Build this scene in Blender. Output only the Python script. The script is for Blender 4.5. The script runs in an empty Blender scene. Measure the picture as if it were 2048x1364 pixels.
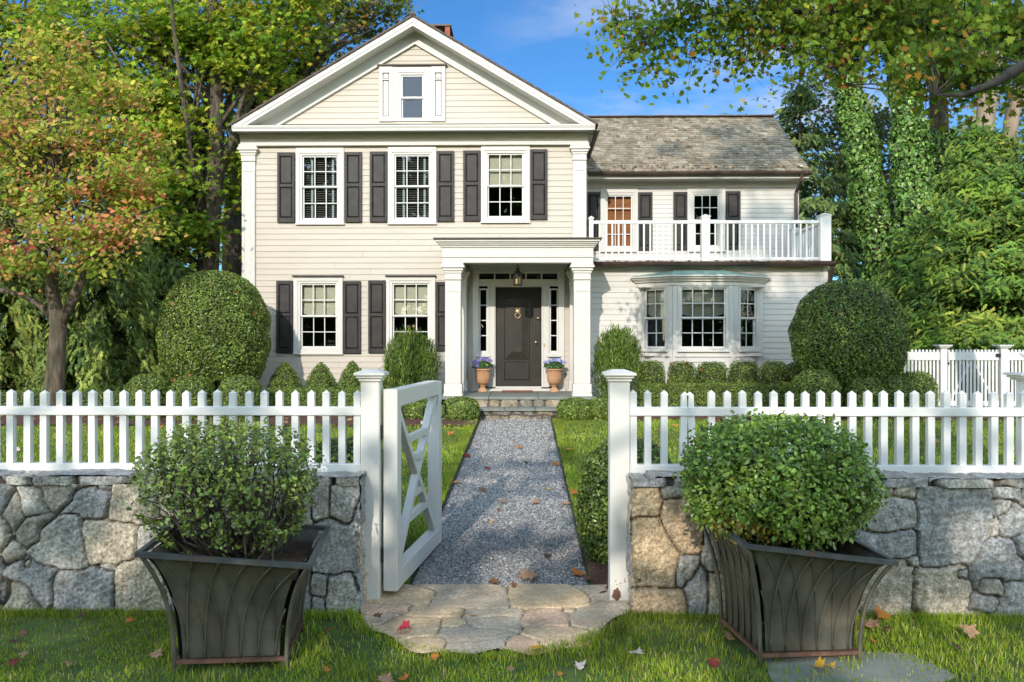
import bpy, math, random
import numpy as np
from mathutils import Vector, Matrix, Euler

random.seed(7)
rng = np.random.default_rng(7)
scene = bpy.context.scene
COL = scene.collection

# ------------------------------------------------------------------ camera
F_PX, CX, HZ, CAMZ = 1650.0, 1024.0, 678.0, 1.8      # focal length in photo pixels, centre, horizon, eye height
YAW = 0.0163
cam_d = bpy.data.cameras.new('camera')
cam_d.sensor_width = 36.0
cam_d.lens = F_PX / 2048 * 36.0
cam_d.shift_y = (HZ - 682) / 2048
cam_d.clip_start, cam_d.clip_end = 0.1, 3000
cam = bpy.data.objects.new('camera', cam_d)
cam.location = (0, 0, CAMZ)
cam.rotation_euler = (math.pi / 2, 0, YAW)
COL.objects.link(cam)
scene.camera = cam

# ------------------------------------------------------------------ light
SUN_DIR = Vector((0.19, 1.0, -0.46)).normalized()     # the way the light travels
EL = math.asin(-SUN_DIR.z)
sun_d = bpy.data.lights.new('sun', 'SUN')
sun_d.energy = 2.15
sun_d.angle = math.radians(0.5)
sun_d.color = (1.0, 0.915, 0.81)
sun = bpy.data.objects.new('sun', sun_d)
sun.rotation_euler = SUN_DIR.to_track_quat('-Z', 'Y').to_euler()
sun.location = (-4, -20, 14)
COL.objects.link(sun)

world = bpy.data.worlds.new('World')
scene.world = world
world.use_nodes = True
wt = world.node_tree
wt.nodes.clear()
w_out = wt.nodes.new('ShaderNodeOutputWorld')
w_bg = wt.nodes.new('ShaderNodeBackground')
sky = wt.nodes.new('ShaderNodeTexSky')
sky.sky_type = 'NISHITA'
sky.sun_disc = False
sky.sun_elevation = EL
sky.sun_rotation = math.pi + math.atan2(0.19, 1.0)
sky.air_density = 1.0
sky.dust_density = 0.1
sky.ozone_density = 3.0
w_bg.inputs['Strength'].default_value = 0.15
# thin drifting cloud low in the north-east
w_tc = wt.nodes.new('ShaderNodeTexCoord')
w_map = wt.nodes.new('ShaderNodeMapping')
w_map.inputs['Scale'].default_value = (2.2, 2.2, 7.0)
w_n = wt.nodes.new('ShaderNodeTexNoise')
w_n.inputs['Scale'].default_value = 2.6
w_n.inputs['Detail'].default_value = 7
w_n.inputs['Roughness'].default_value = 0.55
w_r = wt.nodes.new('ShaderNodeMapRange')
w_r.inputs['From Min'].default_value = 0.43
w_r.inputs['From Max'].default_value = 0.78
w_dot = wt.nodes.new('ShaderNodeVectorMath'); w_dot.operation = 'DOT_PRODUCT'
w_dot.inputs[1].default_value = Vector((0.24, 0.93, 0.29)).normalized()
w_r2 = wt.nodes.new('ShaderNodeMapRange')
w_r2.inputs['From Min'].default_value = 0.955
w_r2.inputs['From Max'].default_value = 0.995
w_mul = wt.nodes.new('ShaderNodeMath'); w_mul.operation = 'MULTIPLY'
w_mix = wt.nodes.new('ShaderNodeMix'); w_mix.data_type = 'RGBA'
w_mix.inputs['B'].default_value = (2.9, 3.2, 3.9, 1)
L = wt.links.new
L(w_tc.outputs['Generated'], w_map.inputs['Vector'])
L(w_map.outputs['Vector'], w_n.inputs['Vector'])
L(w_n.outputs['Fac'], w_r.inputs['Value'])
L(w_tc.outputs['Generated'], w_dot.inputs[0])
L(w_dot.outputs['Value'], w_r2.inputs['Value'])
L(w_r.outputs['Result'], w_mul.inputs[0])
L(w_r2.outputs['Result'], w_mul.inputs[1])
L(w_mul.outputs['Value'], w_mix.inputs['Factor'])
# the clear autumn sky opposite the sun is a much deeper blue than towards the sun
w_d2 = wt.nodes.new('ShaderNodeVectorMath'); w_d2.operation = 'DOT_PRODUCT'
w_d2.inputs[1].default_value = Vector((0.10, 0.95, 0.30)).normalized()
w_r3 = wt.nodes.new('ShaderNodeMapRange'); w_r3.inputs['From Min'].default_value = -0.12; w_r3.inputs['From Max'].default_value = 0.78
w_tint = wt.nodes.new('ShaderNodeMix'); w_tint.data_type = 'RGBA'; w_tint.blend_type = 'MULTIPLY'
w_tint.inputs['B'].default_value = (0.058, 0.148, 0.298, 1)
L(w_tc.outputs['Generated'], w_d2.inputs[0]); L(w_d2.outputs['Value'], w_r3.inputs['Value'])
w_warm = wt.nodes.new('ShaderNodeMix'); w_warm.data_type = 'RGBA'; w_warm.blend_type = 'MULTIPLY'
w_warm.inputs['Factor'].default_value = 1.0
w_warm.inputs['B'].default_value = (3.95, 3.02, 2.12, 1)         # sky brightened and warmed to add fill light; the north tint cuts it back
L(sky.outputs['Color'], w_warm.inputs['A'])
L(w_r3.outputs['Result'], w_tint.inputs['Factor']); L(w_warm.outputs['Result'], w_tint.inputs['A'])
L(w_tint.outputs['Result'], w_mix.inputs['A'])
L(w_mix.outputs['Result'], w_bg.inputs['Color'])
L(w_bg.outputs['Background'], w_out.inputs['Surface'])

scene.view_settings.view_transform = 'Standard'
scene.view_settings.look = 'None'
scene.view_settings.exposure = 0.76
scene.view_settings.gamma = 1.0
scene.render.engine = 'CYCLES'
scene.cycles.max_bounces = 6
scene.cycles.transparent_max_bounces = 12
scene.cycles.use_denoising = True
scene.cycles.caustics_reflective = False
scene.cycles.caustics_refractive = False

# ------------------------------------------------------------------ helpers
def P(x, y, Y):
    """photo pixel (x, y) at world depth Y -> world point"""
    u, v = (x - CX) / F_PX, (y - HZ) / F_PX
    t = Y / (math.cos(YAW) + u * math.sin(YAW))
    return Vector((t * (-math.sin(YAW) + u * math.cos(YAW)), Y, CAMZ - t * v))

def PX(x, Y): return P(x, HZ, Y).x
def PZ(x, y, Y): return P(x, y, Y).z

def ground(x, y):
    """terrain height"""
    if y < 6.0: z = 0.0
    elif y < 15.5: z = 0.38 * (y - 6.0) / 9.5
    elif y < 30: z = 0.38 + 0.012 * (y - 15.5)
    else: z = 0.554
    return z

def path_z(y): return -0.004 + 0.31 * max(0.0, y - 5.9) / 9.3

def tag(o, label=None, cat=None, group=None, kind=None):
    if label: o['label'] = label
    if cat: o['category'] = cat
    if group: o['group'] = group
    if kind: o['kind'] = kind
    return o

def empty(name, loc, label=None, cat=None, group=None, rot=None):
    o = bpy.data.objects.new(name, None)
    o.empty_display_size = 0.2
    o.location = loc
    if rot: o.rotation_euler = rot
    COL.objects.link(o)
    return tag(o, label, cat, group)

def root_loc(o):
    while o.parent: o = o.parent
    return np.array(o.location[:])

def kids(o): return [c for c in bpy.data.objects if c.parent is o]

def link_mesh(name, me, parent=None):
    o = bpy.data.objects.new(name, me)
    COL.objects.link(o)
    if parent: o.parent = parent
    return o

def copy_tree(src, tree=None):
    """copy a thing with its parts and sub-parts; returns the new root"""
    r = src.copy(); COL.objects.link(r)
    for c in kids(src):
        d = copy_tree(c); d.parent = r
    return r

def np_mesh(name, V, faces_flat, counts, mat, col=None, smooth=False):
    """mesh from numpy: V (n,3), flat loop indices, loop counts per polygon, per-vertex colours"""
    me = bpy.data.meshes.new(name)
    n = len(V)
    me.vertices.add(n); me.vertices.foreach_set('co', np.asarray(V, np.float32).ravel())
    me.loops.add(len(faces_flat)); me.loops.foreach_set('vertex_index', np.asarray(faces_flat, np.int32))
    counts = np.asarray(counts, np.int32)
    starts = np.zeros(len(counts), np.int32); starts[1:] = np.cumsum(counts)[:-1]
    me.polygons.add(len(counts)); me.polygons.foreach_set('loop_start', starts)
    try: me.polygons.foreach_set('loop_total', counts)
    except Exception: pass
    me.polygons.foreach_set('use_smooth', np.full(len(counts), smooth, bool))
    me.update(calc_edges=True)
    if col is not None:
        a = me.color_attributes.new('Col', 'FLOAT_COLOR', 'POINT')
        c = np.ones((n, 4), np.float32); c[:, :3] = col
        a.data.foreach_set('color', c.ravel())
    if mat: me.materials.append(mat)
    return me

class MB:
    """collects solids, then links them as ONE mesh object"""
    def __init__(self, M=None):
        self.v, self.f, self.c, self.M = [], [], [], M
        self.cur = (0.5, 0.5, 0.5)
    def add(self, vs, fs):
        b = len(self.v)
        M = self.M
        for p in vs:
            self.v.append(tuple(M @ Vector(p)) if M else tuple(p)); self.c.append(self.cur)
        for f in fs: self.f.append([b + i for i in f])
    def box(self, x0, x1, y0, y1, z0, z1):
        self.add([(x0,y0,z0),(x1,y0,z0),(x1,y1,z0),(x0,y1,z0),(x0,y0,z1),(x1,y0,z1),(x1,y1,z1),(x0,y1,z1)],
                 [(0,3,2,1),(4,5,6,7),(0,1,5,4),(1,2,6,5),(2,3,7,6),(3,0,4,7)])
    def bbox(self, x0, x1, y0, y1, z0, z1, b=0.004):
        """box with chamfered vertical and front edges"""
        lo = [(x0+b,y0),(x1-b,y0),(x1,y0+b),(x1,y1-b),(x1-b,y1),(x0+b,y1),(x0,y1-b),(x0,y0+b)]
        cx, cy = (x0+x1)/2, (y0+y1)/2
        def ins(p): return (p[0] + (b if p[0] < cx else -b), p[1] + (b if p[1] < cy else -b))
        vs = [(*ins(p), z0) for p in lo] + [(*p, z0+b) for p in lo] + [(*p, z1-b) for p in lo] + [(*ins(p), z1) for p in lo]
        fs = [tuple(range(7,-1,-1)), tuple(range(24,32))]
        for k in range(3):
            for i in range(8):
                j = (i+1) % 8
                fs.append((k*8+i, k*8+j, k*8+8+j, k*8+8+i))
        self.add(vs, fs)
    def prism(self, poly, y0, y1):
        """polygon in x,z extruded from y0 to y1"""
        n = len(poly)
        vs = [(p[0], y0, p[1]) for p in poly] + [(p[0], y1, p[1]) for p in poly]
        fs = [tuple(range(n)), tuple(range(2*n-1, n-1, -1))]
        for i in range(n):
            j = (i+1) % n
            fs.append((i, n+i, n+j, j))
        self.add(vs, fs)
    def profile_x(self, prof, x0, x1):
        """profile in y,z extruded along x"""
        n = len(prof)
        vs = [(x0, p[0], p[1]) for p in prof] + [(x1, p[0], p[1]) for p in prof]
        fs = [tuple(range(n)), tuple(range(2*n-1, n-1, -1))]
        for i in range(n):
            j = (i+1) % n
            fs.append((i, n+i, n+j, j))
        self.add(vs, fs)
    def tube(self, pts, radii, n=7, cap=True):
        pts = [Vector(p) for p in pts]
        if not hasattr(radii, '__len__'): radii = [radii]*len(pts)
        vs, fs = [], []
        up = Vector((0,0,1))
        prev = None
        for i, p in enumerate(pts):
            d = (pts[min(i+1,len(pts)-1)] - pts[max(i-1,0)])
            d = d.normalized() if d.length > 1e-9 else Vector((0,0,1))
            if prev is None:
                a = d.cross(up)
                if a.length < 0.1: a = d.cross(Vector((1,0,0)))
            else: a = prev - d * prev.dot(d)
            a.normalize(); prev = a
            b = d.cross(a)
            for k in range(n):
                t = 2*math.pi*k/n
                vs.append(tuple(p + a*math.cos(t)*radii[i] + b*math.sin(t)*radii[i]))
        for i in range(len(pts)-1):
            for k in range(n):
                j = (k+1) % n
                fs.append((i*n+k, i*n+j, (i+1)*n+j, (i+1)*n+k))
        if cap:
            fs.append(tuple(range(n-1,-1,-1))); fs.append(tuple((len(pts)-1)*n+k for k in range(n)))
        self.add(vs, fs)
    def lathe(self, prof, c=(0,0,0), n=20):
        """profile list of (r, z) about the vertical axis at c"""
        vs, fs = [], []
        for r, z in prof:
            for k in range(n):
                t = 2*math.pi*k/n
                vs.append((c[0]+r*math.cos(t), c[1]+r*math.sin(t), c[2]+z))
        for i in range(len(prof)-1):
            for k in range(n):
                j = (k+1) % n
                fs.append((i*n+k, i*n+j, (i+1)*n+j, (i+1)*n+k))
        fs.append(tuple(range(n-1,-1,-1))); fs.append(tuple((len(prof)-1)*n+k for k in range(n)))
        self.add(vs, fs)
    def bar(self, a, b, w, d, up=(0,0,1)):
        """square bar from a to b, w along 'side', d along the other"""
        a, b = Vector(a), Vector(b)
        t = (b-a).normalized(); s = t.cross(Vector(up))
        if s.length < 1e-4: s = t.cross(Vector((0,1,0)))
        s.normalize(); q = s.cross(t)
        vs = []
        for p in (a, b):
            for i, j in ((-1,-1),(1,-1),(1,1),(-1,1)):
                vs.append(tuple(p + s*(w/2*i) + q*(d/2*j)))
        self.add(vs, [(3,2,1,0),(4,5,6,7),(0,1,5,4),(1,2,6,5),(2,3,7,6),(3,0,4,7)])
    def build(self, name, mat, parent=None, local=False, smooth=False, col=False, bevel=0):
        V = np.array(self.v, np.float64).reshape(-1, 3)
        if parent is not None and not local: V = V - root_loc(parent)
        flat = [i for f in self.f for i in f]
        me = np_mesh(name, V, flat, [len(f) for f in self.f], mat, np.array(self.c) if col else None, smooth)
        o = link_mesh(name, me, parent)
        if bevel:
            m = o.modifiers.new('bevel', 'BEVEL'); m.width = bevel; m.segments = 1; m.limit_method = 'ANGLE'
        return o

# ------------------------------------------------------------------ materials
def new_mat(name):
    m = bpy.data.materials.new(name); m.use_nodes = True
    nt = m.node_tree; nt.nodes.clear()
    out = nt.nodes.new('ShaderNodeOutputMaterial')
    b = nt.nodes.new('ShaderNodeBsdfPrincipled')
    nt.links.new(b.outputs['BSDF'], out.inputs['Surface'])
    return m, nt, b, out

def paint(name, col, rough=0.5, var=0.08, scale=3.0, bump=0.0, bscale=60, stretch=(1,1,1), metal=0.0, dirt=None, dirt_lo=0.55, dirt_hi=0.75, dirt_amt=0.6, dscale=4.0, spec=0.4):
    """solid colour with soft tonal variation, optional dirt patches and bump"""
    m, nt, b, out = new_mat(name)
    N, K = nt.nodes.new, nt.links.new
    tc = N('ShaderNodeTexCoord'); mp = N('ShaderNodeMapping'); mp.inputs['Scale'].default_value = stretch
    K(tc.outputs['Object'], mp.inputs['Vector'])
    n = N('ShaderNodeTexNoise'); n.inputs['Scale'].default_value = scale; n.inputs['Detail'].default_value = 6
    K(mp.outputs['Vector'], n.inputs['Vector'])
    mx = N('ShaderNodeMix'); mx.data_type = 'RGBA'
    mx.inputs['A'].default_value = (*[max(0,c*(1-var)) for c in col], 1)
    mx.inputs['B'].default_value = (*[min(1,c*(1+var)) for c in col], 1)
    mr = N('ShaderNodeMapRange'); mr.inputs['From Min'].default_value = 0.3; mr.inputs['From Max'].default_value = 0.7
    K(n.outputs['Fac'], mr.inputs['Value']); K(mr.outputs['Result'], mx.inputs['Factor'])
    res = mx.outputs['Result']
    if dirt:
        n2 = N('ShaderNodeTexNoise'); n2.inputs['Scale'].default_value = dscale; n2.inputs['Detail'].default_value = 9
        n2.inputs['Roughness'].default_value = 0.65
        K(mp.outputs['Vector'], n2.inputs['Vector'])
        r2 = N('ShaderNodeMapRange'); r2.inputs['From Min'].default_value = dirt_lo; r2.inputs['From Max'].default_value = dirt_hi
        r2.inputs['To Max'].default_value = dirt_amt
        K(n2.outputs['Fac'], r2.inputs['Value'])
        m2 = N('ShaderNodeMix'); m2.data_type = 'RGBA'; m2.inputs['B'].default_value = (*dirt, 1)
        K(res, m2.inputs['A']); K(r2.outputs['Result'], m2.inputs['Factor'])
        res = m2.outputs['Result']
    K(res, b.inputs['Base Color'])
    b.inputs['Roughness'].default_value = rough
    b.inputs['Metallic'].default_value = metal
    b.inputs['Specular IOR Level'].default_value = spec
    if bump:
        nb = N('ShaderNodeTexNoise'); nb.inputs['Scale'].default_value = bscale; nb.inputs['Detail'].default_value = 5
        K(mp.outputs['Vector'], nb.inputs['Vector'])
        bp = N('ShaderNodeBump'); bp.inputs['Strength'].default_value = bump; bp.inputs['Distance'].default_value = 0.01
        K(nb.outputs['Fac'], bp.inputs['Height']); K(bp.outputs['Normal'], b.inputs['Normal'])
    return m

def attr_mat(name, rough=0.7, speck=0.0, sscale=80, bump=0.0, bscale=30, trans=0.0, spec=0.3, stain=None, dark_speck=(0.05,0.05,0.05)):
    """colour from the mesh's own 'Col' attribute; optional granite speckle, bump, leaf translucency"""
    m, nt, b, out = new_mat(name)
    N, K = nt.nodes.new, nt.links.new
    at = N('ShaderNodeAttribute'); at.attribute_name = 'Col'
    res = at.outputs['Color']
    tc = N('ShaderNodeTexCoord')
    if speck:
        n = N('ShaderNodeTexNoise'); n.inputs['Scale'].default_value = sscale; n.inputs['Detail'].default_value = 8; n.inputs['Roughness'].default_value = 0.7
        K(tc.outputs['Object'], n.inputs['Vector'])
        r = N('ShaderNodeMapRange'); r.inputs['From Min'].default_value = 0.42; r.inputs['From Max'].default_value = 0.62
        r.inputs['To Min'].default_value = 1 - speck; r.inputs['To Max'].default_value = 1 + speck*0.8
        K(n.outputs['Fac'], r.inputs['Value'])
        mu = N('ShaderNodeVectorMath'); mu.operation = 'SCALE'
        K(res, mu.inputs[0]); K(r.outputs['Result'], mu.inputs['Scale'])
        res = mu.outputs['Vector']
    if stain:
        n2 = N('ShaderNodeTexNoise'); n2.inputs['Scale'].default_value = 2.2; n2.inputs['Detail'].default_value = 9; n2.inputs['Roughness'].default_value = 0.68
        K(tc.outputs['Object'], n2.inputs['Vector'])
        r2 = N('ShaderNodeMapRange'); r2.inputs['From Min'].default_value = 0.5; r2.inputs['From Max'].default_value = 0.7; r2.inputs['To Max'].default_value = 0.75
        K(n2.outputs['Fac'], r2.inputs['Value'])
        m2 = N('ShaderNodeMix'); m2.data_type = 'RGBA'; m2.inputs['B'].default_value = (*stain, 1)
        K(res, m2.inputs['A']); K(r2.outputs['Result'], m2.inputs['Factor'])
        res = m2.outputs['Result']
    K(res, b.inputs['Base Color'])
    b.inputs['Roughness'].default_value = rough
    b.inputs['Specular IOR Level'].default_value = spec
    if bump:
        nb = N('ShaderNodeTexNoise'); nb.inputs['Scale'].default_value = bscale; nb.inputs['Detail'].default_value = 8; nb.inputs['Roughness'].default_value = 0.65
        K(tc.outputs['Object'], nb.inputs['Vector'])
        bp = N('ShaderNodeBump'); bp.inputs['Strength'].default_value = bump; bp.inputs['Distance'].default_value = 0.02
        K(nb.outputs['Fac'], bp.inputs['Height']); K(bp.outputs['Normal'], b.inputs['Normal'])
    if trans:
        tr = N('ShaderNodeBsdfTranslucent')
        ms = N('ShaderNodeMixShader'); ms.inputs['Fac'].default_value = trans
        K(res, tr.inputs['Color'])
        K(b.outputs['BSDF'], ms.inputs[1]); K(tr.outputs['BSDF'], ms.inputs[2]); K(ms.outputs['Shader'], out.inputs['Surface'])
    return m

def glass_mat(name):
    m, nt, b, out = new_mat(name)
    nt.nodes.remove(b)
    N, K = nt.nodes.new, nt.links.new
    tr = N('ShaderNodeBsdfTransparent'); tr.inputs['Color'].default_value = (0.90, 0.93, 0.92, 1)
    gl = N('ShaderNodeBsdfGlossy'); gl.inputs['Roughness'].default_value = 0.015
    gl.inputs['Color'].default_value = (0.36, 0.42, 0.54, 1)
    fr = N('ShaderNodeFresnel'); fr.inputs['IOR'].default_value = 1.55
    r = N('ShaderNodeMapRange'); r.inputs['From Max'].default_value = 1; r.inputs['To Min'].default_value = 0.015; r.inputs['To Max'].default_value = 1
    n = N('ShaderNodeTexNoise'); n.inputs['Scale'].default_value = 2.5
    bp = N('ShaderNodeBump'); bp.inputs['Strength'].default_value = 0.06; bp.inputs['Distance'].default_value = 0.01
    tc = N('ShaderNodeTexCoord')
    K(tc.outputs['Object'], n.inputs['Vector']); K(n.outputs['Fac'], bp.inputs['Height']); K(bp.outputs['Normal'], gl.inputs['Normal'])
    K(fr.outputs['Fac'], r.inputs['Value'])
    ms = N('ShaderNodeMixShader')
    K(r.outputs['Result'], ms.inputs['Fac']); K(tr.outputs['BSDF'], ms.inputs[1]); K(gl.outputs['BSDF'], ms.inputs[2])
    K(ms.outputs['Shader'], out.inputs['Surface'])
    return m

M_siding = paint('cream_siding', (0.50,0.448,0.375), 0.55, 0.04, 1.3, bump=0.05, bscale=25, stretch=(1,1,6), dirt=(0.62,0.57,0.47), dirt_lo=0.55, dirt_hi=0.85, dirt_amt=0.35)
M_siding_w = paint('white_siding', (0.585,0.56,0.515), 0.55, 0.04, 1.3, bump=0.05, bscale=25, stretch=(1,1,6), dirt=(0.62,0.6,0.53), dirt_lo=0.55, dirt_hi=0.85, dirt_amt=0.35)
M_trim = paint('trim_paint', (0.60,0.578,0.535), 0.45, 0.02, 2.0, bump=0.05, dirt=(0.66,0.64,0.56), dirt_lo=0.58, dirt_hi=0.9, dirt_amt=0.35)
M_sash = paint('sash_paint', (0.68,0.67,0.635), 0.4, 0.015)
M_fence = paint('fence_paint', (0.68,0.68,0.655), 0.42, 0.05, 3.0, dirt=(0.42,0.43,0.36), dirt_lo=0.54, dirt_hi=0.82, dirt_amt=0.55, dscale=3.5)
M_post = paint('post_paint', (0.64,0.62,0.575), 0.45, 0.03, 3.0, dirt=(0.40,0.37,0.29), dirt_lo=0.63, dirt_hi=0.80, dirt_amt=0.5, dscale=5.0)
M_shutter = paint('shutter_paint', (0.026,0.024,0.022), 0.5, 0.3, 5.0, dirt=(0.065,0.06,0.055), dirt_lo=0.5, dirt_hi=0.8, dirt_amt=0.6, dscale=9, spec=0.3)
M_door = paint('door_paint', (0.022,0.019,0.014), 0.40, 0.2, 4.0, dirt=(0.08,0.073,0.06), dirt_lo=0.55, dirt_hi=0.85, dirt_amt=0.4, dscale=3, spec=0.4)
M_lead = paint('lead_flashing', (0.10,0.085,0.075), 0.6, 0.2, 4)
M_copper = paint('brown_copper', (0.095,0.062,0.048), 0.5, 0.3, 3, metal=0.3, dirt=(0.06,0.05,0.045), dirt_amt=0.7)
M_verdigris = paint('green_copper', (0.20,0.31,0.26), 0.65, 0.2, 5, dirt=(0.11,0.14,0.12), dirt_amt=0.6)
M_dark = paint('dark_interior', (0.03,0.027,0.023), 0.9, 0.2)
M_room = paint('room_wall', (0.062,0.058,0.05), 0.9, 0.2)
M_shade = paint('linen_shade', (0.72,0.66,0.52), 0.9, 0.05, 8, bump=0.2, bscale=12)
M_blind = paint('slat_blind', (0.20,0.19,0.17), 0.6, 0.05)
M_tape = paint('blind_tape', (0.55,0.60,0.66), 0.7, 0.05)
M_bamboo = paint('bamboo_blind', (0.50,0.17,0.045), 0.6, 0.25, 10, stretch=(0.3,1,14))
M_glass = glass_mat('window_glass')
M_brass = paint('aged_brass', (0.55,0.40,0.24), 0.35, 0.15, 20, metal=0.8)
M_iron = paint('black_iron', (0.02,0.02,0.02), 0.5, 0.2)
M_brick = paint('red_brick', (0.30,0.09,0.06), 0.85, 0.3, 14, bump=0.4)
M_slate = paint('bluestone', (0.20,0.21,0.18), 0.75, 0.2, 4, bump=0.3, bscale=20, dirt=(0.27,0.23,0.17), dirt_amt=0.5)
M_terra = paint('terracotta', (0.47,0.27,0.145), 0.85, 0.12, 7, bump=0.2, bscale=60, dirt=(0.55,0.40,0.27), dirt_amt=0.5)
M_mat = paint('door_mat', (0.22,0.09,0.05), 0.95, 0.3, 40, bump=0.8, bscale=200)
M_roof = paint('brown_shingle', (0.115,0.085,0.07), 0.85, 0.3, 9, bump=0.5, bscale=30)
M_shingle = attr_mat('wood_shingle', 0.85, 0.28, 22, bump=0.5, bscale=40, stain=(0.15,0.125,0.075))
M_stone = attr_mat('field_stone', 0.85, 0.42, 55, bump=0.8, bscale=30, stain=(0.17,0.16,0.125))
M_flag = attr_mat('flag_stone', 0.8, 0.25, 45, bump=0.5, bscale=16, stain=(0.46,0.34,0.22))
M_stepstone = attr_mat('step_stone', 0.85, 0.35, 30, bump=0.6, bscale=20)
M_leaf = attr_mat('leaf', 0.55, trans=0.5, spec=0.25)
M_gloss = attr_mat('box_leaf', 0.36, trans=0.18, spec=0.5)
M_needle = attr_mat('needle', 0.65, trans=0.25, spec=0.2)
M_dry = attr_mat('dry_leaf', 0.7, speck=0.2, sscale=60, trans=0.2)
M_grass = attr_mat('grass_blade', 0.5, trans=0.38, spec=0.25)
M_gravel = attr_mat('gravel_stone', 0.8, 0.15, 60)
M_bark = paint('grey_bark', (0.115,0.092,0.07), 0.9, 0.6, 14, bump=1.0, bscale=26, stretch=(1,1,0.22), dirt=(0.055,0.055,0.03), dirt_lo=0.48, dirt_hi=0.62, dirt_amt=0.7, dscale=9, spec=0.1)
M_bark_d = paint('dark_bark', (0.06,0.05,0.04), 0.9, 0.6, 14, bump=0.9, bscale=18, stretch=(1,1,0.25))
M_bark_l = paint('pale_bark', (0.30,0.23,0.17), 0.9, 0.35, 4, bump=0.6, bscale=14, stretch=(1,1,0.3), dirt=(0.12,0.10,0.08), dirt_amt=0.7)
M_bronze = paint('aged_bronze', (0.105,0.093,0.070), 0.5, 0.35, 4, metal=0.2, bump=0.15, dirt=(0.19,0.195,0.16), dirt_lo=0.50, dirt_hi=0.75, dirt_amt=0.6, dscale=5, spec=0.3)
M_bronze_r = paint('bronze_rim', (0.10,0.105,0.11), 0.42, 0.3, 10, metal=0.4, dirt=(0.16,0.075,0.045), dirt_lo=0.58, dirt_hi=0.7, dirt_amt=0.7, dscale=6)
M_rust = paint('rusty_steel', (0.14,0.07,0.045), 0.8, 0.35, 20, bump=0.3)
M_edge = paint('edging_steel', (0.045,0.04,0.034), 0.75, 0.3, 20)
M_soil = paint('garden_soil', (0.060,0.036,0.022), 0.95, 0.4, 15, bump=1.0, bscale=40)
M_petal = attr_mat('petal', 0.6, trans=0.25)
M_lantern = paint('dark_bronze', (0.05,0.042,0.03), 0.45, 0.25, 10, metal=0.5)
M_wax = paint('candle_wax', (0.75,0.55,0.25), 0.5, 0.05)
# ------------------------------------------------------------------ foliage helpers
def _pts(outline): return np.array([(u, v, 0.0) for u, v in outline])
RHOMB = _pts([(-.5,0),(0,-.27),(.5,0),(0,.27)]); RHOMB[[1,3],2] = 0.10
OVAL = _pts([(-.5,0),(-.25,-.24),(.15,-.26),(.5,0),(.15,.26),(-.25,.24)]); OVAL[[1,2,4,5],2] = 0.07
_m = [(-.5,0),(-.30,-.10),(-.42,-.42),(-.12,-.30),(-.02,-.52),(.14,-.22),(.30,-.27),(.30,-.12),(.55,0)]
MAPLE = _pts(_m + [(u,-v) for u, v in _m[-2:0:-1]])
MAPLE[:, 2] = 0.14*np.abs(MAPLE[:,1]) - 0.10*MAPLE[:,0]**2
SPRAY = _pts([(-.5,0),(-.25,-.16),(-.2,-.06),(0,-.20),(.06,-.07),(.25,-.16),(.3,-.05),(.55,0),(.3,.05),(.25,.16),(.06,.07),(0,.20),(-.2,.06),(-.25,.16)])
SPRAY[:,2] = -0.35*(SPRAY[:,0]+.5)**2
FEATHER = _pts([(-.5,0),(-.1,-.10),(.5,0),(-.1,.10)])
CLUMP = _pts([(-.5,.05),(-.18,-.16),(-.30,-.46),(.02,-.24),(.22,-.48),(.26,-.12),(.55,-.05),(.28,.14),(.30,.44),(.0,.24),(-.25,.45),(-.2,.12)])
CLUMP[:,2] = np.array([.05,.0,-.08,.02,-.1,.03,-.08,.0,-.06,.04,-.1,.0])

def unit(v): return v/np.maximum(np.linalg.norm(v, axis=-1, keepdims=True), 1e-9)

def leaf_arrays(tmpl, Pn, Nn, S, C, T=None, r=None):
    """instances of a leaf outline: positions, normals, sizes, colours, optional axis direction"""
    r = r or rng
    n, k = len(Pn), len(tmpl)
    Nn = unit(Nn)
    if T is None: T = r.normal(size=(n, 3))
    T = unit(T - Nn*np.sum(T*Nn, 1, keepdims=True))
    B = np.cross(Nn, T)
    S = np.asarray(S).reshape(-1, 1, 1)
    V = Pn[:, None] + S*(tmpl[None, :, 0:1]*T[:, None] + tmpl[None, :, 1:2]*B[:, None] + tmpl[None, :, 2:3]*Nn[:, None])
    return V.reshape(-1, 3), np.repeat(C, k, axis=0), n, k

def leaves(name, groups, mat, parent=None):
    """one mesh from several (tmpl,P,N,S,C,T) groups, world coordinates"""
    Vs, Cs, F, cnt, b = [], [], [], [], 0
    for g in groups:
        V, C, n, k = leaf_arrays(*g)
        Vs.append(V); Cs.append(C); F.append(np.arange(n*k)+b); cnt.append(np.full(n, k)); b += n*k
    V = np.concatenate(Vs)
    if parent is not None: V = V - root_loc(parent)
    return link_mesh(name, np_mesh(name, V, np.concatenate(F), np.concatenate(cnt), mat, np.concatenate(Cs)), parent)

def pal(colors, weights, n, jit=0.18, r=None):
    r = r or rng
    w = np.array(weights, float); w /= w.sum()
    c = np.array(colors)[r.choice(len(colors), n, p=w)]
    return np.clip(c*(1+r.normal(0, jit, (n, 1))), 0.004, 0.9)*(1+r.normal(0, 0.06, (n, 3)))

def sph(n, r=None):
    r = r or rng
    return unit(r.normal(size=(n, 3)))

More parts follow.
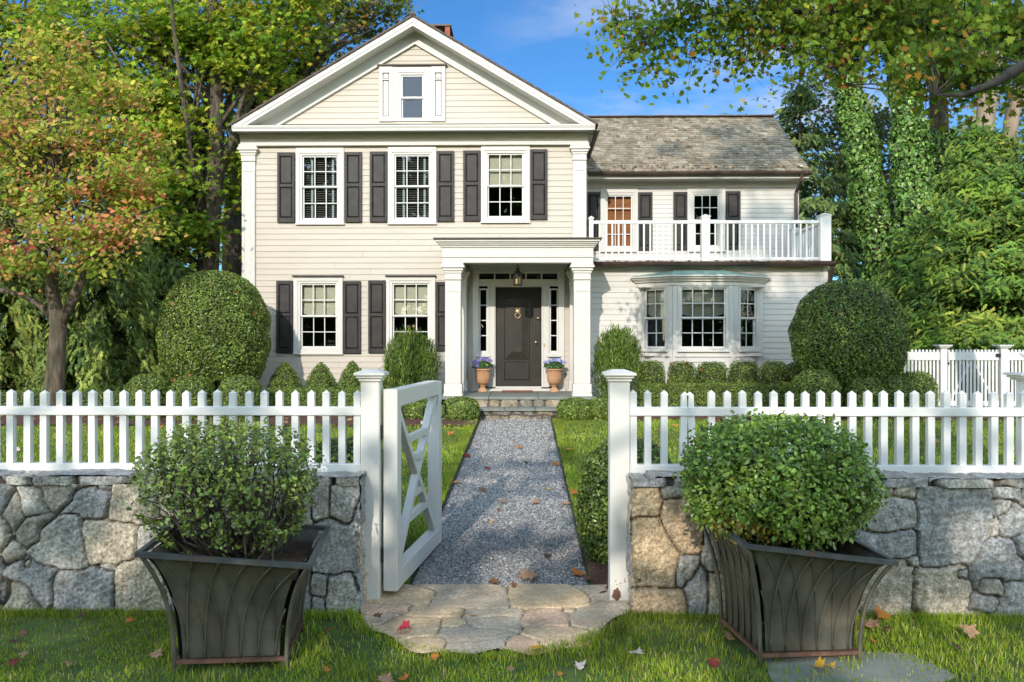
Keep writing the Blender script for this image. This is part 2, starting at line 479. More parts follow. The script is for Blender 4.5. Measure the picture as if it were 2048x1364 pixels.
G_MAPLE = [(0.22,0.35,0.028),(0.31,0.42,0.03),(0.43,0.46,0.045),(0.15,0.25,0.025),(0.55,0.44,0.05),(0.55,0.28,0.045)]
W_MAPLE = [4, 4, 2.2, 2.6, 0.7, 0.22]
G_OAK = [(0.2, 0.263, 0.037), (0.275, 0.275, 0.044), (0.375, 0.237, 0.056), (0.112, 0.163, 0.025), (0.425, 0.188, 0.05)]
W_OAK = [4, 3, 1.6, 3, 0.9]
G_DOG = [(0.36,0.42,0.05),(0.54,0.47,0.08),(0.66,0.38,0.14),(0.66,0.26,0.11),(0.24,0.34,0.04),(0.60,0.33,0.17),(0.55,0.10,0.07)]
W_DOG = [4.2, 3.2, 1.7, 1.0, 3, 1.1, 0.24]
G_BOX = [(0.135, 0.2, 0.032), (0.194, 0.265, 0.041), (0.092, 0.14, 0.022), (0.27, 0.324, 0.065)]
W_BOX = [4, 3, 3, 1]
G_YEW = [(0.098, 0.161, 0.03), (0.149, 0.218, 0.034), (0.063, 0.109, 0.023), (0.253, 0.322, 0.057)]
W_YEW = [3, 3, 2, 1]
G_HEM = [(0.14,0.20,0.05),(0.21,0.28,0.06),(0.09,0.14,0.04),(0.36,0.41,0.09)]
W_HEM = [3, 3, 2, 1.8]
G_ARB = [(0.12,0.21,0.035),(0.18,0.27,0.035),(0.065,0.13,0.03),(0.29,0.34,0.05)]
W_ARB = [3, 3, 2, 1.3]
G_IVY = [(0.11, 0.22, 0.039), (0.176, 0.308, 0.055), (0.066, 0.132, 0.028), (0.286, 0.396, 0.099)]
W_IVY = [3, 3, 2, 1]

def crown(name, blobs, per, lsize, colors, weights, tmpl, mat, parent, crad=0.5, flat=0.55, up=0.7, patch=None, shell=0.45, seed=0, gaps=()):
    """crown of leaf clusters. blobs: (cx,cy,cz,rx,ry,rz,clusters)"""
    r = np.random.default_rng(seed+11)
    Ps, Cs, cents = [], [], []
    for cx, cy, cz, rx, ry, rz, nc in blobs:
        d = sph(nc, r)*(r.random((nc, 1))**shell)
        c = np.array([cx, cy, cz]) + d*np.array([rx, ry, rz])
        cents.append(c)
        m = np.maximum(3, (per*r.uniform(0.4, 1.6, nc)).astype(int))
        rc = crad*r.uniform(0.6, 1.35, nc)
        idx = np.repeat(np.arange(nc), m)
        off = r.normal(size=(len(idx), 3))*rc[idx][:, None]*np.array([0.6, 0.6, 0.6*flat])
        Ps.append(c[idx]+off)
        col = pal(colors, weights, nc, 0.12, r)            # each spray leans to one hue
        cl = pal(colors, weights, len(idx), 0.2, r)
        k = r.random((len(idx), 1)) < 0.55
        Cs.append(np.where(k, col[idx]*(1+r.normal(0,0.15,(len(idx),1))), cl))
    Pn, C = np.concatenate(Ps), np.clip(np.concatenate(Cs), 0.004, 0.9)
    if len(gaps):                                             # openings in the canopy that let the sun through
        sd = np.array(SUN_DIR[:]); keep = np.ones(len(Pn), bool)
        for gx, gy, gz, gr in gaps:
            w = Pn - np.array([gx, gy, gz]); d = np.linalg.norm(w - (w@sd)[:, None]*sd, axis=1)
            keep &= d > gr*(1+.25*np.sin(Pn[:, 0]*9+Pn[:, 2]*7))
        Pn, C = Pn[keep], C[keep]
    n = len(Pn)
    N = r.normal(size=(n, 3)); N[:, 2] = np.abs(N[:, 2])*0.6 + up; N[:, 1] -= 0.75
    S = lsize*r.uniform(0.65, 1.35, n)
    o = leaves(name, [(tmpl, Pn, N, S, C, None, r)], mat, parent)
    return o, np.concatenate(cents)

def limbs(mb, trunk, cents, n, r0, seed=0, zlo=0.35, sag=0.3):
    """curved limbs from the upper trunk out to crown clusters"""
    r = np.random.default_rng(seed+5)
    tp = [np.array(p) for p in trunk]
    for c in cents[r.choice(len(cents), min(n, len(cents)), replace=False)]:
        # leave the trunk below the cluster
        s = r.uniform(zlo, 0.97)
        k = s*(len(tp)-1); i = int(min(k, len(tp)-2)); a = tp[i]+(tp[i+1]-tp[i])*(k-i)
        if a[2] > c[2]+0.2: a = tp[i]
        dist = np.linalg.norm(c-a)
        mid = (a+c)/2 + np.array([r.normal(0, .06), r.normal(0, .06), sag*0.25])*dist
        q1, q2 = a*0.56+mid*0.38+c*0.06, a*0.1+mid*0.5+c*0.4
        rr = r0*(1-0.55*s)*min(1, 0.4+dist*0.12)
        mb.tube([a, q1+r.normal(0,.03,3)*dist*.3, q2+r.normal(0,.03,3)*dist*.3, c], [rr, rr*.72, rr*.45, rr*.12], 6)

def tree(name, label, cat, trunk, radii, blobs, per, lsize, colors, weights, tmpl=CLUMP, group=None, nl=30, lr=0.10, bark=None, crad=0.5, flat=0.55, up=0.7, seed=0, shell=0.45, extra=None, zlo=0.35, sag=0.3, gaps=(), twigs=0):
    base = trunk[0]
    t = empty(name, base, label, cat, group)
    co, cents = crown('crown', blobs, per, lsize, colors, weights, tmpl, M_leaf, t, crad, flat, up, shell=shell, seed=seed, gaps=gaps)
    mb = MB(); mb.tube(trunk, radii, 12)
    if extra:
        for pts, rr in extra: mb.tube(pts, rr, 9)
    if twigs:                                     # twigs from the nearest bough out to each leaf cluster and on
        r = np.random.default_rng(seed); bp = []
        for pts, rr in extra:
            q = np.array(pts)
            for i in range(len(q)-1):
                for f in np.linspace(0, 1, 8): bp.append(q[i]*(1-f)+q[i+1]*f)
        bp = np.array(bp)
        for c in cents:
            d = np.linalg.norm(bp-c, axis=1); a = bp[int(np.argmin(d))]
            if d.min() > 2.6: continue
            m = a*.5+c*.5+r.normal(0, .08, 3)*d.min()
            mb.tube([a, m, c], [.007+.003*d.min(), .006, .0035], 5)
            for k in range(twigs):
                e = c+r.normal(0, .24, 3); mb.tube([m*.3+c*.7, (c+e)/2+r.normal(0,.03,3), e], [.0038, .0028, .0012], 4)
    limbs(mb, trunk, cents, nl, lr, seed, zlo, sag)
    mb.build('trunk', bark or M_bark, t, smooth=True)
    return t

def shape_shrub(name, label, cat, loc, shape, n, lsize, colors, weights, group=None, tmpl=RHOMB, mat=None, thick=0.07, seed=0, rough=0.04, stem=None, upright=0.0, orange=0, core=0.9, sprigs=0):
    """clipped shrub. shape(theta, h) -> radii (rx, ry) at height fraction h; height in shape.h"""
    r = np.random.default_rng(seed+31)
    H = shape.h
    t = empty(name, loc, label, cat, group)
    # area-weighted heights
    h = r.random(n*2); rx, ry = shape(h)
    keep = r.random(n*2) < (0.25+np.maximum(rx, ry)/np.max(np.maximum(rx, ry)))/1.25
    h = h[keep][:n]; m = len(h)
    # cap fill for flat tops
    th = r.uniform(0, 2*np.pi, m)
    rx, ry = shape(h)
    e = 0.01; rx2, ry2 = shape(np.clip(h+e, 0, 1)); dr = (np.maximum(rx2, ry2)-np.maximum(rx, ry))/(e*H)
    n1 = shape.p
    ct, st = np.cos(th), np.sin(th)
    k = (np.abs(ct)**n1+np.abs(st)**n1)**(-1/n1)
    bump = 1 + rough*(np.sin(5*th+9*h+seed)+np.sin(11*th-17*h+2*seed)+np.sin(3*th+23*h))/2.2
    dep = 1 - r.random(m)**1.6*thick/np.maximum(0.12, np.maximum(rx, ry))
    x, y, z = rx*k*ct*dep*bump, ry*k*st*dep*bump, h*H - r.random(m)*thick*0.3
    N = np.stack([ct/np.maximum(rx, .05), st/np.maximum(ry, .05), np.clip(-dr, -3, 6)/np.maximum(np.maximum(rx, ry), .05)], 1)
    N = unit(N) + r.normal(0, 0.55, (m, 3))
    Pn = np.stack([x, y, z], 1)
    C = pal(colors, weights, m, 0.2, r)
    C = np.clip(C*(1+.22*np.sin(4*th+6*h+seed)*np.sin(9*h-3*th)+.12*np.sin(13*th+20*h))[:, None], .004, .8)   # patches of newer growth
    S = lsize*r.uniform(0.6, 1.35, m)
    so = r.random(m) < .03; x[so] *= 1+r.uniform(.01,.07,so.sum()); y[so] *= 1+r.uniform(.01,.07,so.sum()); z[so] += r.uniform(0,.06,so.sum())
    T = None
    if upright: T = np.stack([r.normal(0,.35,m)+ct*.35, r.normal(0,.35,m)+st*.35, np.full(m, upright)], 1); N = np.stack([ct, st, r.normal(0,.2,m)], 1)+r.normal(0,.5,(m,3))
    gs = [(tmpl, Pn + np.array(loc), N, S, C, T, r)]
    if orange:
        q = r.choice(np.where(h > 0.5)[0], orange) if np.any(h > 0.5) else []
        Po = Pn[q]*1.01 + np.array(loc)
        gs.append((MAPLE, Po, N[q], r.uniform(.05,.09,len(q)), pal([(0.40,0.15,0.05),(0.33,0.10,0.05),(0.30,0.17,0.08)], [1,1,1], len(q)), None, r))
    leaves('foliage', gs, mat or M_gloss, t)
    # twiggy inner mass
    mb = MB(); hs = np.linspace(0.02, 0.985, 14); a, b = shape(hs)
    vs, fs = [], []; K = 18
    for i, hh in enumerate(hs):
        for j in range(K):
            tt = 2*np.pi*j/K; c_, s_ = math.cos(tt), math.sin(tt)
            kk = (abs(c_)**n1+abs(s_)**n1)**(-1/n1)
            bb = 1 + rough*(math.sin(5*tt+9*hh+seed)+math.sin(11*tt-17*hh+2*seed)+math.sin(3*tt+23*hh))/2.2
            cr = core*bb
            vs.append((loc[0]+max(0.01, a[i]*kk*cr-thick*.35)*c_, loc[1]+max(0.01, b[i]*kk*cr-thick*.35)*s_, loc[2]+hh*H*(0.97)))
    for i in range(len(hs)-1):
        for j in range(K): fs.append((i*K+j, i*K+(j+1)%K, (i+1)*K+(j+1)%K, (i+1)*K+j))
    fs.append(tuple(range(K-1,-1,-1))); fs.append(tuple((len(hs)-1)*K+j for j in range(K)))
    mb.add(vs, fs); mb.build('twigs', M_twig, t)
    if stem:
        mb = MB()
        for pts, rr in stem: mb.tube([tuple(np.array(loc)+np.array(p)) for p in pts], rr, 9)
        mb.build('stem', M_bark_d, t, smooth=True)
    return t

M_twig = paint('twig_mass', (0.035,0.045,0.015), 0.95, 0.4, 30, bump=1.0, bscale=60)

class Dome:
    """rounded clipped form: rx, ry, height, squareness of the side profile, plan exponent"""
    def __init__(s, rx, ry, h, bot=0.8, mid=0.45, p=2.0, e=2.5):
        s.rx, s.ry, s.h, s.bot, s.mid, s.p, s.e = rx, ry, h, bot, mid, p, e
    def __call__(s, h):
        h = np.asarray(h, float)
        up = np.clip((h-s.mid)/(1-s.mid), 0, 1); f = (1-up**s.e)**(1/s.e)
        lo = np.clip((s.mid-h)/s.mid, 0, 1); g = 1-(1-s.bot)*lo**2
        k = np.where(h > s.mid, f, g)
        return s.rx*k, s.ry*k
class Cone(Dome):
    def __call__(s, h):
        h = np.asarray(h, float)
        k = (1-h**2.1)**0.72*(0.78+0.22*np.clip(h/0.25, 0, 1))
        return s.rx*k+0.01, s.ry*k+0.01
# ================================================================== HOUSE
YW = 17.5                       # main front wall and lower wing wall
YU = 19.4                       # upper wing wall
YP = 15.8                       # front of the porch columns
XL, XR = PX(484, YW), PX(1176, YW)
XWE = PX(1655, YW)              # right end of the wing
ZB = 0.42
house = empty('clapboard_house', ((XL+XWE)/2, YW+2, ZB - 0.05),
              'cream two storey clapboard house with gable front, black shutters and columned porch', 'house')
RX = Matrix.Translation((0, YW, 0))

def clap(mb, xa, xb, z0, z1, pitch, holes=(), slope=None):
    """lapped boards; xa/xb numbers or functions of z; holes (x0,x1,z0,z1) are left open"""
    fa = xa if callable(xa) else (lambda z: xa)
    fb = xb if callable(xb) else (lambda z: xb)
    z = z0
    while z < z1 - 0.005:
        zt = min(z + pitch, z1)
        segs = [(fa(z), fa(zt), fb(z), fb(zt))]
        cut = [h for h in holes if h[2] < zt - 0.004 and h[3] > z + 0.004]
        out = []
        if cut:
            cut.sort(); cur0, cur1 = fa(z), fa(zt)
            for h in cut:
                if h[0] > max(cur0, cur1): out.append((cur0, cur1, h[0], h[0]))
                cur0 = cur1 = max(max(cur0, cur1), h[1]) if h[1] > min(cur0, cur1) else cur0
            if cur0 < fb(z): out.append((cur0, cur1, fb(z), fb(zt)))
        else: out = segs
        for h in cut:                              # pieces of the row above and below an opening
            def yy(q): return -0.017 + 0.013*(q-z)/(zt-z)
            for q0, q1 in ((z, min(h[2], zt)), (max(h[3], z), zt)):
                if q1 - q0 > 0.004:
                    mb.add([(h[0],yy(q0),q0),(h[1],yy(q0),q0),(h[1],yy(q1),q1),(h[0],yy(q1),q1),(h[0],0,q0),(h[1],0,q0)], [(0,1,2,3),(4,5,1,0)])
        for a0, a1, b0, b1 in out:
            if b0 - a0 < 0.01: continue
            # butt joints, offset per row
            cuts = [0.0, 1.0]
            if b0 - a0 > 3: cuts.insert(1, random.uniform(0.2, 0.8))
            for i in range(len(cuts)-1):
                e = 0.0015
                u0, u1 = cuts[i], cuts[i+1]
                p0, p1 = a0+(b0-a0)*u0+e*(i>0), a0+(b0-a0)*u1-e*(i<len(cuts)-2)
                q0, q1 = a1+(b1-a1)*u0+e*(i>0), a1+(b1-a1)*u1-e*(i<len(cuts)-2)
                j = random.uniform(-0.0012, 0.0012)
                mb.add([(p0,-0.017+j,z),(p1,-0.017+j,z),(q1,-0.004,zt),(q0,-0.004,zt),(p0,0.0,z),(p1,0.0,z)],
                       [(0,1,2,3),(4,5,1,0)])
        z = zt

def frame(mb, x0, x1, z0, z1, ix0, ix1, iz0, iz1, y0, y1, box=None):
    """rectangular frame, butt jointed"""
    b = mb.bbox
    b(x0, ix0, y0, y1, z0, z1, 0.003); b(ix1, x1, y0, y1, z0, z1, 0.003)
    if z1 - iz1 > 0.002: b(ix0, ix1, y0+0.001, y1, iz1, z1, 0.003)
    if iz0 - z0 > 0.002: b(ix0, ix1, y0+0.001, y1, z0, iz0, 0.003)

def sash_grid(mb, x0, x1, z0, z1, cols, rows, y0, y1, st=0.035, rt=0.035, rb=0.045, mw=0.019):
    """sash round the glass opening x0..x1, z0..z1 with glazing bars"""
    frame(mb, x0-st, x1+st, z0-rb, z1+rt, x0, x1, z0, z1, y0, y1)
    for i in range(1, cols):
        x = x0 + (x1-x0)*i/cols
        mb.bbox(x-mw/2, x+mw/2, y0+0.003, y1-0.003, z0, z1, 0.002)
    for r in range(1, rows):
        z = z0 + (z1-z0)*r/rows
        xs = [x0] + [x0+(x1-x0)*i/cols for i in range(1, cols)] + [x1]
        for i in range(cols):
            mb.bbox(xs[i]+(mw/2 if i else 0), xs[i+1]-(mw/2 if i < cols-1 else 0), y0+0.004, y1-0.004, z-mw/2, z+mw/2, 0.002)

def window(M, gx0, gx1, gz0, gz1, cx0, cx1, cz0, cz1, cols, rows, zm=None, shade=None, header=False, parent=None, cas_y=-0.045, sill=True, name='window'):
    """double-hung window. g* glass rectangle, c* outer casing, zm meeting rail height"""
    fr = 0.05                                       # inner frame width, outside the sash stiles
    st = 0.032
    ix0, ix1, iz0, iz1 = gx0-st-fr, gx1+st+fr, gz0-0.04-fr, gz1+st+fr
    ix0, ix1 = max(ix0, cx0+0.01), min(ix1, cx1-0.01); iz0, iz1 = max(iz0, cz0+0.01), min(iz1, cz1-0.01)
    mb = MB(M)
    frame(mb, cx0, cx1, cz0, cz1, ix0, ix1, iz0, iz1, cas_y, 0.05)
    frame(mb, ix0, ix1, iz0, iz1, gx0-st, gx1+st, gz0-0.04, gz1+st, cas_y+0.018, 0.10)
    if sill: mb.bbox(cx0-0.01, cx1+0.01, cas_y-0.022, cas_y-0.001, cz0-0.012, cz0+0.022, 0.004)
    w = mb.build(name, M_trim, parent or house)
    if header:
        hb = MB(M); hb.bbox(cx0-0.02, cx1+0.02, cas_y-0.05, 0.0, cz1+0.001, cz1+0.035, 0.006)
        hb.build('header_cap', M_lead, w)
    sb = MB(M)
    if zm is None:
        sash_grid(sb, gx0, gx1, gz0, gz1, cols, rows, 0.004, 0.042, st=st-0.001, rt=st-0.001, rb=0.039)
        pb = MB(M); pb.box(gx0-0.005, gx1+0.005, 0.020, 0.024, gz0-0.005, gz1+0.005)
    else:
        h = 0.026
        sash_grid(sb, gx0, gx1, zm+h, gz1, cols, rows, 0.002, 0.038, st=st-0.001, rt=st-0.001, rb=h+0.012)
        sash_grid(sb, gx0, gx1, gz0, zm-h, cols, rows, 0.039, 0.075, st=st-0.001, rt=h, rb=0.039)
        pb = MB(M)
        pb.box(gx0-0.005, gx1+0.005, 0.018, 0.022, zm+h-0.005, gz1+0.005)
        pb.box(gx0-0.005, gx1+0.005, 0.055, 0.059, gz0-0.005, zm-h+0.005)
    sb.build('sash', M_sash, w)
    pb.build('pane', M_glass, w)
    if shade == 'slats':
        s = MB(M); z = gz0
        while z < gz1 + 0.02:
            s.add([(gx0-0.03,0.10,z),(gx1+0.03,0.10,z),(gx1+0.03,0.145,z+0.022),(gx0-0.03,0.145,z+0.022),
                   (gx0-0.03,0.10,z-0.003),(gx1+0.03,0.10,z-0.003),(gx1+0.03,0.145,z+0.019),(gx0-0.03,0.145,z+0.019)],
                  [(0,1,2,3),(7,6,5,4),(0,4,5,1),(3,2,6,7)])
            z += 0.048
        s.build('blind', M_blind, w)
        for q in (0.22, 0.86):
            t = MB(M); x = gx0+(gx1-gx0)*q
            t.box(x-0.022, x+0.022, 0.090, 0.094, gz0, gz1+0.02); t.build('blind_tape', M_tape, w)
    elif shade in ('roman', 'roman_s'):
        s = MB(M); zb = (zm if zm else gz0) + (0.04 if shade == 'roman' else 0.06)
        n = 14
        def edge(zc, sag):
            return [(gx0-0.02+(gx1-gx0+0.04)*i/n, zc - sag*(math.sin(math.pi*i/n)**0.6)) for i in range(n+1)]
        top = [(gx1+0.02, gz1+0.03), (gx0-0.02, gz1+0.03)]
        s.prism(edge(zb+0.10, 0.07) + top, 0.115, 0.122)
        lo, hi = edge(zb+0.04, 0.075), edge(zb+0.16, 0.07)
        s.prism(lo + hi[::-1], 0.098, 0.114)
        hi2 = edge(zb+0.33, 0.03); lo2 = edge(zb+0.30, 0.035)
        s.prism(lo2 + hi2[::-1], 0.104, 0.114)
        s.build('roman_shade', M_shade, w)
    elif shade == 'bamboo':
        s = MB(M); z = gz0-0.03; k = 0
        while z < gz1+0.02:
            y = 0.10 + (0.012 if (k % 9) == 0 else 0)
            s.box(gx0-0.03, gx1+0.03, y, y+0.008, z, z+0.020); z += 0.0215; k += 1
        s.build('bamboo_blind', M_bamboo, w)
    return w

def shutter(M, x0, x1, z0, z1, panels=2):
    mb = MB(M); y0, y1 = -0.062, -0.020
    st = 0.052
    mb.bbox(x0, x0+st, y0, y1, z0, z1, 0.004); mb.bbox(x1-st, x1, y0, y1, z0, z1, 0.004)
    zs = [z0+0.09, z1-0.07]
    if panels == 2:
        zmid = z0 + (z1-z0)*0.53
        zs = [z0+0.10, zmid-0.035, zmid+0.035, z1-0.07]
    rails = [(z0, zs[0])] + [(zs[i], zs[i+1]) for i in range(1, len(zs)-2, 2)] + [(zs[-1], z1)]
    for a, b in rails: mb.bbox(x0+st, x1-st, y0+0.001, y1, a, b, 0.004)
    for i in range(0, len(zs), 2):
        a, b = zs[i], zs[i+1]; xa, xb = x0+st, x1-st
        d = 0.030
        vs = [(xa,-0.030,a),(xb,-0.030,a),(xb,-0.030,b),(xa,-0.030,b),(xa+d,-0.052,a+d),(xb-d,-0.052,a+d),(xb-d,-0.052,b-d),(xa+d,-0.052,b-d)]
        mb.add(vs, [(4,5,6,7),(0,1,5,4),(1,2,6,5),(2,3,7,6),(3,0,4,7)])
    return mb.build('shutter', M_shutter, house)

# ---- main front wall windows -------------------------------------------------
def rect(x0, x1, yt, yb, Y):
    xm = (x0+x1)/2
    return PX(x0, Y), PX(x1, Y), PZ(xm, yb, Y), PZ(xm, yt, Y)

holes = []
def front_window(c, g, ym, cols, rows, shade, header=False, name='window', sill=True):
    cx0, cx1, cz0, cz1 = rect(*c, YW); gx0, gx1, gz0, gz1 = rect(*g, YW)
    zm = PZ((g[0]+g[1])/2, ym, YW) if ym else None
    holes.append((gx0-0.06, gx1+0.06, gz0-0.03, gz1+0.03))
    return window(RX, gx0, gx1, gz0, gz1, cx0, cx1, cz0, cz1, cols, rows, zm, shade, header, sill=sill, name=name)

front_window((592.5,688.5,296.6,449), (607.7,673.3,314.5,435.7), 374, 3, 2, 'slats')
front_window((776.2,872.7,294.7,448.3), (791.9,857.4,312.6,434.6), 373, 3, 2, 'slats')
front_window((962.2,1059.5,291.6,445.6), (977.5,1044.2,309.6,431.5), 372, 3, 2, 'roman')
front_window((588,686,554,708), (604,670.6,570,692.7), 632.5, 3, 2, 'roman', True)
front_window((773,870.7,553.5,708), (787.6,854.9,569.3,692.3), 632, 3, 2, 'roman', True)
for x0, x1, yt, yb in ((556,590.6,306.5,445.5),(690.4,724.5,305,445),(740.4,775.3,304,444.5),(874.2,908.6,303,443.5),
                       (926.8,961,302,442.5),(1060.6,1094.6,299.5,440),
                       (554,586.5,562,706),(687.5,722.4,562.5,707),(737.4,771.6,561.5,706),(872,907,564,702)):
    shutter(RX, *rect(x0, x1, yt, yb, YW))

# attic window unit
ax0, ax1, az0, az1 = rect(759, 891, 133.5, 243.5, YW)
agx0, agx1, agz0, agz1 = rect(805.2, 844.2, 153, 234.5, YW)
holes_g = [(agx0-0.08, agx1+0.08, agz0-0.03, agz1+0.03)]
aw = window(RX, agx0, agx1, agz0, agz1, agx0-0.20, agx1+0.20, az0+0.005, az1, 1, 1, PZ(824,195.6,YW), None, False, sill=False, name='attic_window')
for xa, xb in ((ax0, agx0-0.203), (agx1+0.203, ax1)):
    mb = MB(RX)
    frame(mb, xa, xb, az0, az1, xa+0.075, xb-0.075, az0+0.10, az1-0.14, -0.06, 0.0)
    mb.bbox(xa+0.090, xb-0.090, -0.042, -0.004, az0+0.116, az1-0.31, 0.010)
    mb.bbox(xa+0.074, xb-0.074, -0.059, -0.004, az1-0.295, az1-0.270, 0.003); mb.bbox(xa+0.090, xb-0.090, -0.042, -0.004, az1-0.255, az1-0.155, 0.010)
    mb.build('side_panel', M_trim, aw)
mb = MB(RX); mb.bbox(ax0-0.04, ax1+0.04, -0.10, -0.001, az1+0.001, az1+0.032, 0.006); mb.build('header_cap', M_lead, aw)

# ---- main levels ----------------------------------------------------------------
zFb, zFt = PZ(830, 291, YW-0.07), PZ(830, 266.5, YW-0.07)       # frieze
YC = YW - 0.42                                                  # cornice front
zCb, zCt = PZ(830, 261, YC), PZ(830, 249.5, YC)
EX0, EX1 = PX(463, YC), PX(1190.5, YC)
xpl = PX(510, YW-0.06); xpr = PX(1146, YW-0.06)

# door bay: recessed in the porch, hole for sidelights, door, transom
dx0, dx1, dz0, dz1 = rect(992.4, 1081.7, 574.5, 772.3, YW)
sl = [rect(961, 972.7, 580, 701.7, YW), rect(1101.7, 1113.4, 580, 701.7, YW)]
tr = rect(958, 1114.5, 547, 558.5, YW)
ex0, ex1 = PX(946, YW), PX(1128.5, YW)                          # entry surround
zPlat = PZ(1036, 793.5, YP-0.06)                                # porch floor level
holes.append((ex0+0.02, ex1-0.02, zPlat-0.1, tr[3]+0.16))

mb = MB(RX)
clap(mb, xpl-0.02, xpr+0.02, ZB-0.1, zFb+0.02, 0.1240, holes)
# gable boards
zTa, zTb = PZ(826, 89.6, YW-0.06), PZ(826, 244.5, YW-0.06)
XA = (EX0+EX1)/2
slope = (PZ(823, 34, YC) - zCt) / (XA - EX0)
def tri_l(z): return XA - max(0.0, (zTa - z)) / slope - 0.05
def tri_r(z): return XA + max(0.0, (zTa - z)) / slope + 0.05
clap(mb, tri_l, tri_r, zTb-0.02, zTa+0.02, 0.1215, holes_g)
wall = mb.build('front_wall', M_siding, house)

mb = MB()
Yb = YW + 10
mb.box(XL+0.02, XL+0.14, YW+0.03, Yb, ZB-0.1, zCb); mb.box(XR-0.14, XR-0.02, YW+0.03, Yb, ZB-0.1, zCb)
mb.box(XL+0.02, XR-0.02, Yb, Yb+0.1, ZB-0.1, zCb)
mb.prism([(XL+0.1, zCb), (XR-0.1, zCb), (XA, zTa+0.2)], Yb, Yb+0.1)
mb.box(XL+0.14, XL+0.3, YW+0.001, YW+0.029, ZB-0.1, zCb)
mb.build('side_wall', M_siding, house)
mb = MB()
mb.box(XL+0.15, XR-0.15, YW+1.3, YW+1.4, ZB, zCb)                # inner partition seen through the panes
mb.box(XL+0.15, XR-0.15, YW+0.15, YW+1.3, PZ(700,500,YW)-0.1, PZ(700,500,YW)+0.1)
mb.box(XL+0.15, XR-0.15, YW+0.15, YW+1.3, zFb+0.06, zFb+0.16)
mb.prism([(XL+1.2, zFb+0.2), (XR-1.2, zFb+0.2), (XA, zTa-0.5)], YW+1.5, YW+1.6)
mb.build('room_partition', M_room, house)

# pilasters at the corners
def pilaster(name, x0, x1, zb, zt, y0, depth, cap=True, yb=None, base=True, flute=True, parent=None):
    """square post / pilaster with plinth, necking and stepped capital; front face at y0"""
    mb = MB(); y1 = y0 + depth
    ch = 0.32 if cap else 0
    mb.bbox(x0, x1, y0, y1, zb + (0.24 if base else 0), zt - ch, 0.006)
    if flute:                                     # raised edge strips leave a recessed field
        w = x1-x0; zlo, zhi = zb+(0.26 if base else 0.02), zt-ch-0.22
        for a, b in ((x0+0.004, x0+0.055), (x1-0.055, x1-0.004)):
            mb.bbox(a, b, y0-0.011, y0-0.0005, zlo, zhi, 0.003)
        mb.bbox(x0+0.004, x1-0.004, y0-0.011, y0-0.0005, zhi+0.001, zhi+0.03, 0.003)
        mb.bbox(x0+0.10, x1-0.10, y0-0.006, y0-0.0005, zlo, zhi-0.03, 0.002)
    o = mb.build(name, M_trim, parent or house)
    if base:
        b = MB(); b.bbox(x0-0.022, x1+0.022, y0-0.022, y1+0.001, zb+0.06, zb+0.2395, 0.006)
        b.bbox(x0-0.035, x1+0.035, y0-0.035, y1+0.001, zb, zb+0.0595, 0.01); b.build('plinth', M_trim, o)
    if cap:
        c = MB(); z = zt-ch
        for dz, ov in ((0.028, 0.014), (0.10, 0.006), (0.045, 0.022), (0.055, 0.045), (0.05, 0.075), (0.042, 0.055)):
            c.bbox(x0-ov, x1+ov, y0-ov-0.012, y1+0.001, z+0.0005, z+dz, min(0.006, dz*0.3)); z += dz
        c.build('capital', M_trim, o)
    return o
zPt = PZ(500, 294, YW-0.06)
pilaster('corner_pilaster', PX(483.5, YW-.06), PX(510, YW-.06), ZB, zFb-0.001, YW-0.06, 0.10)
pilaster('corner_pilaster', PX(1146, YW-.06), PX(1172.5, YW-.06), ZB, zFb-0.001, YW-0.06, 0.10)

# entablature + cornice
mb = MB()
mb.bbox(XL-0.02, XR+0.0, YW-0.075, YW+0.03, zFb+0.045, zFt, 0.005)
mb.bbox(XL-0.04, XR+0.02, YW-0.10, YW+0.03, zFb, zFb+0.0445, 0.008)
mb.bbox(XL-0.03, XR+0.01, YW-0.09, YW+0.03, zFt-0.035, zFt+0.0, 0.008)
e = mb.build('frieze', M_trim, house)
mb = MB()
pr = [(YW+0.02, zFt+0.001), (YC+0.05, zFt+0.02), (YC+0.05, zCb), (YC+0.012, zCb+0.005), (YC+0.012, zCb+0.05), (YC+0.004, zCb+0.055),
      (YC-0.012, zCt-0.02), (YC-0.012, zCt), (YW+0.02, zCt+0.05)]
mb.profile_x(pr, EX0, EX1)
mb.build('cornice', M_trim, house)
# raking cornice
zAp = PZ(823, 34, YC)
def band(y0, y1, d0, d1, zmin, xin=0.0, side=-1):
    """raked band between vertical offsets d0 (top) and d1 below the roof line, cut off at zmin"""
    t0, t1 = zAp - d0, zAp - d1
    w0, w1 = (t0 - zmin)/slope, (t1 - zmin)/slope
    poly = [(XA, t0), (XA, t1), (XA+side*w1, zmin), (XA+side*w0, zmin)]
    if side > 0: poly = poly[::-1]
    mb.prism(poly, y0, y1)
mb = MB()
for s in (-1, 1):
    band(YC-0.012, YC+0.03, 0.00, 0.105, zCt-0.001, side=s)
    band(YC+0.002, YC+0.03, 0.106, 0.175, zCt, side=s)
    band(YC+0.031, YW+0.02, 0.02, 0.165, zCt+0.01, side=s)
mb.build('raking_cornice', M_trim, house)
d_fr0 = zAp - PZ(826, 61.5, YW-0.05); d_fr1 = zAp - PZ(826, 88.5, YW-0.05)
mb = MB()
zc2 = zCt + 0.04
for s in (-1, 1):
    band(YW-0.05, YW+0.02, d_fr0-0.15, d_fr1-0.05, zc2, side=s)
    band(YW-0.07, YW+0.02, d_fr1-0.0495, d_fr1, zc2, side=s)
    band(YW-0.075, YW-0.051, d_fr0-0.04, d_fr0+0.01, zc2, side=s)
mb.build('raking_frieze', M_trim, house)
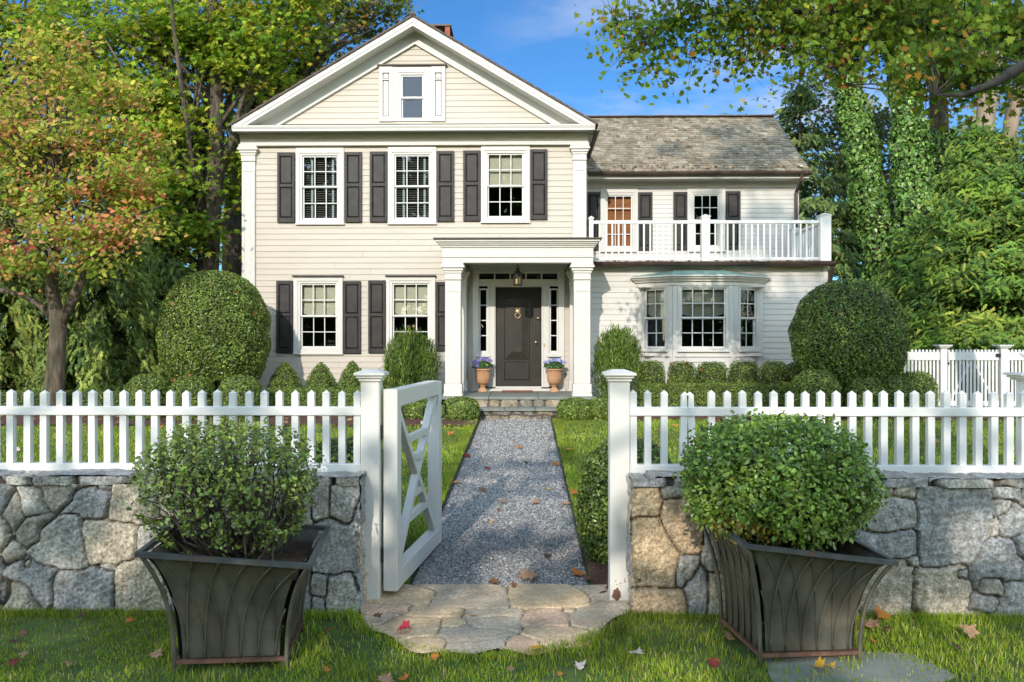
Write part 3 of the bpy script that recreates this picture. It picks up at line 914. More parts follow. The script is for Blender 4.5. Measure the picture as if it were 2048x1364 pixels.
# roof
def roof_side(mb, s, off, th, y0, y1, ov):
    z0 = zAp + off
    xe = (EX1 if s > 0 else EX0) + s*ov
    ze = z0 - abs(xe-XA)*slope
    poly = [(XA, z0), (xe, ze), (xe, ze+th), (XA, z0+th)]
    if s > 0: poly = poly[::-1]
    mb.prism(poly, y0, y1)
mb = MB()
for s in (-1, 1):
    n = 26
    for k in range(n):                         # shingle courses as stepped strips
        L0, L1 = k/n, (k+1)/n
        half = abs(EX1-XA) + 0.06
        xa, xb = XA+s*half*L0, XA+s*half*L1
        za, zb = zAp+0.004-half*L0*slope, zAp+0.004-half*L1*slope
        poly = [(xa, za), (xb, zb), (xb, zb+0.052), (xa, za+0.034)]
        if s > 0: poly = poly[::-1]
        mb.prism(poly, YC-0.05+random.uniform(-.006,.006), Yb+0.3)
mb.box(XA-0.06, XA+0.06, YC-0.06, Yb+0.3, zAp+0.03, zAp+0.062)
roof = mb.build('roof', M_roof, house)
# chimney on the ridge
yc_ = 20.0; cz1 = PZ(880, 50, yc_); cxa, cxb = PX(861, yc_), PX(899.5, yc_)
mb = MB(); mb.box(cxa, cxb, yc_, yc_+0.7, zAp-0.8, cz1-0.26)
for x in (cxa, cxb-0.115): 
    for y in (yc_, yc_+0.585):
        mb.box(x, x+0.115, y, y+0.115, cz1-0.26, cz1-0.03)
ch = mb.build('chimney', M_brick, roof)
mb = MB(); mb.bbox(cxa-0.03, cxb+0.03, yc_-0.03, yc_+0.73, cz1-0.029, cz1+0.02, 0.006); mb.build('chimney_cap', M_lead, roof)
# side eaves gutters of the main roof
for s, ex in ((-1, EX0), (1, EX1)):
    mb = MB(); x = ex + s*0.05; z = zCt - 0.085
    n = 8; pts = [(x+0.06*math.cos(math.pi+math.pi*i/n), z+0.06*math.sin(math.pi+math.pi*i/n)) for i in range(n+1)]
    pts += [(p[0]*0.9+x*0.1, p[1]*0.9+z*0.1) for p in pts[::-1]]
    mb.prism(pts[::-1], YC-0.03, Yb); mb.build('gutter', M_lead, house)
    mb = MB()
    mb.box(min(ex, ex-s*0.38), max(ex, ex-s*0.38), YW+0.021, Yb, zCb, zCb+0.03)
    mb.build('eave_soffit', M_trim, house)

# ---- entry ----------------------------------------------------------------------
mb = MB(RX)
yF, yBk = -0.03, 0.05
zTop = tr[3] + 0.10
xsL, xsR = sl[0], sl[1]
# vertical boards between lights
zd = dz0 - 0.02
mb.bbox(ex0, xsL[0]-0.03, yF-0.02, yBk, zPlat+0.001, zTop, 0.004)
mb.bbox(xsR[1]+0.03, ex1, yF-0.02, yBk, zPlat+0.001, zTop, 0.004)
mb.bbox(xsL[1]+0.03, dx0-0.012, yF-0.035, yBk, zd, dz1+0.02, 0.004)
mb.bbox(dx1+0.012, xsR[0]-0.03, yF-0.035, yBk, zd, dz1+0.02, 0.004)
for a, b in ((xsL[1]+0.045, xsL[1]+0.075), (dx0-0.06, dx0-0.03), (dx1+0.03, dx1+0.06), (xsR[0]-0.075, xsR[0]-0.045)):
    mb.bbox(a, b, yF-0.047, yF-0.0355, zd+0.02, dz1-0.02, 0.004)
mb.bbox(xsL[0]-0.03, xsR[1]+0.03, yF-0.03, yBk, dz1+0.021, tr[2]-0.03, 0.004)            # between door and transom
mb.bbox(xsL[0]-0.03, xsR[1]+0.03, yF-0.045, yBk-0.01, dz1+0.05, dz1+0.075, 0.004)
mb.bbox(xsL[0]-0.03, xsR[1]+0.03, yF-0.02, yBk, tr[3]+0.03, zTop, 0.004)
mb.bbox(ex0-0.06, ex1+0.06, yF-0.05, yBk, zTop+0.001, zTop+0.22, 0.006)
mb.bbox(dx0-0.012, dx1+0.012, yF-0.015, yBk+0.05, dz1+0.001, dz1+0.02, 0.004)
for q in (xsL, xsR):                                            # panel and sill under each sidelight
    mb.bbox(q[0]-0.03, q[1]+0.03, yF-0.005, yBk, zPlat+0.10, q[2]-0.13, 0.004)
    mb.bbox(q[0]-0.085, q[1]+0.085, yF-0.08, yBk-0.002, q[2]-0.129, q[2]-0.085, 0.008)
    mb.bbox(q[0]-0.03, q[1]+0.03, yF-0.01, yBk, q[2]-0.0845, q[2]-0.03, 0.004)
mb.bbox(ex0-0.02, ex1+0.02, yF-0.07, yBk+0.1, zPlat+0.0, zPlat+0.055, 0.006)
mb.bbox(dx0-0.012, dx1+0.012, yF-0.05, yBk+0.1, zPlat+0.0555, dz0-0.003, 0.006)
ent = mb.build('entry_surround', M_trim, house)
for q, n_ in ((xsL, 4), (xsR, 4)):
    s = MB(RX); sash_grid(s, q[0], q[1], q[2], q[3], 1, 4, -0.022, 0.02, st=0.028, rt=0.03, rb=0.03)
    so = s.build('sidelight', M_sash, house)
    p = MB(RX); p.box(q[0]-0.004, q[1]+0.004, 0.0, 0.004, q[2]-0.004, q[3]+0.004); p.build('pane', M_glass, so)
s = MB(RX); sash_grid(s, tr[0], tr[1], tr[2], tr[3], 5, 1, -0.022, 0.02, st=0.028, rt=0.028, rb=0.028, mw=0.03)
so = s.build('transom_light', M_sash, house)
p = MB(RX); p.box(tr[0]-0.004, tr[1]+0.004, 0.0, 0.004, tr[2]-0.004, tr[3]+0.004); p.build('pane', M_glass, so)
# door leaf with tall and low raised panels
mb = MB(RX); y0 = 0.0
mb.bbox(dx0, dx1, y0, y0+0.05, dz0, dz1, 0.003)
def raised(mb, xa, xb, za, zb, y, d, r):
    vs = [(xa,y,za),(xb,y,za),(xb,y,zb),(xa,y,zb),(xa+d,y-r,za+d),(xb-d,y-r,za+d),(xb-d,y-r,zb-d),(xa+d,y-r,zb-d)]
    mb.add(vs, [(4,5,6,7),(0,1,5,4),(1,2,6,5),(2,3,7,6),(3,0,4,7)])
W_ = dx1-dx0; H_ = dz1-dz0
raised(mb, dx0+0.18*W_, dx1-0.25*W_, dz0+0.27*H_, dz1-0.10*H_, -0.001, 0.02, 0.016)
raised(mb, dx0+0.22*W_, dx1-0.29*W_, dz0+0.285*H_, dz1-0.115*H_, -0.0175, 0.13, 0.02)
raised(mb, dx0+0.18*W_, dx1-0.25*W_, dz0+0.06*H_, dz0+0.25*H_, -0.001, 0.02, 0.016)
door = mb.build('front_door', M_door, house)
def dpos(x, y, dy): return (PX(x, YW), YW+dy, PZ(x, y, YW))
k = MB(); c = dpos(1035.5, 623, -0.05)                     # lion mask knocker with ring
k.tube([(c[0], c[1]+0.03, c[2]), (c[0], c[1]-0.005, c[2]), (c[0], c[1]-0.02, c[2])], [0.06, 0.055, 0.028], 14)
k.tube([(c[0]-0.03, c[1]+0.02, c[2]+0.05), (c[0]-0.035, c[1], c[2]+0.06)], [0.02, 0.012], 8)
k.tube([(c[0]+0.03, c[1]+0.02, c[2]+0.05), (c[0]+0.035, c[1], c[2]+0.06)], [0.02, 0.012], 8)
k.tube([(c[0], c[1]-0.015, c[2]-0.01), (c[0], c[1]-0.035, c[2]-0.02)], [0.022, 0.012], 8)
r = 0.055
k.tube([(c[0]+r*math.sin(2*math.pi*i/18), c[1]-0.012, c[2]-0.085+r*math.cos(2*math.pi*i/18)) for i in range(19)], 0.010, 7)
k.build('door_knocker', M_brass, door, smooth=True)
for x, y, rr, nm in ((1076, 636.5, 0.030, 'door_lock'), (1071.5, 684.5, 0.032, 'door_knob')):
    c = dpos(x, y, 0.0); k = MB()
    k.tube([(c[0], c[1]+0.002, c[2]), (c[0], c[1]-0.012, c[2]), (c[0], c[1]-0.018, c[2]), (c[0], c[1]-0.035, c[2]), (c[0], c[1]-0.05, c[2]), (c[0], c[1]-0.062, c[2])],
           [rr, rr, rr*.45, rr*.5, rr*.85, rr*.5], 14); k.build(nm, M_brass, door, smooth=True)
k = MB(); c = dpos(1089, 690.5, -0.066); k.bbox(c[0]-0.018, c[0]+0.018, c[1]-0.008, c[1], c[2]-0.03, c[2]+0.03, 0.004); k.build('door_bell', M_brass, house)

# ---- portico ----------------------------------------------------------------------
pc0, pc1 = PX(890.2, YP), PX(921.6, YP); pd0, pd1 = PX(1148, YP), PX(1180.8, YP)
zEa = PZ(1036, 526, YP)                     # underside of the porch beam
cw = pc1-pc0
pilaster('porch_column', pc0, pc1, zPlat+0.001, zEa-0.001, YP, cw)
pilaster('porch_column', pd0, pd1, zPlat+0.001, zEa-0.001, YP, cw)
for a in (pc0+0.02, pd0+0.0):               # wall pilasters behind the columns
    pilaster('wall_pilaster', a, a+cw-0.02, zPlat+0.001, zEa-0.001, YW-0.12, 0.10)
ea, eb = pc0-0.05, pd1+0.05
zF1, zF2, zF3 = PZ(1036, 516, YP), PZ(1036, 495.5, YP), PZ(1036, 483, YP)
mb = MB()
def ring(o, z0, z1, inner=0.30, b=0.006):
    mb.bbox(ea-o, eb+o, YP-0.05-o, YP-0.05+inner, z0, z1, b)
    mb.bbox(ea-o, ea+inner, YP-0.05+inner, YW-0.02, z0, z1, b)
    mb.bbox(eb-inner, eb+o, YP-0.05+inner, YW-0.02, z0, z1, b)
ring(0.0, zEa, zEa+0.10); ring(0.018, zEa+0.1005, zF1+0.035, b=0.008); ring(0.004, zF1+0.0355, zF2)
for k, (o, dz) in enumerate(((0.03,0.035),(0.055,0.03),(0.085,0.035),(0.12,0.045))):
    ring(o, zF2+0.0005, zF2+dz); zF2 += dz
mb.bbox(ea+0.301, eb-0.301, YP+0.2505, YW-0.02, zEa+0.16, zEa+0.22, 0.004)
pent = mb.build('porch_entablature', M_trim, house)
mb = MB()
mb.bbox(ea-0.16, eb+0.16, YP-0.21, YW-0.02, zF2+0.001, zF2+0.03, 0.008)
mb.add([(ea-0.15,YP-0.2,zF2+0.03),(eb+0.15,YP-0.2,zF2+0.03),(eb+0.15,YW-0.02,zF2+0.03),(ea-0.15,YW-0.02,zF2+0.03),(ea-0.05,YW-0.02,zF2+0.07),(eb+0.05,YW-0.02,zF2+0.07)],
       [(0,1,5,4),(1,2,5),(3,0,4),(2,3,4,5)])
mb.build('porch_roof', M_lead, house)

# ---- wing: lower wall, balcony, upper wall ---------------------------------------
zG = PZ(1420, 530, YW-0.12)                                    # balcony gutter centre
zLW = PZ(1420, 538, YW)
# bay geometry
BD = 0.56
bxo0, bxo1 = PX(1276, YW), PX(1524, YW)
bxi0, bxi1 = PX(1345.6, YW-BD), PX(1466, YW-BD)
holes_w = [(bxo0+0.05, bxo1-0.05, ZB+0.05, PZ(1400, 566, YW))]
mb = MB(RX); clap(mb, XR-0.1, XWE-0.08, ZB-0.1, zLW+0.05, 0.1175, holes_w)
mb.build('wing_wall', M_siding_w, house)
mb = MB(); mb.bbox(XWE-0.10, XWE, YW-0.03, YW+0.1, ZB-0.1, zLW+0.06, 0.005)
xUE = PX(1597, YU)
mb.bbox(xUE-0.10, xUE, YU-0.03, YU+0.1, zLW+0.2, PZ(1500, 350, YU)-0.02, 0.005)
mb.bbox(XR-0.1, XWE, YW-0.022, YW, zLW+0.02, zLW+0.14, 0.004)
mb.build('corner_board', M_trim, house)
# upper wall
MU = Matrix.Translation((0, YU, 0))
zUf0, zUf1 = PZ(1390, 376, YU), PZ(1390, 364, YU)
def up_rect(*a): return rect(*a, YU)
gA = up_rect(1215.3, 1262, 393, 491.5); cA = up_rect(1201, 1275, 377, 503.5)
gB = up_rect(1388.8, 1435.5, 391.5, 490); cB = up_rect(1374, 1449.8, 376.5, 503)
hu = [(g[0]-0.06, g[1]+0.06, g[2]-0.03, g[3]+0.03) for g in (gA, gB)]
zD = PZ(1420, 524, YW-0.05) + 0.02                            # deck level
mb = MB(MU); clap(mb, XR-0.2, xUE-0.08, zD-0.05, zUf0+0.02, 0.1045, hu)
mb.build('upper_wing_wall', M_siding_w, house)
mb = MB(); mb.bbox(XR-0.2, xUE-0.101, YU-0.04, YU+0.02, zUf0, zUf1-0.02, 0.005)
mb.bbox(XR-0.2, xUE+0.03, YU-0.075, YU+0.02, zUf1-0.0195, zUf1+0.03, 0.008)
mb.bbox(XR-0.2, xUE+0.0, YU-0.035, YU+0.02, zUf1+0.0305, PZ(1390,352,YU), 0.005)
mb.build('wing_frieze', M_trim, house)
window(MU, *gA, *cA, 3, 2, PZ(1239, 442.5, YU), 'bamboo', cas_y=-0.04)
window(MU, *gB, *cB, 3, 2, PZ(1412, 441, YU), None, cas_y=-0.04)
for x0, x1, yt, yb in ((1174,1200,385,500.5),(1276,1304.3,385,500.5),(1346.2,1374,384.5,500),(1450.8,1480,383,499)):
    shutter(MU, *up_rect(x0, x1, yt, yb))
# wing roof of separate wooden shingles
yE, yR = YU-0.42, 21.75
zE, zR = PZ(1400, 343, yE), PZ(1400, 235.5, yR)
xr0, xr1 = XR+0.13, PX(1620, yE)
sl_len = math.hypot(yR-yE, zR-zE); nrow = 25
ty, tz = (yR-yE)/sl_len, (zR-zE)/sl_len
mb = MB()
for r in range(nrow):
    x = xr0 - random.uniform(0, 0.12)
    u0 = r*sl_len/nrow; u1 = u0 + sl_len/nrow*1.6
    u1 = min(u1, sl_len+0.02)
    while x < xr1:
        w = random.uniform(0.09, 0.19); x1 = min(x+w, xr1+random.uniform(-0.012,0.012))
        t = 0.028 + random.uniform(-0.006, 0.010)
        b = random.uniform(0.72, 1.2); wv = random.random()
        base = np.array([0.33,0.275,0.20]) if wv < 0.72 else (np.array([0.24,0.195,0.135]) if wv < 0.9 else np.array([0.39,0.34,0.27]))
        mb.cur = tuple(base*b)
        j = random.uniform(-0.008, 0.008)
        def q(u, h): return (yE + ty*u - tz*h, zE + tz*u + ty*h)
        (a0,b0),(a1,b1),(a2,b2),(a3,b3) = q(u0+j,0.004), q(u0+j,t), q(u1,0.012), q(u1,0.002)
        xa, xb = x+0.002, x1-0.002
        mb.add([(xa,a0,b0),(xb,a0,b0),(xb,a1,b1),(xa,a1,b1),(xa,a2,b2),(xb,a2,b2),(xa,a3,b3),(xb,a3,b3)],
               [(0,1,2,3),(3,2,5,4),(0,3,4,6),(1,7,5,2),(6,7,1,0)])
        x = x1
wroof = mb.build('wing_roof', M_shingle, house, col=True)
mb = MB()
def slab(y0, z0, y1, z1, th): return [(y0,z0),(y1,z1),(y1,z1-th),(y0,z0-th)]
mb.profile_x(slab(yE, zE, yR, zR, 0.06)[::-1], xr0, xr1-0.015)
mb.profile_x(slab(yR, zR, 2*yR-yE, zE, 0.06)[::-1], xr0, xr1)
mb.build('roof_deck', M_roof, wroof)
mb = MB()
x = xr0
while x < xr1:
    x1 = min(x+0.4, xr1); mb.bbox(x+.002, x1-.002, yR-0.11, yR+0.11, zR+0.012+random.uniform(0,.008), zR+0.045+random.uniform(0,.01), 0.01); x = x1
mb.build('ridge_cap', M_roof, wroof)
# closing walls of the wing
mb = MB()
yEnd = 2*yR - yE - 0.4
mb.box(xUE-0.09, xUE-0.001, YU+0.101, yEnd, zD, zE); mb.box(XR, xUE, yEnd, yEnd+0.1, ZB, zE)
gz = [(YU+0.101, zE), (yEnd, zE), (yR, zR-0.09)]
mb.add([(xUE-0.09, y, z) for y, z in gz] + [(xUE-0.001, y, z) for y, z in gz], [(0,1,2),(5,4,3),(0,3,4,1),(1,4,5,2),(2,5,3,0)])
mb.box(XWE-0.09, XWE-0.001, YW+0.101, yEnd, ZB-0.1, zLW+0.14)
mb.add([(xr0+0.01, y, z) for y, z in gz] + [(xr0+0.09, y, z) for y, z in gz], [(0,1,2),(5,4,3),(0,3,4,1),(1,4,5,2),(2,5,3,0)])
mb.build('wing_side_wall', M_siding_w, house)
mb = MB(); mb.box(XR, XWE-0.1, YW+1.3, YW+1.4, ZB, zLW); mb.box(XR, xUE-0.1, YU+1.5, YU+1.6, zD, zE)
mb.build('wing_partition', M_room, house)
# eave soffit, gutters, downspouts
mb = MB(); mb.box(XR, xr1-0.02, yE+0.02, YU, zE-0.16, zE-0.13); mb.bbox(XR, xr1-0.02, yE+0.0, yE+0.02, zE-0.16, zE-0.055, 0.003)
mb.build('wing_soffit', M_trim, house)
def gutter(x0, x1, y, z, r, mat):
    mb = MB(); n = 10
    pr = [(y+r*math.cos(math.pi+math.pi*i/n), z+r*math.sin(math.pi+math.pi*i/n)) for i in range(n+1)]
    pr = pr + [(y+(r-0.006)*math.cos(2*math.pi-math.pi*i/n), z+(r-0.006)*math.sin(2*math.pi-math.pi*i/n)) for i in range(n+1)]
    mb.profile_x(pr[::-1], x0, x1)
    mb.tube([(x0, y-r, z), (x1, y-r, z)], 0.011, 6)
    for k in range(int((x1-x0)/0.9)+1):
        x = x0 + 0.2 + k*0.9
        if x < x1: mb.bbox(x-0.012, x+0.012, y-r-0.008, y+r, z-0.001, z+0.006, 0.002)
    mb.prism([(x0,z),(x0,z-r*0.7),(x0+0.004,z-r*0.7),(x0+0.004,z)], y-r*0.7, y+r*0.7)
    mb.prism([(x1-0.004,z),(x1-0.004,z-r*0.7),(x1,z-r*0.7),(x1,z)], y-r*0.7, y+r*0.7)
    return mb.build('gutter', mat, house)
gutter(XR+0.12, xr1+0.01, yE-0.07, zE-0.035, 0.065, M_copper)
gutter(pd1+0.10, PX(1671, YW-0.25), YW-0.24, zG+0.05, 0.085, M_copper)
mb = MB(); xd = PX(1592, YU-0.08)
mb.tube([(xd, yE-0.07, zE-0.09), (xd, yE-0.05, zE-0.2), (xd, YU-0.09, zE-0.42), (xd, YU-0.09, zD+0.1)], 0.04, 10)
mb.build('downspout', M_copper, house)
mb = MB(); xd = PX(1660, YW-0.1)
mb.tube([(xd, YW-0.24, zG-0.03), (xd, YW-0.18, zG-0.15), (xd, YW-0.08, zG-0.35), (xd, YW-0.08, ZB)], 0.045, 10)
mb.build('downspout', M_copper, house)
# balcony deck and railing
mb = MB(); mb.bbox(XR, XWE+0.05, YW-0.16, YU-0.02, zD-0.075, zD-0.015, 0.004)
mb.bbox(XR, XWE+0.03, YW-0.15, YW-0.03, zLW+0.10, zD-0.0755, 0.004)
mb.build('balcony_deck', M_lead, house)
YRl = YW - 0.08
rail = MB(); zr0, zr1 = PZ(1420, 447.5, YRl), PZ(1420, 441, YRl); zb0, zb1 = PZ(1420, 520.5, YRl), PZ(1420, 515, YRl)
xm0, xm1 = PX(1402, YRl), PX(1418.5, YRl); xc0, xc1 = PX(1637.5, YRl), PX(1659, YRl); xl0 = PX(1178, YRl)
for a, b in ((xl0+0.09, xm0), (xm1, xc0)):
    rail.bbox(a, b, YRl-0.03, YRl+0.03, zr0, zr1, 0.006); rail.bbox(a, b, YRl-0.022, YRl+0.022, zb0, zb1, 0.005)
    for fx in (0.42,): rail.bbox(a+(b-a)*fx-0.015, a+(b-a)*fx+0.015, YRl-0.015, YRl+0.015, zD-0.014, zb0-0.001, 0.003)
xs = (xc0+xc1)/2
rail.bbox(xs-0.03, xs+0.03, YRl+0.1, YU-0.16, zr0, zr1, 0.006); rail.bbox(xs-0.022, xs+0.022, YRl+0.1, YU-0.16, zb0, zb1, 0.005)
br = rail.build('balcony_railing', M_sash, house)
def rail_post(x0, x1, y0, y1, zt):
    m = MB(); m.bbox(x0, x1, y0, y1, zD-0.014, zt-0.05, 0.006)
    m.bbox(x0-0.012, x1+0.012, y0-0.012, y1+0.012, zt-0.0495, zt-0.02, 0.006)
    cx, cy = (x0+x1)/2, (y0+y1)/2
    m.add([(x0-0.02,y0-0.02,zt-0.0195),(x1+0.02,y0-0.02,zt-0.0195),(x1+0.02,y1+0.02,zt-0.0195),(x0-0.02,y1+0.02,zt-0.0195),(cx,cy,zt+0.03)],
          [(3,2,1,0),(0,1,4),(1,2,4),(2,3,4),(3,0,4)])
    return m.build('railing_post', M_sash, br)
zpt = PZ(1648, 430.5, YRl)
pw = 0.2
rail_post(xm0, xm1, YRl-0.085, YRl+0.085, zpt); rail_post(xc0, xc1, YRl-0.11, YRl+0.10, zpt+0.02)
rail_post(xl0, xl0+0.09, YRl-0.045, YRl+0.045, zpt-0.03); rail_post(xs-0.09, xs+0.09, YU-0.155, YU-0.03, zpt-0.02)
for a, b in ((xl0+0.09, xm0), (xm1, xc0)):
    n = round((b-a)/0.130)
    for i in range(1, n):
        x = a+(b-a)*i/n; m = MB(); m.bbox(x-0.017, x+0.017, YRl-0.017, YRl+0.017, zb1, zr0, 0.003); m.build('baluster', M_sash, br)
n = 13
for i in range(1, n):
    y = YRl+0.1+(YU-0.16-YRl-0.1)*i/n; m = MB(); m.bbox(xs-0.017, xs+0.017, y-0.017, y+0.017, zb1, zr0, 0.003); m.build('baluster', M_sash, br)

# ---- bay window --------------------------------------------------------------------
YB = YW - BD
def facet(p0, p1):
    """matrix whose x runs from p0 to p1 in plan and y points into the house"""
    d = Vector((p1[0]-p0[0], p1[1]-p0[1], 0)); Ln = d.length; d.normalize()
    n = Vector((-d.y, d.x, 0))
    return Matrix(((d.x, n.x, 0, p0[0]), (d.y, n.y, 0, p0[1]), (0, 0, 1, 0), (0, 0, 0, 1))), Ln
corners = [(bxo0, YW-0.02), (bxi0, YB), (bxi1, YB), (bxo1, YW-0.02)]
zBt = PZ(1405, 571, YB)                                       # top of the bay walls
bay = MB()
gl = [((1292.5,1328),(579.5,692)), ((1364.5,1448.3),(579,693)), ((1482,1510),(581,692))]
cols_ = (2, 4, 2)
wins = []
zc0_s, zc1_s, zmm = PZ(1405, 693, YB), PZ(1405, 579, YB), PZ(1405, 636, YB)
for i in range(3):
    M, Ln = facet(corners[i], corners[i+1])
    def along(x):
        """distance along this facet at which photo column x is seen"""
        u = (x-CX)/F_PX; r = Vector((math.cos(YAW)*u-math.sin(YAW), math.cos(YAW)+math.sin(YAW)*u))
        p = Vector(corners[i]); d = (Vector(corners[i+1])-p)/Ln
        return (r.x*p.y - r.y*p.x)/(d.x*r.y - d.y*r.x)
    wins.append((M, Ln, along(gl[i][0][0]), along(gl[i][0][1]), zc0_s, zc1_s, zmm))
for i, (M, Ln, gx0, gx1, z0_, z1_, zm_) in enumerate(wins):
    bay.M = M
    m = 0.10
    cx0, cx1 = max(0.07, gx0-m), min(Ln-0.07, gx1+m)
    cz0, cz1 = z0_-0.10, z1_+0.065
    bay.bbox(0.0, cx0+0.02, -0.02, 0.05, ZB, zBt, 0.004); bay.bbox(cx1-0.02, Ln, -0.02, 0.05, ZB, zBt, 0.004)
    bay.bbox(cx0+0.021, cx1-0.021, -0.018, 0.05, cz1-0.02, zBt, 0.004)
    bay.bbox(cx0+0.021, cx1-0.021, -0.016, 0.05, ZB, cz0+0.02, 0.004)
    bay.bbox(0.03, Ln-0.03, -0.045, -0.0205, cz0-0.115, cz0-0.085, 0.006)
    frame(bay, cx0, cx1, ZB+0.2, cz0-0.13, cx0+0.09, cx1-0.09, ZB+0.25, cz0-0.22, -0.04, -0.0205)
    bay.bbox(-0.02, Ln+0.02, -0.035, 0.04, zBt+0.001, zBt+0.085, 0.004)
    z = zBt+0.0855
    for o, dz in ((0.05,0.03),(0.075,0.025),(0.11,0.035),(0.15,0.028)):
        bay.bbox(-o*0.6, Ln+o*0.6, -0.03-o, 0.04, z, z+dz, 0.005); z += dz+0.0005
bay.M = None
zBr = z
bw = bay.build('bay_window', M_trim, house)
for i, (M, Ln, gx0, gx1, z0_, z1_, zm_) in enumerate(wins):
    m = 0.10
    cx0, cx1 = max(0.07, gx0-m), min(Ln-0.07, gx1+m)
    window(M, gx0, gx1, z0_, z1_, cx0, cx1, z0_-0.10, z1_+0.065, cols_[i], 2, zm_, 'roman_s', cas_y=-0.045)
mb = MB()
ov = 0.17
rp = [(bxo0-ov*0.75, YW-0.02), (bxi0-ov*0.4, YB-ov), (bxi1+ov*0.4, YB-ov), (bxo1+ov*0.75, YW-0.02)]
zt_ = PZ(1405, 540, YW-0.15); tp = [(bxi0+0.10, YW-0.03), (bxi0+0.14, YW-0.10), (bxi1-0.14, YW-0.10), (bxi1-0.10, YW-0.03)]
vs = [(x, y, zBr) for x, y in rp] + [(x, y, zBr+0.018) for x, y in rp] + [(x, y, zt_) for x, y in tp]
mb.add(vs, [(3,2,1,0),(0,1,5,4),(1,2,6,5),(2,3,7,6),(4,5,9,8),(5,6,10,9),(6,7,11,10),(8,9,10,11),(0,4,8,11,7,3)])
for a, b in ((1, 1), (2, 2)):
    mb.tube([(rp[a][0], rp[a][1], zBr+0.022), (tp[b][0], tp[b][1], zt_+0.004)], 0.012, 6)
xmid = (bxi0+bxi1)/2
mb.tube([(xmid, YB-ov, zBr+0.022), (xmid, YW-0.10, zt_+0.004)], 0.012, 6)
mb.build('bay_roof', M_verdigris, house)
mb = MB(); mb.box(bxo0, bxo1, YW-0.3, YW+0.0, zBt-0.02, zBt-0.0); mb.build('bay_ceiling', M_trim, house)
mb = MB(); mb.box(bxo0+.1, bxo1-.1, YW-0.35, YW+1.2, z0_-0.2, z0_-0.14); mb.build('window_seat', M_trim, house)

# ---- porch floor and steps -----------------------------------------------------------
def stone_field(seeds, u0, u1, v0, v1, res, fmap, depth=0.05, gap=0.018, rough=0.012, pexp=6.0, joint=(0.11,0.10,0.085), seed=1, tone=1.0, tilt=0.022, top_flat=False):
    """height field of fitted stones. seeds: (cu,cv,half_u,half_v,colour)"""
    nu, nv = int((u1-u0)/res)+1, int((v1-v0)/res)+1
    U, V = np.meshgrid(np.linspace(u0, u1, nu), np.linspace(v0, v1, nv))
    r = np.random.default_rng(seed)
    def wob(s, amp):
        g = np.zeros_like(U)
        for k in range(5):
            a, b = r.normal(0, s, 2); ph = r.uniform(0, 6.28)
            g += np.sin(a*U + b*V + ph)
        return g*amp/5
    Uw, Vw = U + wob(11, 0.026) + wob(40, 0.006), V + wob(11, 0.026) + wob(40, 0.006)
    D = []
    for cu, cv, hu, hv, c in seeds:
        a = r.uniform(-0.12, 0.12)
        du, dv = Uw-cu, Vw-cv
        du, dv = du*math.cos(a)-dv*math.sin(a), du*math.sin(a)+dv*math.cos(a)
        D.append((np.abs(du/hu)**pexp + np.abs(dv/hv)**pexp)**(1/pexp))
    D = np.array(D); idx = np.argsort(D, axis=0)[:2]
    d1 = np.take_along_axis(D, idx[:1], 0)[0]; d2 = np.take_along_axis(D, idx[1:2], 0)[0]
    i1 = idx[0]
    sz = np.array([min(s[2], s[3]) for s in seeds])[i1]
    edge = (d2-d1)*sz*0.5
    prof = np.clip((edge-gap*0.5)/0.013, 0, 1); prof = 1-(1-prof)**3.0
    tu = r.normal(0, tilt, len(seeds))[i1]; tv = r.normal(0, tilt, len(seeds))[i1]; th = r.uniform(-0.012, 0.012, len(seeds))[i1]
    cu = np.array([s[0] for s in seeds])[i1]; cv = np.array([s[1] for s in seeds])[i1]
    face = th + tu*(U-cu) + tv*(V-cv)
    nz = wob(30, rough) + wob(70, rough*0.7) + wob(150, rough*0.5)
    # faceted breaks
    fb = np.maximum(0, wob(9, 1.0)*np.sign(wob(5,1.0)))*rough*1.6
    H = prof*(depth + face + nz - fb) - (1-prof)*0.012
    inj = prof < 0.06
    cols = np.array([s[4] for s in seeds])[i1]*tone
    jit = 1 + (wob(22, 0.30) + wob(60, 0.2))[..., None]
    cols = np.where(inj[..., None], np.array(joint), cols*np.clip(jit, 0.5, 1.5))
    pos = np.stack(fmap(U, V, H), -1).reshape(-1, 3)
    a = np.arange(nu*nv).reshape(nv, nu)
    q = np.stack([a[:-1,:-1], a[:-1,1:], a[1:,1:], a[1:,:-1]], -1).reshape(-1, 4)
    return pos, q, cols.reshape(-1, 3)

def join_fields(name, fields, mat, parent=None, smooth=True):
    Vs, Qs, Cs, b = [], [], [], 0
    for p, q, c in fields:
        Vs.append(p); Qs.append(q+b); Cs.append(c); b += len(p)
    V = np.concatenate(Vs)
    if parent is not None: V = V - root_loc(parent)
    Q = np.concatenate(Qs)
    return link_mesh(name, np_mesh(name, V, Q.ravel(), np.full(len(Q), 4), mat, np.concatenate(Cs), smooth), parent)

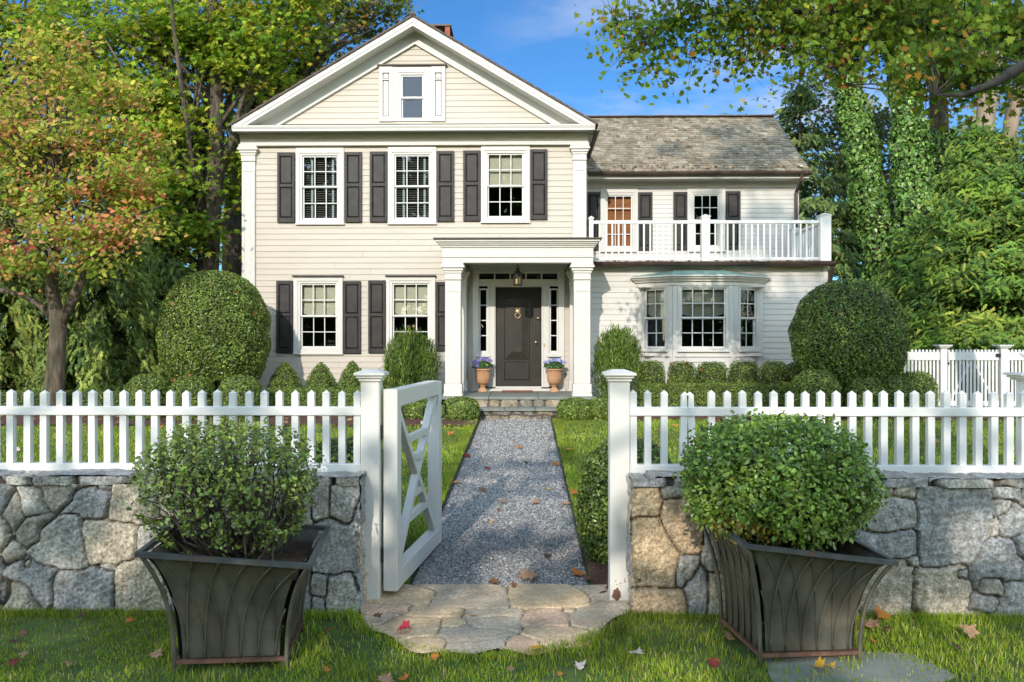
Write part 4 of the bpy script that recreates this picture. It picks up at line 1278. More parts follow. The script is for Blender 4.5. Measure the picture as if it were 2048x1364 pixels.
GR = [(0.42,0.41,0.38),(0.48,0.46,0.41),(0.37,0.37,0.36),(0.48,0.44,0.37),(0.42,0.39,0.34),(0.33,0.335,0.335)]
TN = [(0.58,0.44,0.28),(0.58,0.47,0.34),(0.54,0.40,0.26)]
steps = empty('stone_steps', ((PX(1036, YP)), YP-0.4, 0.25), 'bluestone porch landing over two fieldstone risers at the front door', 'steps')
sx0, sx1 = PX(953, YP), PX(1122, YP)
z1 = zPlat - 0.055; zt1 = PZ(1036, 816.5, YP-0.45); zt0 = zt1-0.05
mb = MB()
px0, px1 = ea-0.06, eb+0.06
xq = [px0, px0+0.95, px0+1.9, px1]
for i in range(3):
    mb.bbox(xq[i]+0.003, xq[i+1]-0.003, YP-0.10, YP+0.75, z1, zPlat, 0.008)
    mb.bbox(xq[i]+0.003, xq[i+1]-0.003, YP+0.756, YW-0.03, z1, zPlat, 0.006)
mb.build('landing_slab', M_slate, steps)
mb = MB(); xq = [sx0, sx0+0.55, sx0+1.12, sx1]
for i in range(3): mb.bbox(xq[i]+0.003, xq[i+1]-0.003, YP-0.55, YP-0.02, zt0, zt1, 0.008)
mb.build('tread', M_slate, steps)
def rand_seeds(u0, u1, v0, v1, w, h, pal, r):
    out = []; v = v0
    while v < v1:
        hh = min(h*r.uniform(0.8,1.25), v1-v) if v1-v > h*1.3 else v1-v
        u = u0 - r.uniform(0, w)
        while u < u1:
            ww = w*r.uniform(0.6, 1.5)
            out.append((u+ww/2, v+hh/2, ww/2, hh/2, pal[int(r.integers(len(pal)))])); u += ww
        v += hh
    return out
rs = np.random.default_rng(3)
SP = [(0.20,0.21,0.17),(0.27,0.22,0.15),(0.30,0.26,0.18),(0.22,0.20,0.16),(0.33,0.27,0.19)]
f1 = stone_field(rand_seeds(sx0-0.4, sx1+0.4, zt1, z1, 0.34, 0.3, SP, rs), sx0-0.4, sx1+0.4, zt1-0.02, z1+0.005, 0.012,
                 lambda U, V, H: (U, YP-0.06-H*0.5, V), seed=4)
f2 = stone_field(rand_seeds(sx0-0.1, sx1+0.05, 0.2, zt0, 0.27, 0.14, SP, rs), sx0-0.1, sx1+0.05, 0.18, zt0+0.005, 0.012,
                 lambda U, V, H: (U, YP-0.49-H*0.5, V), seed=5)
join_fields('riser', [f1, f2], M_stepstone, steps)
mb = MB(); mb.box(sx0-0.38, sx1+0.38, YP-0.05, YW, 0.2, z1-0.002); mb.box(sx0-0.08, sx1+0.03, YP-0.48, YP-0.05, 0.2, zt0-0.002)
mb.box(px0+0.05, sx0-0.39, YP+0.0, YW, 0.2, z1-0.002); mb.box(sx1+0.39, px1-0.05, YP+0.0, YW, 0.2, z1-0.002)
mb.build('rubble_core', M_stepstone, steps)

# ---- things on the porch -----------------------------------------------------------------
lx, ly = PX(1035.5, YP+0.45), YP+0.45
zl1, zl0 = PZ(1035.5, 534, ly), PZ(1035.5, 571, ly)
lan = empty('hanging_lantern', (lx, ly, zl1), 'dark bronze lantern hanging above the front door under the porch ceiling', 'lantern')
r = 0.082
mb = MB()
mb.tube([(lx, ly, zEa+0.16), (lx, ly, zl1+0.02)], 0.007, 6)
mb.tube([(lx+0.03*math.sin(2*math.pi*i/12), ly, zl1+0.01+0.03*math.cos(2*math.pi*i/12)) for i in range(13)], 0.005, 5)
mb.lathe([(0.012, zl1), (0.035, zl1-0.03), (0.04, zl1-0.07), (0.07, zl1-0.10), (r, zl1-0.13), (r+0.006, zl1-0.135), (r+0.006, zl1-0.145), (r, zl1-0.15)], (lx, ly, 0), 8)
mb.build('lantern_cap', M_lantern, lan)
mb = MB()
for k in range(8):
    t = 2*math.pi*k/8
    mb.tube([(lx+r*math.cos(t), ly+r*math.sin(t), zl0+0.03), (lx+r*math.cos(t), ly+r*math.sin(t), zl1-0.15)], 0.006, 5)
mb.lathe([(r+0.006, zl0), (r+0.008, zl0+0.02), (r, zl0+0.03)], (lx, ly, 0), 8)
mb.build('lantern_cage', M_lantern, lan)
mb = MB(); mb.lathe([(r-0.004, zl0+0.031), (r-0.004, zl1-0.151)], (lx, ly, 0), 8); mb.build('lantern_glass', M_glass, lan)
mb = MB(); mb.lathe([(0.02, zl0+0.031), (0.02, zl0+0.13), (0.004, zl0+0.135)], (lx-0.02, ly, 0), 10)
mb.lathe([(0.016, zl0+0.031), (0.016, zl0+0.16), (0.004, zl0+0.165)], (lx+0.03, ly+0.01, 0), 10); mb.build('candle', M_wax, lan)

urn_h = 0.50
def urn(x, y, label):
    o = empty('garden_urn', (x, y, zPlat), label, 'urn', 'terracotta urns beside the front door')
    m = MB()
    m.lathe([(0.105,0),(0.115,0.015),(0.105,0.03),(0.085,0.055),(0.058,0.09),(0.048,0.115),(0.06,0.12),(0.068,0.13),(0.06,0.142),(0.075,0.15),(0.118,0.18),(0.140,0.23),(0.147,0.30),(0.150,0.40),(0.152,0.44),
             (0.185,0.455),(0.192,0.47),(0.185,0.485),(0.165,0.488),(0.14,0.47)], (0,0,0), 40)
    m.build('bowl', M_terra, o, local=True, smooth=True)
    m = MB()
    for s in (-1, 1):                       # basket-weave ribs
        for k in range(22):
            pts = []
            for i in range(9):
                z = 0.20+0.235*i/8; t = 2*math.pi*k/22 + s*i*0.10
                rr = np.interp(z, [0.18,0.23,0.30,0.44], [0.118,0.140,0.147,0.152])
                pts.append((rr*math.cos(t), rr*math.sin(t), z))
            m.tube(pts, 0.0052, 4)
    for z, rr in ((0.195,0.129),(0.27,0.146),(0.44,0.153)):
        m.tube([(rr*math.cos(2*math.pi*i/30), rr*math.sin(2*math.pi*i/30), z) for i in range(31)], 0.007, 5)
    m.build('weave', M_terra, o, local=True, smooth=True)
    return o
u1x, u2x = PX(965.5, YW-0.32), PX(1108.5, YW-0.32)
urn(u1x, YW-0.34, 'terracotta basket weave urn left of the front door')
urn(u2x, YW-0.34, 'terracotta basket weave urn right of the front door, below the door bell')
mb = MB(); xa, xb = PX(1003.5, YW-0.3), PX(1065.5, YW-0.3)
mb.bbox(xa, xb, YW-0.55, YW-0.12, zPlat+0.001, zPlat+0.022, 0.006)
o = mb.build('door_mat', M_mat); tag(o, 'brown coir door mat lying before the front door', 'door mat')
# ================================================================== GROUND
def G(x, y, z=0.0):
    """photo pixel -> point on a level at height z"""
    t = F_PX*(CAMZ-z)/(y-HZ); u = (x-CX)/F_PX
    return Vector((t*(-math.sin(YAW)+u*math.cos(YAW)), t*(math.cos(YAW)+u*math.sin(YAW)), z))
PX0, PX1 = -0.83, 0.46
YS = 15.42                                         # foot of the steps

def ground_mat():
    m, nt, b, out = new_mat('turf_soil')
    N, K = nt.nodes.new, nt.links.new
    tc = N('ShaderNodeTexCoord')
    n = N('ShaderNodeTexNoise'); n.inputs['Scale'].default_value = 9; n.inputs['Detail'].default_value = 8
    n2 = N('ShaderNodeTexNoise'); n2.inputs['Scale'].default_value = 0.6; n2.inputs['Detail'].default_value = 4
    K(tc.outputs['Object'], n.inputs['Vector']); K(tc.outputs['Object'], n2.inputs['Vector'])
    r = N('ShaderNodeValToRGB')
    e = r.color_ramp.elements
    e[0].position, e[0].color = 0.30, (0.035,0.06,0.012,1)
    e[1].position, e[1].color = 0.72, (0.10,0.155,0.022,1)
    x = r.color_ramp.elements.new(0.5); x.color = (0.065,0.11,0.018,1)
    K(n.outputs['Fac'], r.inputs['Fac'])
    mx = N('ShaderNodeMix'); mx.data_type = 'RGBA'; mx.inputs['B'].default_value = (0.075,0.10,0.02,1)
    mr = N('ShaderNodeMapRange'); mr.inputs['From Min'].default_value = 0.45; mr.inputs['From Max'].default_value = 0.7; mr.inputs['To Max'].default_value = 0.5
    K(n2.outputs['Fac'], mr.inputs['Value']); K(mr.outputs['Result'], mx.inputs['Factor']); K(r.outputs['Color'], mx.inputs['A'])
    K(mx.outputs['Result'], b.inputs['Base Color']); b.inputs['Roughness'].default_value = 0.95
    bp = N('ShaderNodeBump'); bp.inputs['Strength'].default_value = 0.8; bp.inputs['Distance'].default_value = 0.03
    K(n.outputs['Fac'], bp.inputs['Height']); K(bp.outputs['Normal'], b.inputs['Normal'])
    return m

def grid_sheet(name, xs, ys, zf, mat, kind='structure'):
    V = [(x, y, zf(x, y)) for y in ys for x in xs]
    nx = len(xs); F = []
    for j in range(len(ys)-1):
        for i in range(nx-1):
            a = j*nx+i; F += [a, a+1, a+nx+1, a+nx]
    o = link_mesh(name, np_mesh(name, V, F, np.full(len(F)//4, 4), mat))
    o['kind'] = kind
    return o
xs = sorted([-1500,-300,-80,-30] + list(np.arange(-16, 17, 0.5)) + [PX0-0.03, PX0+0.001, PX1-0.001, PX1+0.03] + [30,80,300,1500])
ys = [-900,-200,-60,-25,-10] + list(np.arange(-4, 5.6, 0.8)) + [5.9,5.95] + list(np.arange(6.2, 15.1, 0.4)) + [YS-.01, YS+0.02] + list(np.arange(15.6, 31, 0.8)) + [40,80,200,800,2500]
def gz_(x, y):
    if PX0 <= x <= PX1 and 5.92 < y < YS: return path_z(y) - 0.012
    return ground(x, y)
grid_sheet('ground', xs, ys, gz_, ground_mat())

# ---- gravel path
def gravel_mat():
    m, nt, b, out = new_mat('crushed_stone')
    N, K = nt.nodes.new, nt.links.new
    tc = N('ShaderNodeTexCoord')
    v = N('ShaderNodeTexVoronoi'); v.inputs['Scale'].default_value = 62
    K(tc.outputs['Object'], v.inputs['Vector'])
    r = N('ShaderNodeValToRGB'); e = r.color_ramp.elements
    e[0].position, e[0].color = 0.0, (0.10,0.10,0.11,1)
    e[1].position, e[1].color = 1.0, (0.50,0.49,0.47,1)
    x = e.new(0.5); x.color = (0.25,0.25,0.255,1)
    sp = N('ShaderNodeSeparateColor'); K(v.outputs['Color'], sp.inputs['Color']); K(sp.outputs['Red'], r.inputs['Fac'])
    K(r.outputs['Color'], b.inputs['Base Color']); b.inputs['Roughness'].default_value = 0.9
    bp = N('ShaderNodeBump'); bp.inputs['Strength'].default_value = 1.0; bp.inputs['Distance'].default_value = 0.02; bp.invert = True
    K(v.outputs['Distance'], bp.inputs['Height']); K(bp.outputs['Normal'], b.inputs['Normal'])
    return m
grid_sheet('gravel_path', list(np.linspace(PX0, PX1, 9)), list(np.linspace(5.9, YS-0.01, 40)), lambda x, y: path_z(y), gravel_mat())
def scatter_stones(n, name):
    r = np.random.default_rng(5)
    y = 5.9 + (YS-5.95)*r.random(n)**1.35; x = r.uniform(PX0+0.01, PX1-0.01, n)
    s = r.uniform(0.006, 0.0145, n)*(0.8+0.05*(y-6))
    tv = np.array([(1,0,0),(-1,0,0),(0,1,0),(0,-1,0),(0,0,1),(0,0,-1)], float)
    tf = np.array([(0,2,4),(2,1,4),(1,3,4),(3,0,4),(2,0,5),(1,2,5),(3,1,5),(0,3,5)])
    a = r.uniform(0, 6.28, n); ca, sa = np.cos(a), np.sin(a)
    V = tv[None]*(r.uniform(.6,1.3,(n,1,3))*np.array([1.15,.8,.6])) + r.normal(0,.12,(n,6,3))
    ti = r.normal(0, .45, n); ct, st = np.cos(ti), np.sin(ti)
    V = np.stack([V[...,0]*ct[:,None]-V[...,2]*st[:,None], V[...,1], V[...,0]*st[:,None]+V[...,2]*ct[:,None]], -1)
    V = np.stack([V[...,0]*ca[:,None]-V[...,1]*sa[:,None], V[...,0]*sa[:,None]+V[...,1]*ca[:,None], V[...,2]], -1)*s[:,None,None]
    z = -0.004 + 0.31*np.maximum(0, y-5.9)/9.3
    V = V + np.stack([x, y, z + s*0.25], -1)[:, None]
    F = (tf[None]+np.arange(n)[:,None,None]*6).reshape(-1)
    C = pal([(0.20,0.195,0.19),(0.31,0.305,0.295),(0.42,0.41,0.39),(0.14,0.135,0.13),(0.36,0.32,0.27),(0.52,0.50,0.47)], [4,4,3,2,1.2,1.4], n, 0.12, r)
    o = link_mesh(name, np_mesh(name, V.reshape(-1,3), F, np.full(len(F)//3, 3), M_gravel, np.repeat(C, 6, 0)))
    tag(o, 'loose grey crushed gravel covering the front path', 'gravel', kind='stuff')
scatter_stones(38000, 'gravel')
def edging(x, label):
    mb = MB(); yy = np.linspace(5.95, YS-0.02, 30)
    for i in range(29):
        j0, j1 = 0.008*math.sin(yy[i]*1.7+x), 0.008*math.sin(yy[i+1]*1.7+x)
        mb.bar((x+j0, yy[i], ground(0,yy[i])-0.014), (x+j1, yy[i+1], ground(0,yy[i+1])-0.014), 0.009, 0.05)
    tag(mb.build('path_edging', M_edge), label, 'edging', 'steel edging strips of the path')
edging(PX0-0.012, 'dark steel edging along the left side of the gravel path, by the open gate')
edging(PX1+0.012, 'dark steel edging along the right side of the gravel path')

# ---- planting beds
def bed(name, xs, ys, up=0.02):
    return grid_sheet(name, xs, ys, lambda x, y: ground(x, y)+up+0.012*math.sin(7*x+3*y)*math.sin(5*y-2*x), M_mulch)
M_mulch = paint('bark_mulch', (0.085,0.042,0.028), 0.95, 0.5, 30, bump=1.2, bscale=45, dirt=(0.16,0.075,0.045), dirt_lo=0.5, dirt_hi=0.62, dirt_amt=0.8, dscale=35)
bed('planting_bed', list(np.linspace(-20, PX0-0.03, 70)), list(np.linspace(13.9, 17.6, 12)))
bed('planting_bed', list(np.linspace(PX1+0.03, 14, 50)), list(np.linspace(14.75, 17.6, 10)))
bed('planting_bed', list(np.linspace(PX1+0.03, 4.6, 16)), list(np.linspace(5.75, 7.5, 6)), 0.010)
bed('planting_bed', list(np.linspace(-4.6, PX0-0.35, 16)), list(np.linspace(5.75, 7.3, 6)), 0.010)
bed('woodland_floor', list(np.linspace(-60, 60, 30)), list(np.linspace(17.9, 70, 20)), 0.03)

# ---- grass
def grass(name, pts, h0, h1, w, label, seed, lean=0.45):
    r = np.random.default_rng(seed)
    n = len(pts)
    a = r.uniform(0, 6.28, n); h = r.uniform(h0, h1, n)*(0.8+0.3*np.sin(pts[:,0]*3.1)*np.sin(pts[:,1]*2.7+1)); ww = w*r.uniform(.6,1.3,n)
    la = r.uniform(0, 6.28, n); ll = h*np.abs(r.normal(0, lean, n))
    dx, dy = np.cos(a)*ww/2, np.sin(a)*ww/2
    lx, ly = np.cos(la)*ll, np.sin(la)*ll
    b = pts
    V = np.empty((n, 5, 3))
    V[:,0] = b + np.stack([-dx,-dy,np.zeros(n)],1); V[:,1] = b + np.stack([dx,dy,np.zeros(n)],1)
    m = b + np.stack([lx*.35, ly*.35, h*.6],1)
    V[:,2] = m + np.stack([dx*.8,dy*.8,np.zeros(n)],1); V[:,4] = m - np.stack([dx*.8,dy*.8,np.zeros(n)],1)
    V[:,3] = b + np.stack([lx, ly, h*np.sqrt(np.clip(1-(ll/h)**2*.3,.3,1))],1)
    C = pal([(0.24,0.34,0.03),(0.32,0.42,0.035),(0.17,0.25,0.025),(0.40,0.43,0.05),(0.48,0.42,0.17)], [4,3,2.4,1.4,1.0], n, 0.16, r)
    pat = 1 + 0.22*np.sin(pts[:,0]*1.7+.6)*np.sin(pts[:,1]*2.1)+0.12*np.sin(pts[:,0]*6.1)*np.sin(pts[:,1]*5.3)
    C = np.clip(C*pat[:,None], .004, .8)
    F = np.concatenate([np.array([0,1,2,4,4,2,3])]*1)
    base = np.arange(n)*5
    idx = (base[:,None] + np.array([0,1,2,4, 4,2,3])[None]).reshape(-1)
    cnt = np.tile([4,3], n)
    o = link_mesh(name, np_mesh(name, V.reshape(-1,3), idx, cnt, M_grass, np.repeat(C, 5, 0)))
    tag(o, label, 'grass', kind='stuff')
LCX, LRX, LFY = PX(985, 5.65), 0.96, 4.66                # landing half ellipse
PLA = (-1.63, 4.73); PLB = (1.535, 4.87)                  # planter centres
def fg_pts(n, x0, x1, y0, y1, seed, keep):
    r = np.random.default_rng(seed)
    p = np.stack([r.uniform(x0, x1, n), r.uniform(y0, y1, n)], 1)
    p = p[keep(p, r)]
    return np.stack([p[:,0], p[:,1], np.array([ground(a, b) for a, b in p]) if p[:,1].max() > 6 else np.zeros(len(p))], 1)
def keep_fg(p, r):
    e = ((p[:,0]-LCX)/LRX)**2 + ((np.maximum(0, 5.75-p[:,1]))/(5.75-LFY))**2
    k = e > .98 + r.normal(0, .09, len(p))+.05*np.sin(p[:,0]*7)
    k &= p[:,1] < 5.42
    for (cx, cy), rr, dens in ((PLA, .40, .12), (PLB, .48, .10)):
        d = np.maximum(np.abs(p[:,0]-cx), np.abs(p[:,1]-cy))
        k &= (d > rr + r.normal(0, .05, len(p))) | (r.random(len(p)) < dens)
    pat = np.sin(p[:,0]*2.9+1)*np.sin(p[:,1]*4.1) + np.sin(p[:,0]*7+p[:,1]*5)*.5
    k &= r.random(len(p)) < np.clip(0.72+0.5*pat, .12, 1)
    return k
grass('grass', fg_pts(108000, -4.9, 4.9, 3.5, 5.42, 1, keep_fg), 0.018, 0.052, 0.0055, 'green lawn grass in front of the stone wall', 2, 0.6)
def tuft_pts():
    r = np.random.default_rng(19); P_ = []
    for n, x0, x1, y0, y1 in ((2100,-4.9,-1.0,5.27,5.36),(2100,.75,4.9,5.27,5.36)): P_.append(np.stack([r.uniform(x0,x1,n), r.uniform(y0,y1,n)],1))
    a = r.uniform(math.pi, 2*math.pi, 2600); P_.append(np.stack([LCX+LRX*np.cos(a)*r.normal(1.0,.05,2600), 5.75+(5.75-LFY)*np.sin(a)*r.normal(1.0,.04,2600)],1))
    for c in (PLA, PLB):
        a = r.uniform(0, 6.28, 700); P_.append(np.stack([c[0]+.40*np.cos(a)*r.uniform(.9,1.25,700), c[1]+.40*np.sin(a)*r.uniform(.9,1.25,700)],1))
    k = r.normal(0,1.2,(60,2))*np.array([1.3,.25])+np.array([0,4.6]); P_.append((np.repeat(k, 25, 0)+r.normal(0,.035,(1500,2))))
    p = np.concatenate(P_); e = ((p[:,0]-LCX)/LRX)**2+(np.maximum(0,5.75-p[:,1])/(5.75-LFY))**2
    p = p[(e > .95) & (p[:,1] < 5.38)]; return np.stack([p[:,0], p[:,1], np.zeros(len(p))],1)
grass('grass_tufts', tuft_pts(), .035, .09, .005, 'taller uncut grass along the wall foot, landing rim and planters', 21, .5)
def keep_lawn(p, r):
    left = p[:,0] < 0
    k = np.where(left, (p[:,0] < PX0-0.02) & (p[:,1] < 13.95+0.1*np.sin(p[:,0]*3)), (p[:,0] > PX1+0.02) & (p[:,1] < 14.8+0.08*np.sin(p[:,0]*3)))
    k &= ~((p[:,1] < 7.35) & ((p[:,0] > PX1) | (p[:,0] < PX0-.45)) & (np.abs(p[:,0]) < 4.6))
    k &= r.random(len(p)) < np.clip(1.3-0.05*(p[:,1]-6), .5, 1)
    return k
grass('lawn_grass', fg_pts(150000, -9.5, 9.0, 6.0, 15.0, 3, keep_lawn), 0.03, 0.06, 0.011, 'green lawn grass behind the picket fence on both sides of the path', 4)
def edge_pts():
    r = np.random.default_rng(9); n = 9000
    y = r.uniform(6.0, 14.8, n); s = r.random(n) < .5
    x = np.where(s, PX0-0.02-np.abs(r.normal(0,.10,n)), PX1+0.02+np.abs(r.normal(0,.10,n)))
    k = ~((~s) & (y < 7.4)); x, y = x[k], y[k]
    return np.stack([x, y, np.array([ground(a,b) for a,b in zip(x,y)])], 1)
grass('lawn_grass', edge_pts(), 0.035, 0.065, 0.007, 'taller lawn grass at the edges of the gravel path', 5)

# ================================================================== WALLS AND FLAGSTONES
YWL, YWB, ZWT = 5.40, 5.95, PZ(1024, 955, 5.4)
xWl, xWr = PX(718, YWL), PX(1264, YWL)
def zoom_seeds(lst, ox, oy, k, tones, r):
    out = []
    for cx, cy, hx, hy in lst:
        px, py = ox+cx*k, oy+cy*k
        out.append((PX(px, YWL), PZ(px, py, YWL), hx*k*YWL/F_PX, hy*k*YWL/F_PX, tones[int(r.integers(len(tones)))]))
    return out
WL = [(45,700,62,205),(125,570,98,82),(350,570,137,84),(432,510,40,26),(570,585,120,97),(225,765,140,130),(460,755,125,103),(670,735,85,58),(98,870,34,31),(90,985,99,90),
      (335,975,142,105),(437,866,42,18),(600,960,122,125),(612,815,28,25),(800,590,110,95),(820,790,75,95),(770,975,55,110),(1000,590,95,95),(960,790,75,90),(920,985,95,100),(1190,590,100,95),(1130,790,100,90),(1110,985,95,100),
      (1255,830,40,140),(1250,1010,45,80),(1325,600,36,105),(1390,580,46,90),(1482,580,46,92),(1445,785,92,112),(1397,952,42,48),(1482,1000,52,95),(1388,1055,32,47),(1328,940,28,150)]
WR = [(198,580,70,95),(320,540,60,46),(360,705,85,122),(245,830,105,148),(383,900,42,66),(262,1030,118,57),(415,1000,45,110),(560,560,95,80),(540,780,100,130),(580,1010,120,100),(740,580,90,100),(750,820,110,130),(800,1010,110,90),(930,560,95,85),(960,760,95,110),(990,980,110,110),(1085,560,62,80),
      (1200,540,48,46),(1302,548,54,44),(1250,660,102,70),(1235,790,125,55),(1218,955,120,108),(1337,862,27,26),(1520,705,168,182),(1455,970,122,85),(1545,922,36,24),(1745,552,60,48),(1725,628,40,42),(1690,715,28,47),(1790,700,78,75),(1715,850,132,118),(1672,966,56,46),(1635,1025,64,34),(1800,1010,80,70),(1890,560,85,75),(1920,830,90,130)]
def wall_fields(seeds, xa, xb, end_x, end_dir, seed):
    r = np.random.default_rng(seed)
    tones = GR
    mean_d = 0.05
    F = []
    F.append(stone_field(seeds, xa, xb, -0.05, ZWT-0.055, 0.0095, lambda U, V, H: (U, YWL+0.05-H, V), seed=seed, gap=0.005, rough=0.008, depth=0.030, joint=(0.06,0.055,0.046)))
    top = rand_seeds(xa, xb, YWL, YWB, 0.42, 0.3, GR+[(0.36,0.27,0.21)], r)
    F.append(stone_field(top, xa, xb, YWL+0.015, YWB, 0.014, lambda U, V, H: (U, V, ZWT-0.03+H*0.6), seed=seed+1, gap=0.005, rough=0.008))
    # rim of the cap stones seen from the front
    cap = []
    u = xa
    while u < xb:
        w = r.uniform(.18, .5); cap.append((u+w/2, ZWT-0.035, w/2, 0.05, tones[int(r.integers(len(tones)))] if r.random() > .2 else (0.34,0.24,0.19))); u += w
    F.append(stone_field(cap, xa, xb, ZWT-0.058, ZWT-0.002, 0.0095, lambda U, V, H: (U, YWL+0.055-H*1.1, V), seed=seed+2, gap=0.010, rough=0.008))
    ends = rand_seeds(YWL, YWB, -0.05, ZWT, 0.36, 0.27, GR+TN, r)
    F.append(stone_field(ends, YWL+0.02, YWB, -0.05, ZWT-0.02, 0.014, lambda U, V, H: (end_x+end_dir*(H-0.05), U, V), seed=seed+3, gap=0.005))
    return F
r_ = np.random.default_rng(12)
sl_ = zoom_seeds(WL, 0, 740, .4574, GR, r_) + rand_seeds(-6.5, -3.36, 0, ZWT, 0.42, 0.30, GR, r_)
for i in (4, 12, 9, 6): sl_[i] = (*sl_[i][:4], (0.50,0.44,0.34))
w1 = join_fields('stone_wall', wall_fields(sl_, -6.5, xWl, xWl, 1, 20), M_stone)
tag(w1, 'low grey fieldstone wall left of the gate, carrying the picket fence', 'stone wall')
mb = MB(); mb.box(-6.5, xWl-0.08, YWL+0.085, YWB, -0.2, ZWT-0.07); mb.build('rubble_core', M_soil, w1)
sr_ = zoom_seeds(WR, 1200, 720, .4722, GR, r_)
for i in (0, 2, 3, 5): sr_[i] = (*sr_[i][:4], TN[i % 3])
for i in (9, 12, 18, 21, 24): sr_[i] = (*sr_[i][:4], (0.46,0.40,0.31))
sr_ += rand_seeds(3.55, 6.5, 0, ZWT, 0.42, 0.30, GR, r_)
w2 = join_fields('stone_wall', wall_fields(sr_, xWr, 6.5, xWr, -1, 30), M_stone)
tag(w2, 'low fieldstone wall right of the gate with tan stones at its end', 'stone wall')
mb = MB(); mb.box(xWr+0.08, 6.5, YWL+0.085, YWB, -0.2, ZWT-0.07); mb.build('rubble_core', M_soil, w2)

LS = [(440,370,170,48),(860,380,250,62),(1370,380,255,62),(1740,365,115,60),(310,445,170,32),(620,462,190,34),(1010,475,190,30),(735,535,75,34),(1040,552,150,44),(1365,505,150,58),(1520,458,50,16),
      (1760,510,215,85),(380,565,260,62),(880,650,250,88),(1230,690,150,62),(1450,640,235,78),(250,520,110,60),(600,690,150,60),(1700,640,130,50)]
FT = [(0.66,0.48,0.29),(0.58,0.45,0.31),(0.68,0.49,0.29),(0.52,0.42,0.31),(0.66,0.44,0.29)]
seeds = []
for i, (cx, cy, hx, hy) in enumerate(LS):
    a = G(680+cx*.3027, 1080+cy*.3027, .02); b1 = G(680+(cx+hx)*.3027, 1080+cy*.3027, .02); b2 = G(680+cx*.3027, 1080+(cy-hy)*.3027, .02); b3 = G(680+cx*.3027, 1080+(cy+hy)*.3027, .02)
    seeds.append((a.x, a.y, b1.x-a.x, (b2.y-b3.y)/2, FT[i % 5]))
pos, q, c = stone_field(seeds, LCX-LRX-0.25, LCX+LRX+0.25, LFY-0.06, 6.0, 0.011, lambda U, V, H: (U, V, 0.006+H*0.28), depth=0.045, gap=0.006, rough=0.007, tilt=0.015, seed=77, joint=(0.13,0.11,0.085))
cen = pos[q].mean(1)
e = ((cen[:,0]-LCX)/LRX)**2 + (np.maximum(0, 5.75-cen[:,1])/(5.75-LFY))**2
wob_ = 0.09*np.sin(cen[:,0]*8)+0.06*np.sin(cen[:,0]*19+1)
ok = (e < 1.0+wob_) & ((cen[:,1] < 5.42) | ((cen[:,0] > xWl+0.0) & (cen[:,0] < xWr-0.0)))
o = join_fields('flagstone_landing', [(pos, q[ok], c)], M_flag)
o['kind'] = 'structure'

# ================================================================== FENCES, POSTS, GATE
YF = 5.70                                           # fence line (rail faces)
def picket(parent, x, y, w, d, z0, zt, pk, tilt=0.0, name='picket'):
    m = MB()
    if tilt: m.M = Matrix.Translation((x, y, z0)) @ Matrix.Rotation(tilt, 4, 'Y') @ Matrix.Translation((-x, -y, -z0))
    m.box(x-w/2, x+w/2, y-d/2, y+d/2, z0, zt-pk)
    e_ = 0.002
    m.add([(x-w/2-e_,y-d/2-e_,zt-pk),(x+w/2+e_,y-d/2-e_,zt-pk),(x+w/2+e_,y+d/2+e_,zt-pk),(x-w/2-e_,y+d/2+e_,zt-pk),(x,y,zt)],
          [(3,2,1,0),(0,1,4),(1,2,4),(2,3,4),(3,0,4)])
    return m.build(name, M_fence, parent)
zr0, zr1 = PZ(600, 831, YF-.03), PZ(600, 813.5, YF-.03)
zq0, zq1 = PZ(600, 946, YF-.03), PZ(600, 928, YF-.03)
zpk = PZ(600, 779.5, YF)
def fence(xa, xb, xs, label, tilts=()):
    f = empty('picket_fence', ((xa+xb)/2, YF, ZWT), label, 'fence')
    for z0, z1, nm in ((zr0, zr1, 'top_rail'), (zq0, zq1, 'bottom_rail')):
        m = MB(); m.bbox(xa, xb, YF-0.033, YF+0.033, z0, z1, 0.004); m.build(nm, M_fence, f)
    for i, x in enumerate(xs):
        picket(f, x, YF, 0.046, 0.042, zq1-0.01, zpk + random.uniform(-.004,.004) - (0.006 if i in tilts else 0), 0.024, tilts[i] if i in tilts else random.uniform(-.004,.004))
    return f
xl_ = [PX(z*.4574, YF-.02) for z in (42,117,188,260,331,400,468,537,606,674,742,811,879,947,1015,1085,1153,1220,1289,1358,1425,1494,1560)]
xl_ = [xl_[0]-0.110*k for k in range(12, 0, -1)] + xl_
pl0, pl1 = PX(721, 5.64), PX(758.5, 5.64); pr0, pr1 = PX(1220, 5.64), PX(1260, 5.64)
fence(-5.0, pl0-0.001, xl_, 'white picket fence on the stone wall left of the garden gate')
zx = (135,203,273,350,396,473,540,606,672,739,806,872,939,1005,1072,1139,1205,1272,1338,1405,1471,1538,1606,1672,1738,1800)
xr_ = [PX(1200+z*.4722, YF-.02) for z in zx]; xr_[0] = pr1+0.03
xr_ += [xr_[-1]+0.109*k for k in range(1, 13)]
fence(pr1+0.001, 5.0, xr_, 'white picket fence on the stone wall right of the garden gate, two pickets slightly tilted', {3: 0.035, 4: -0.045})
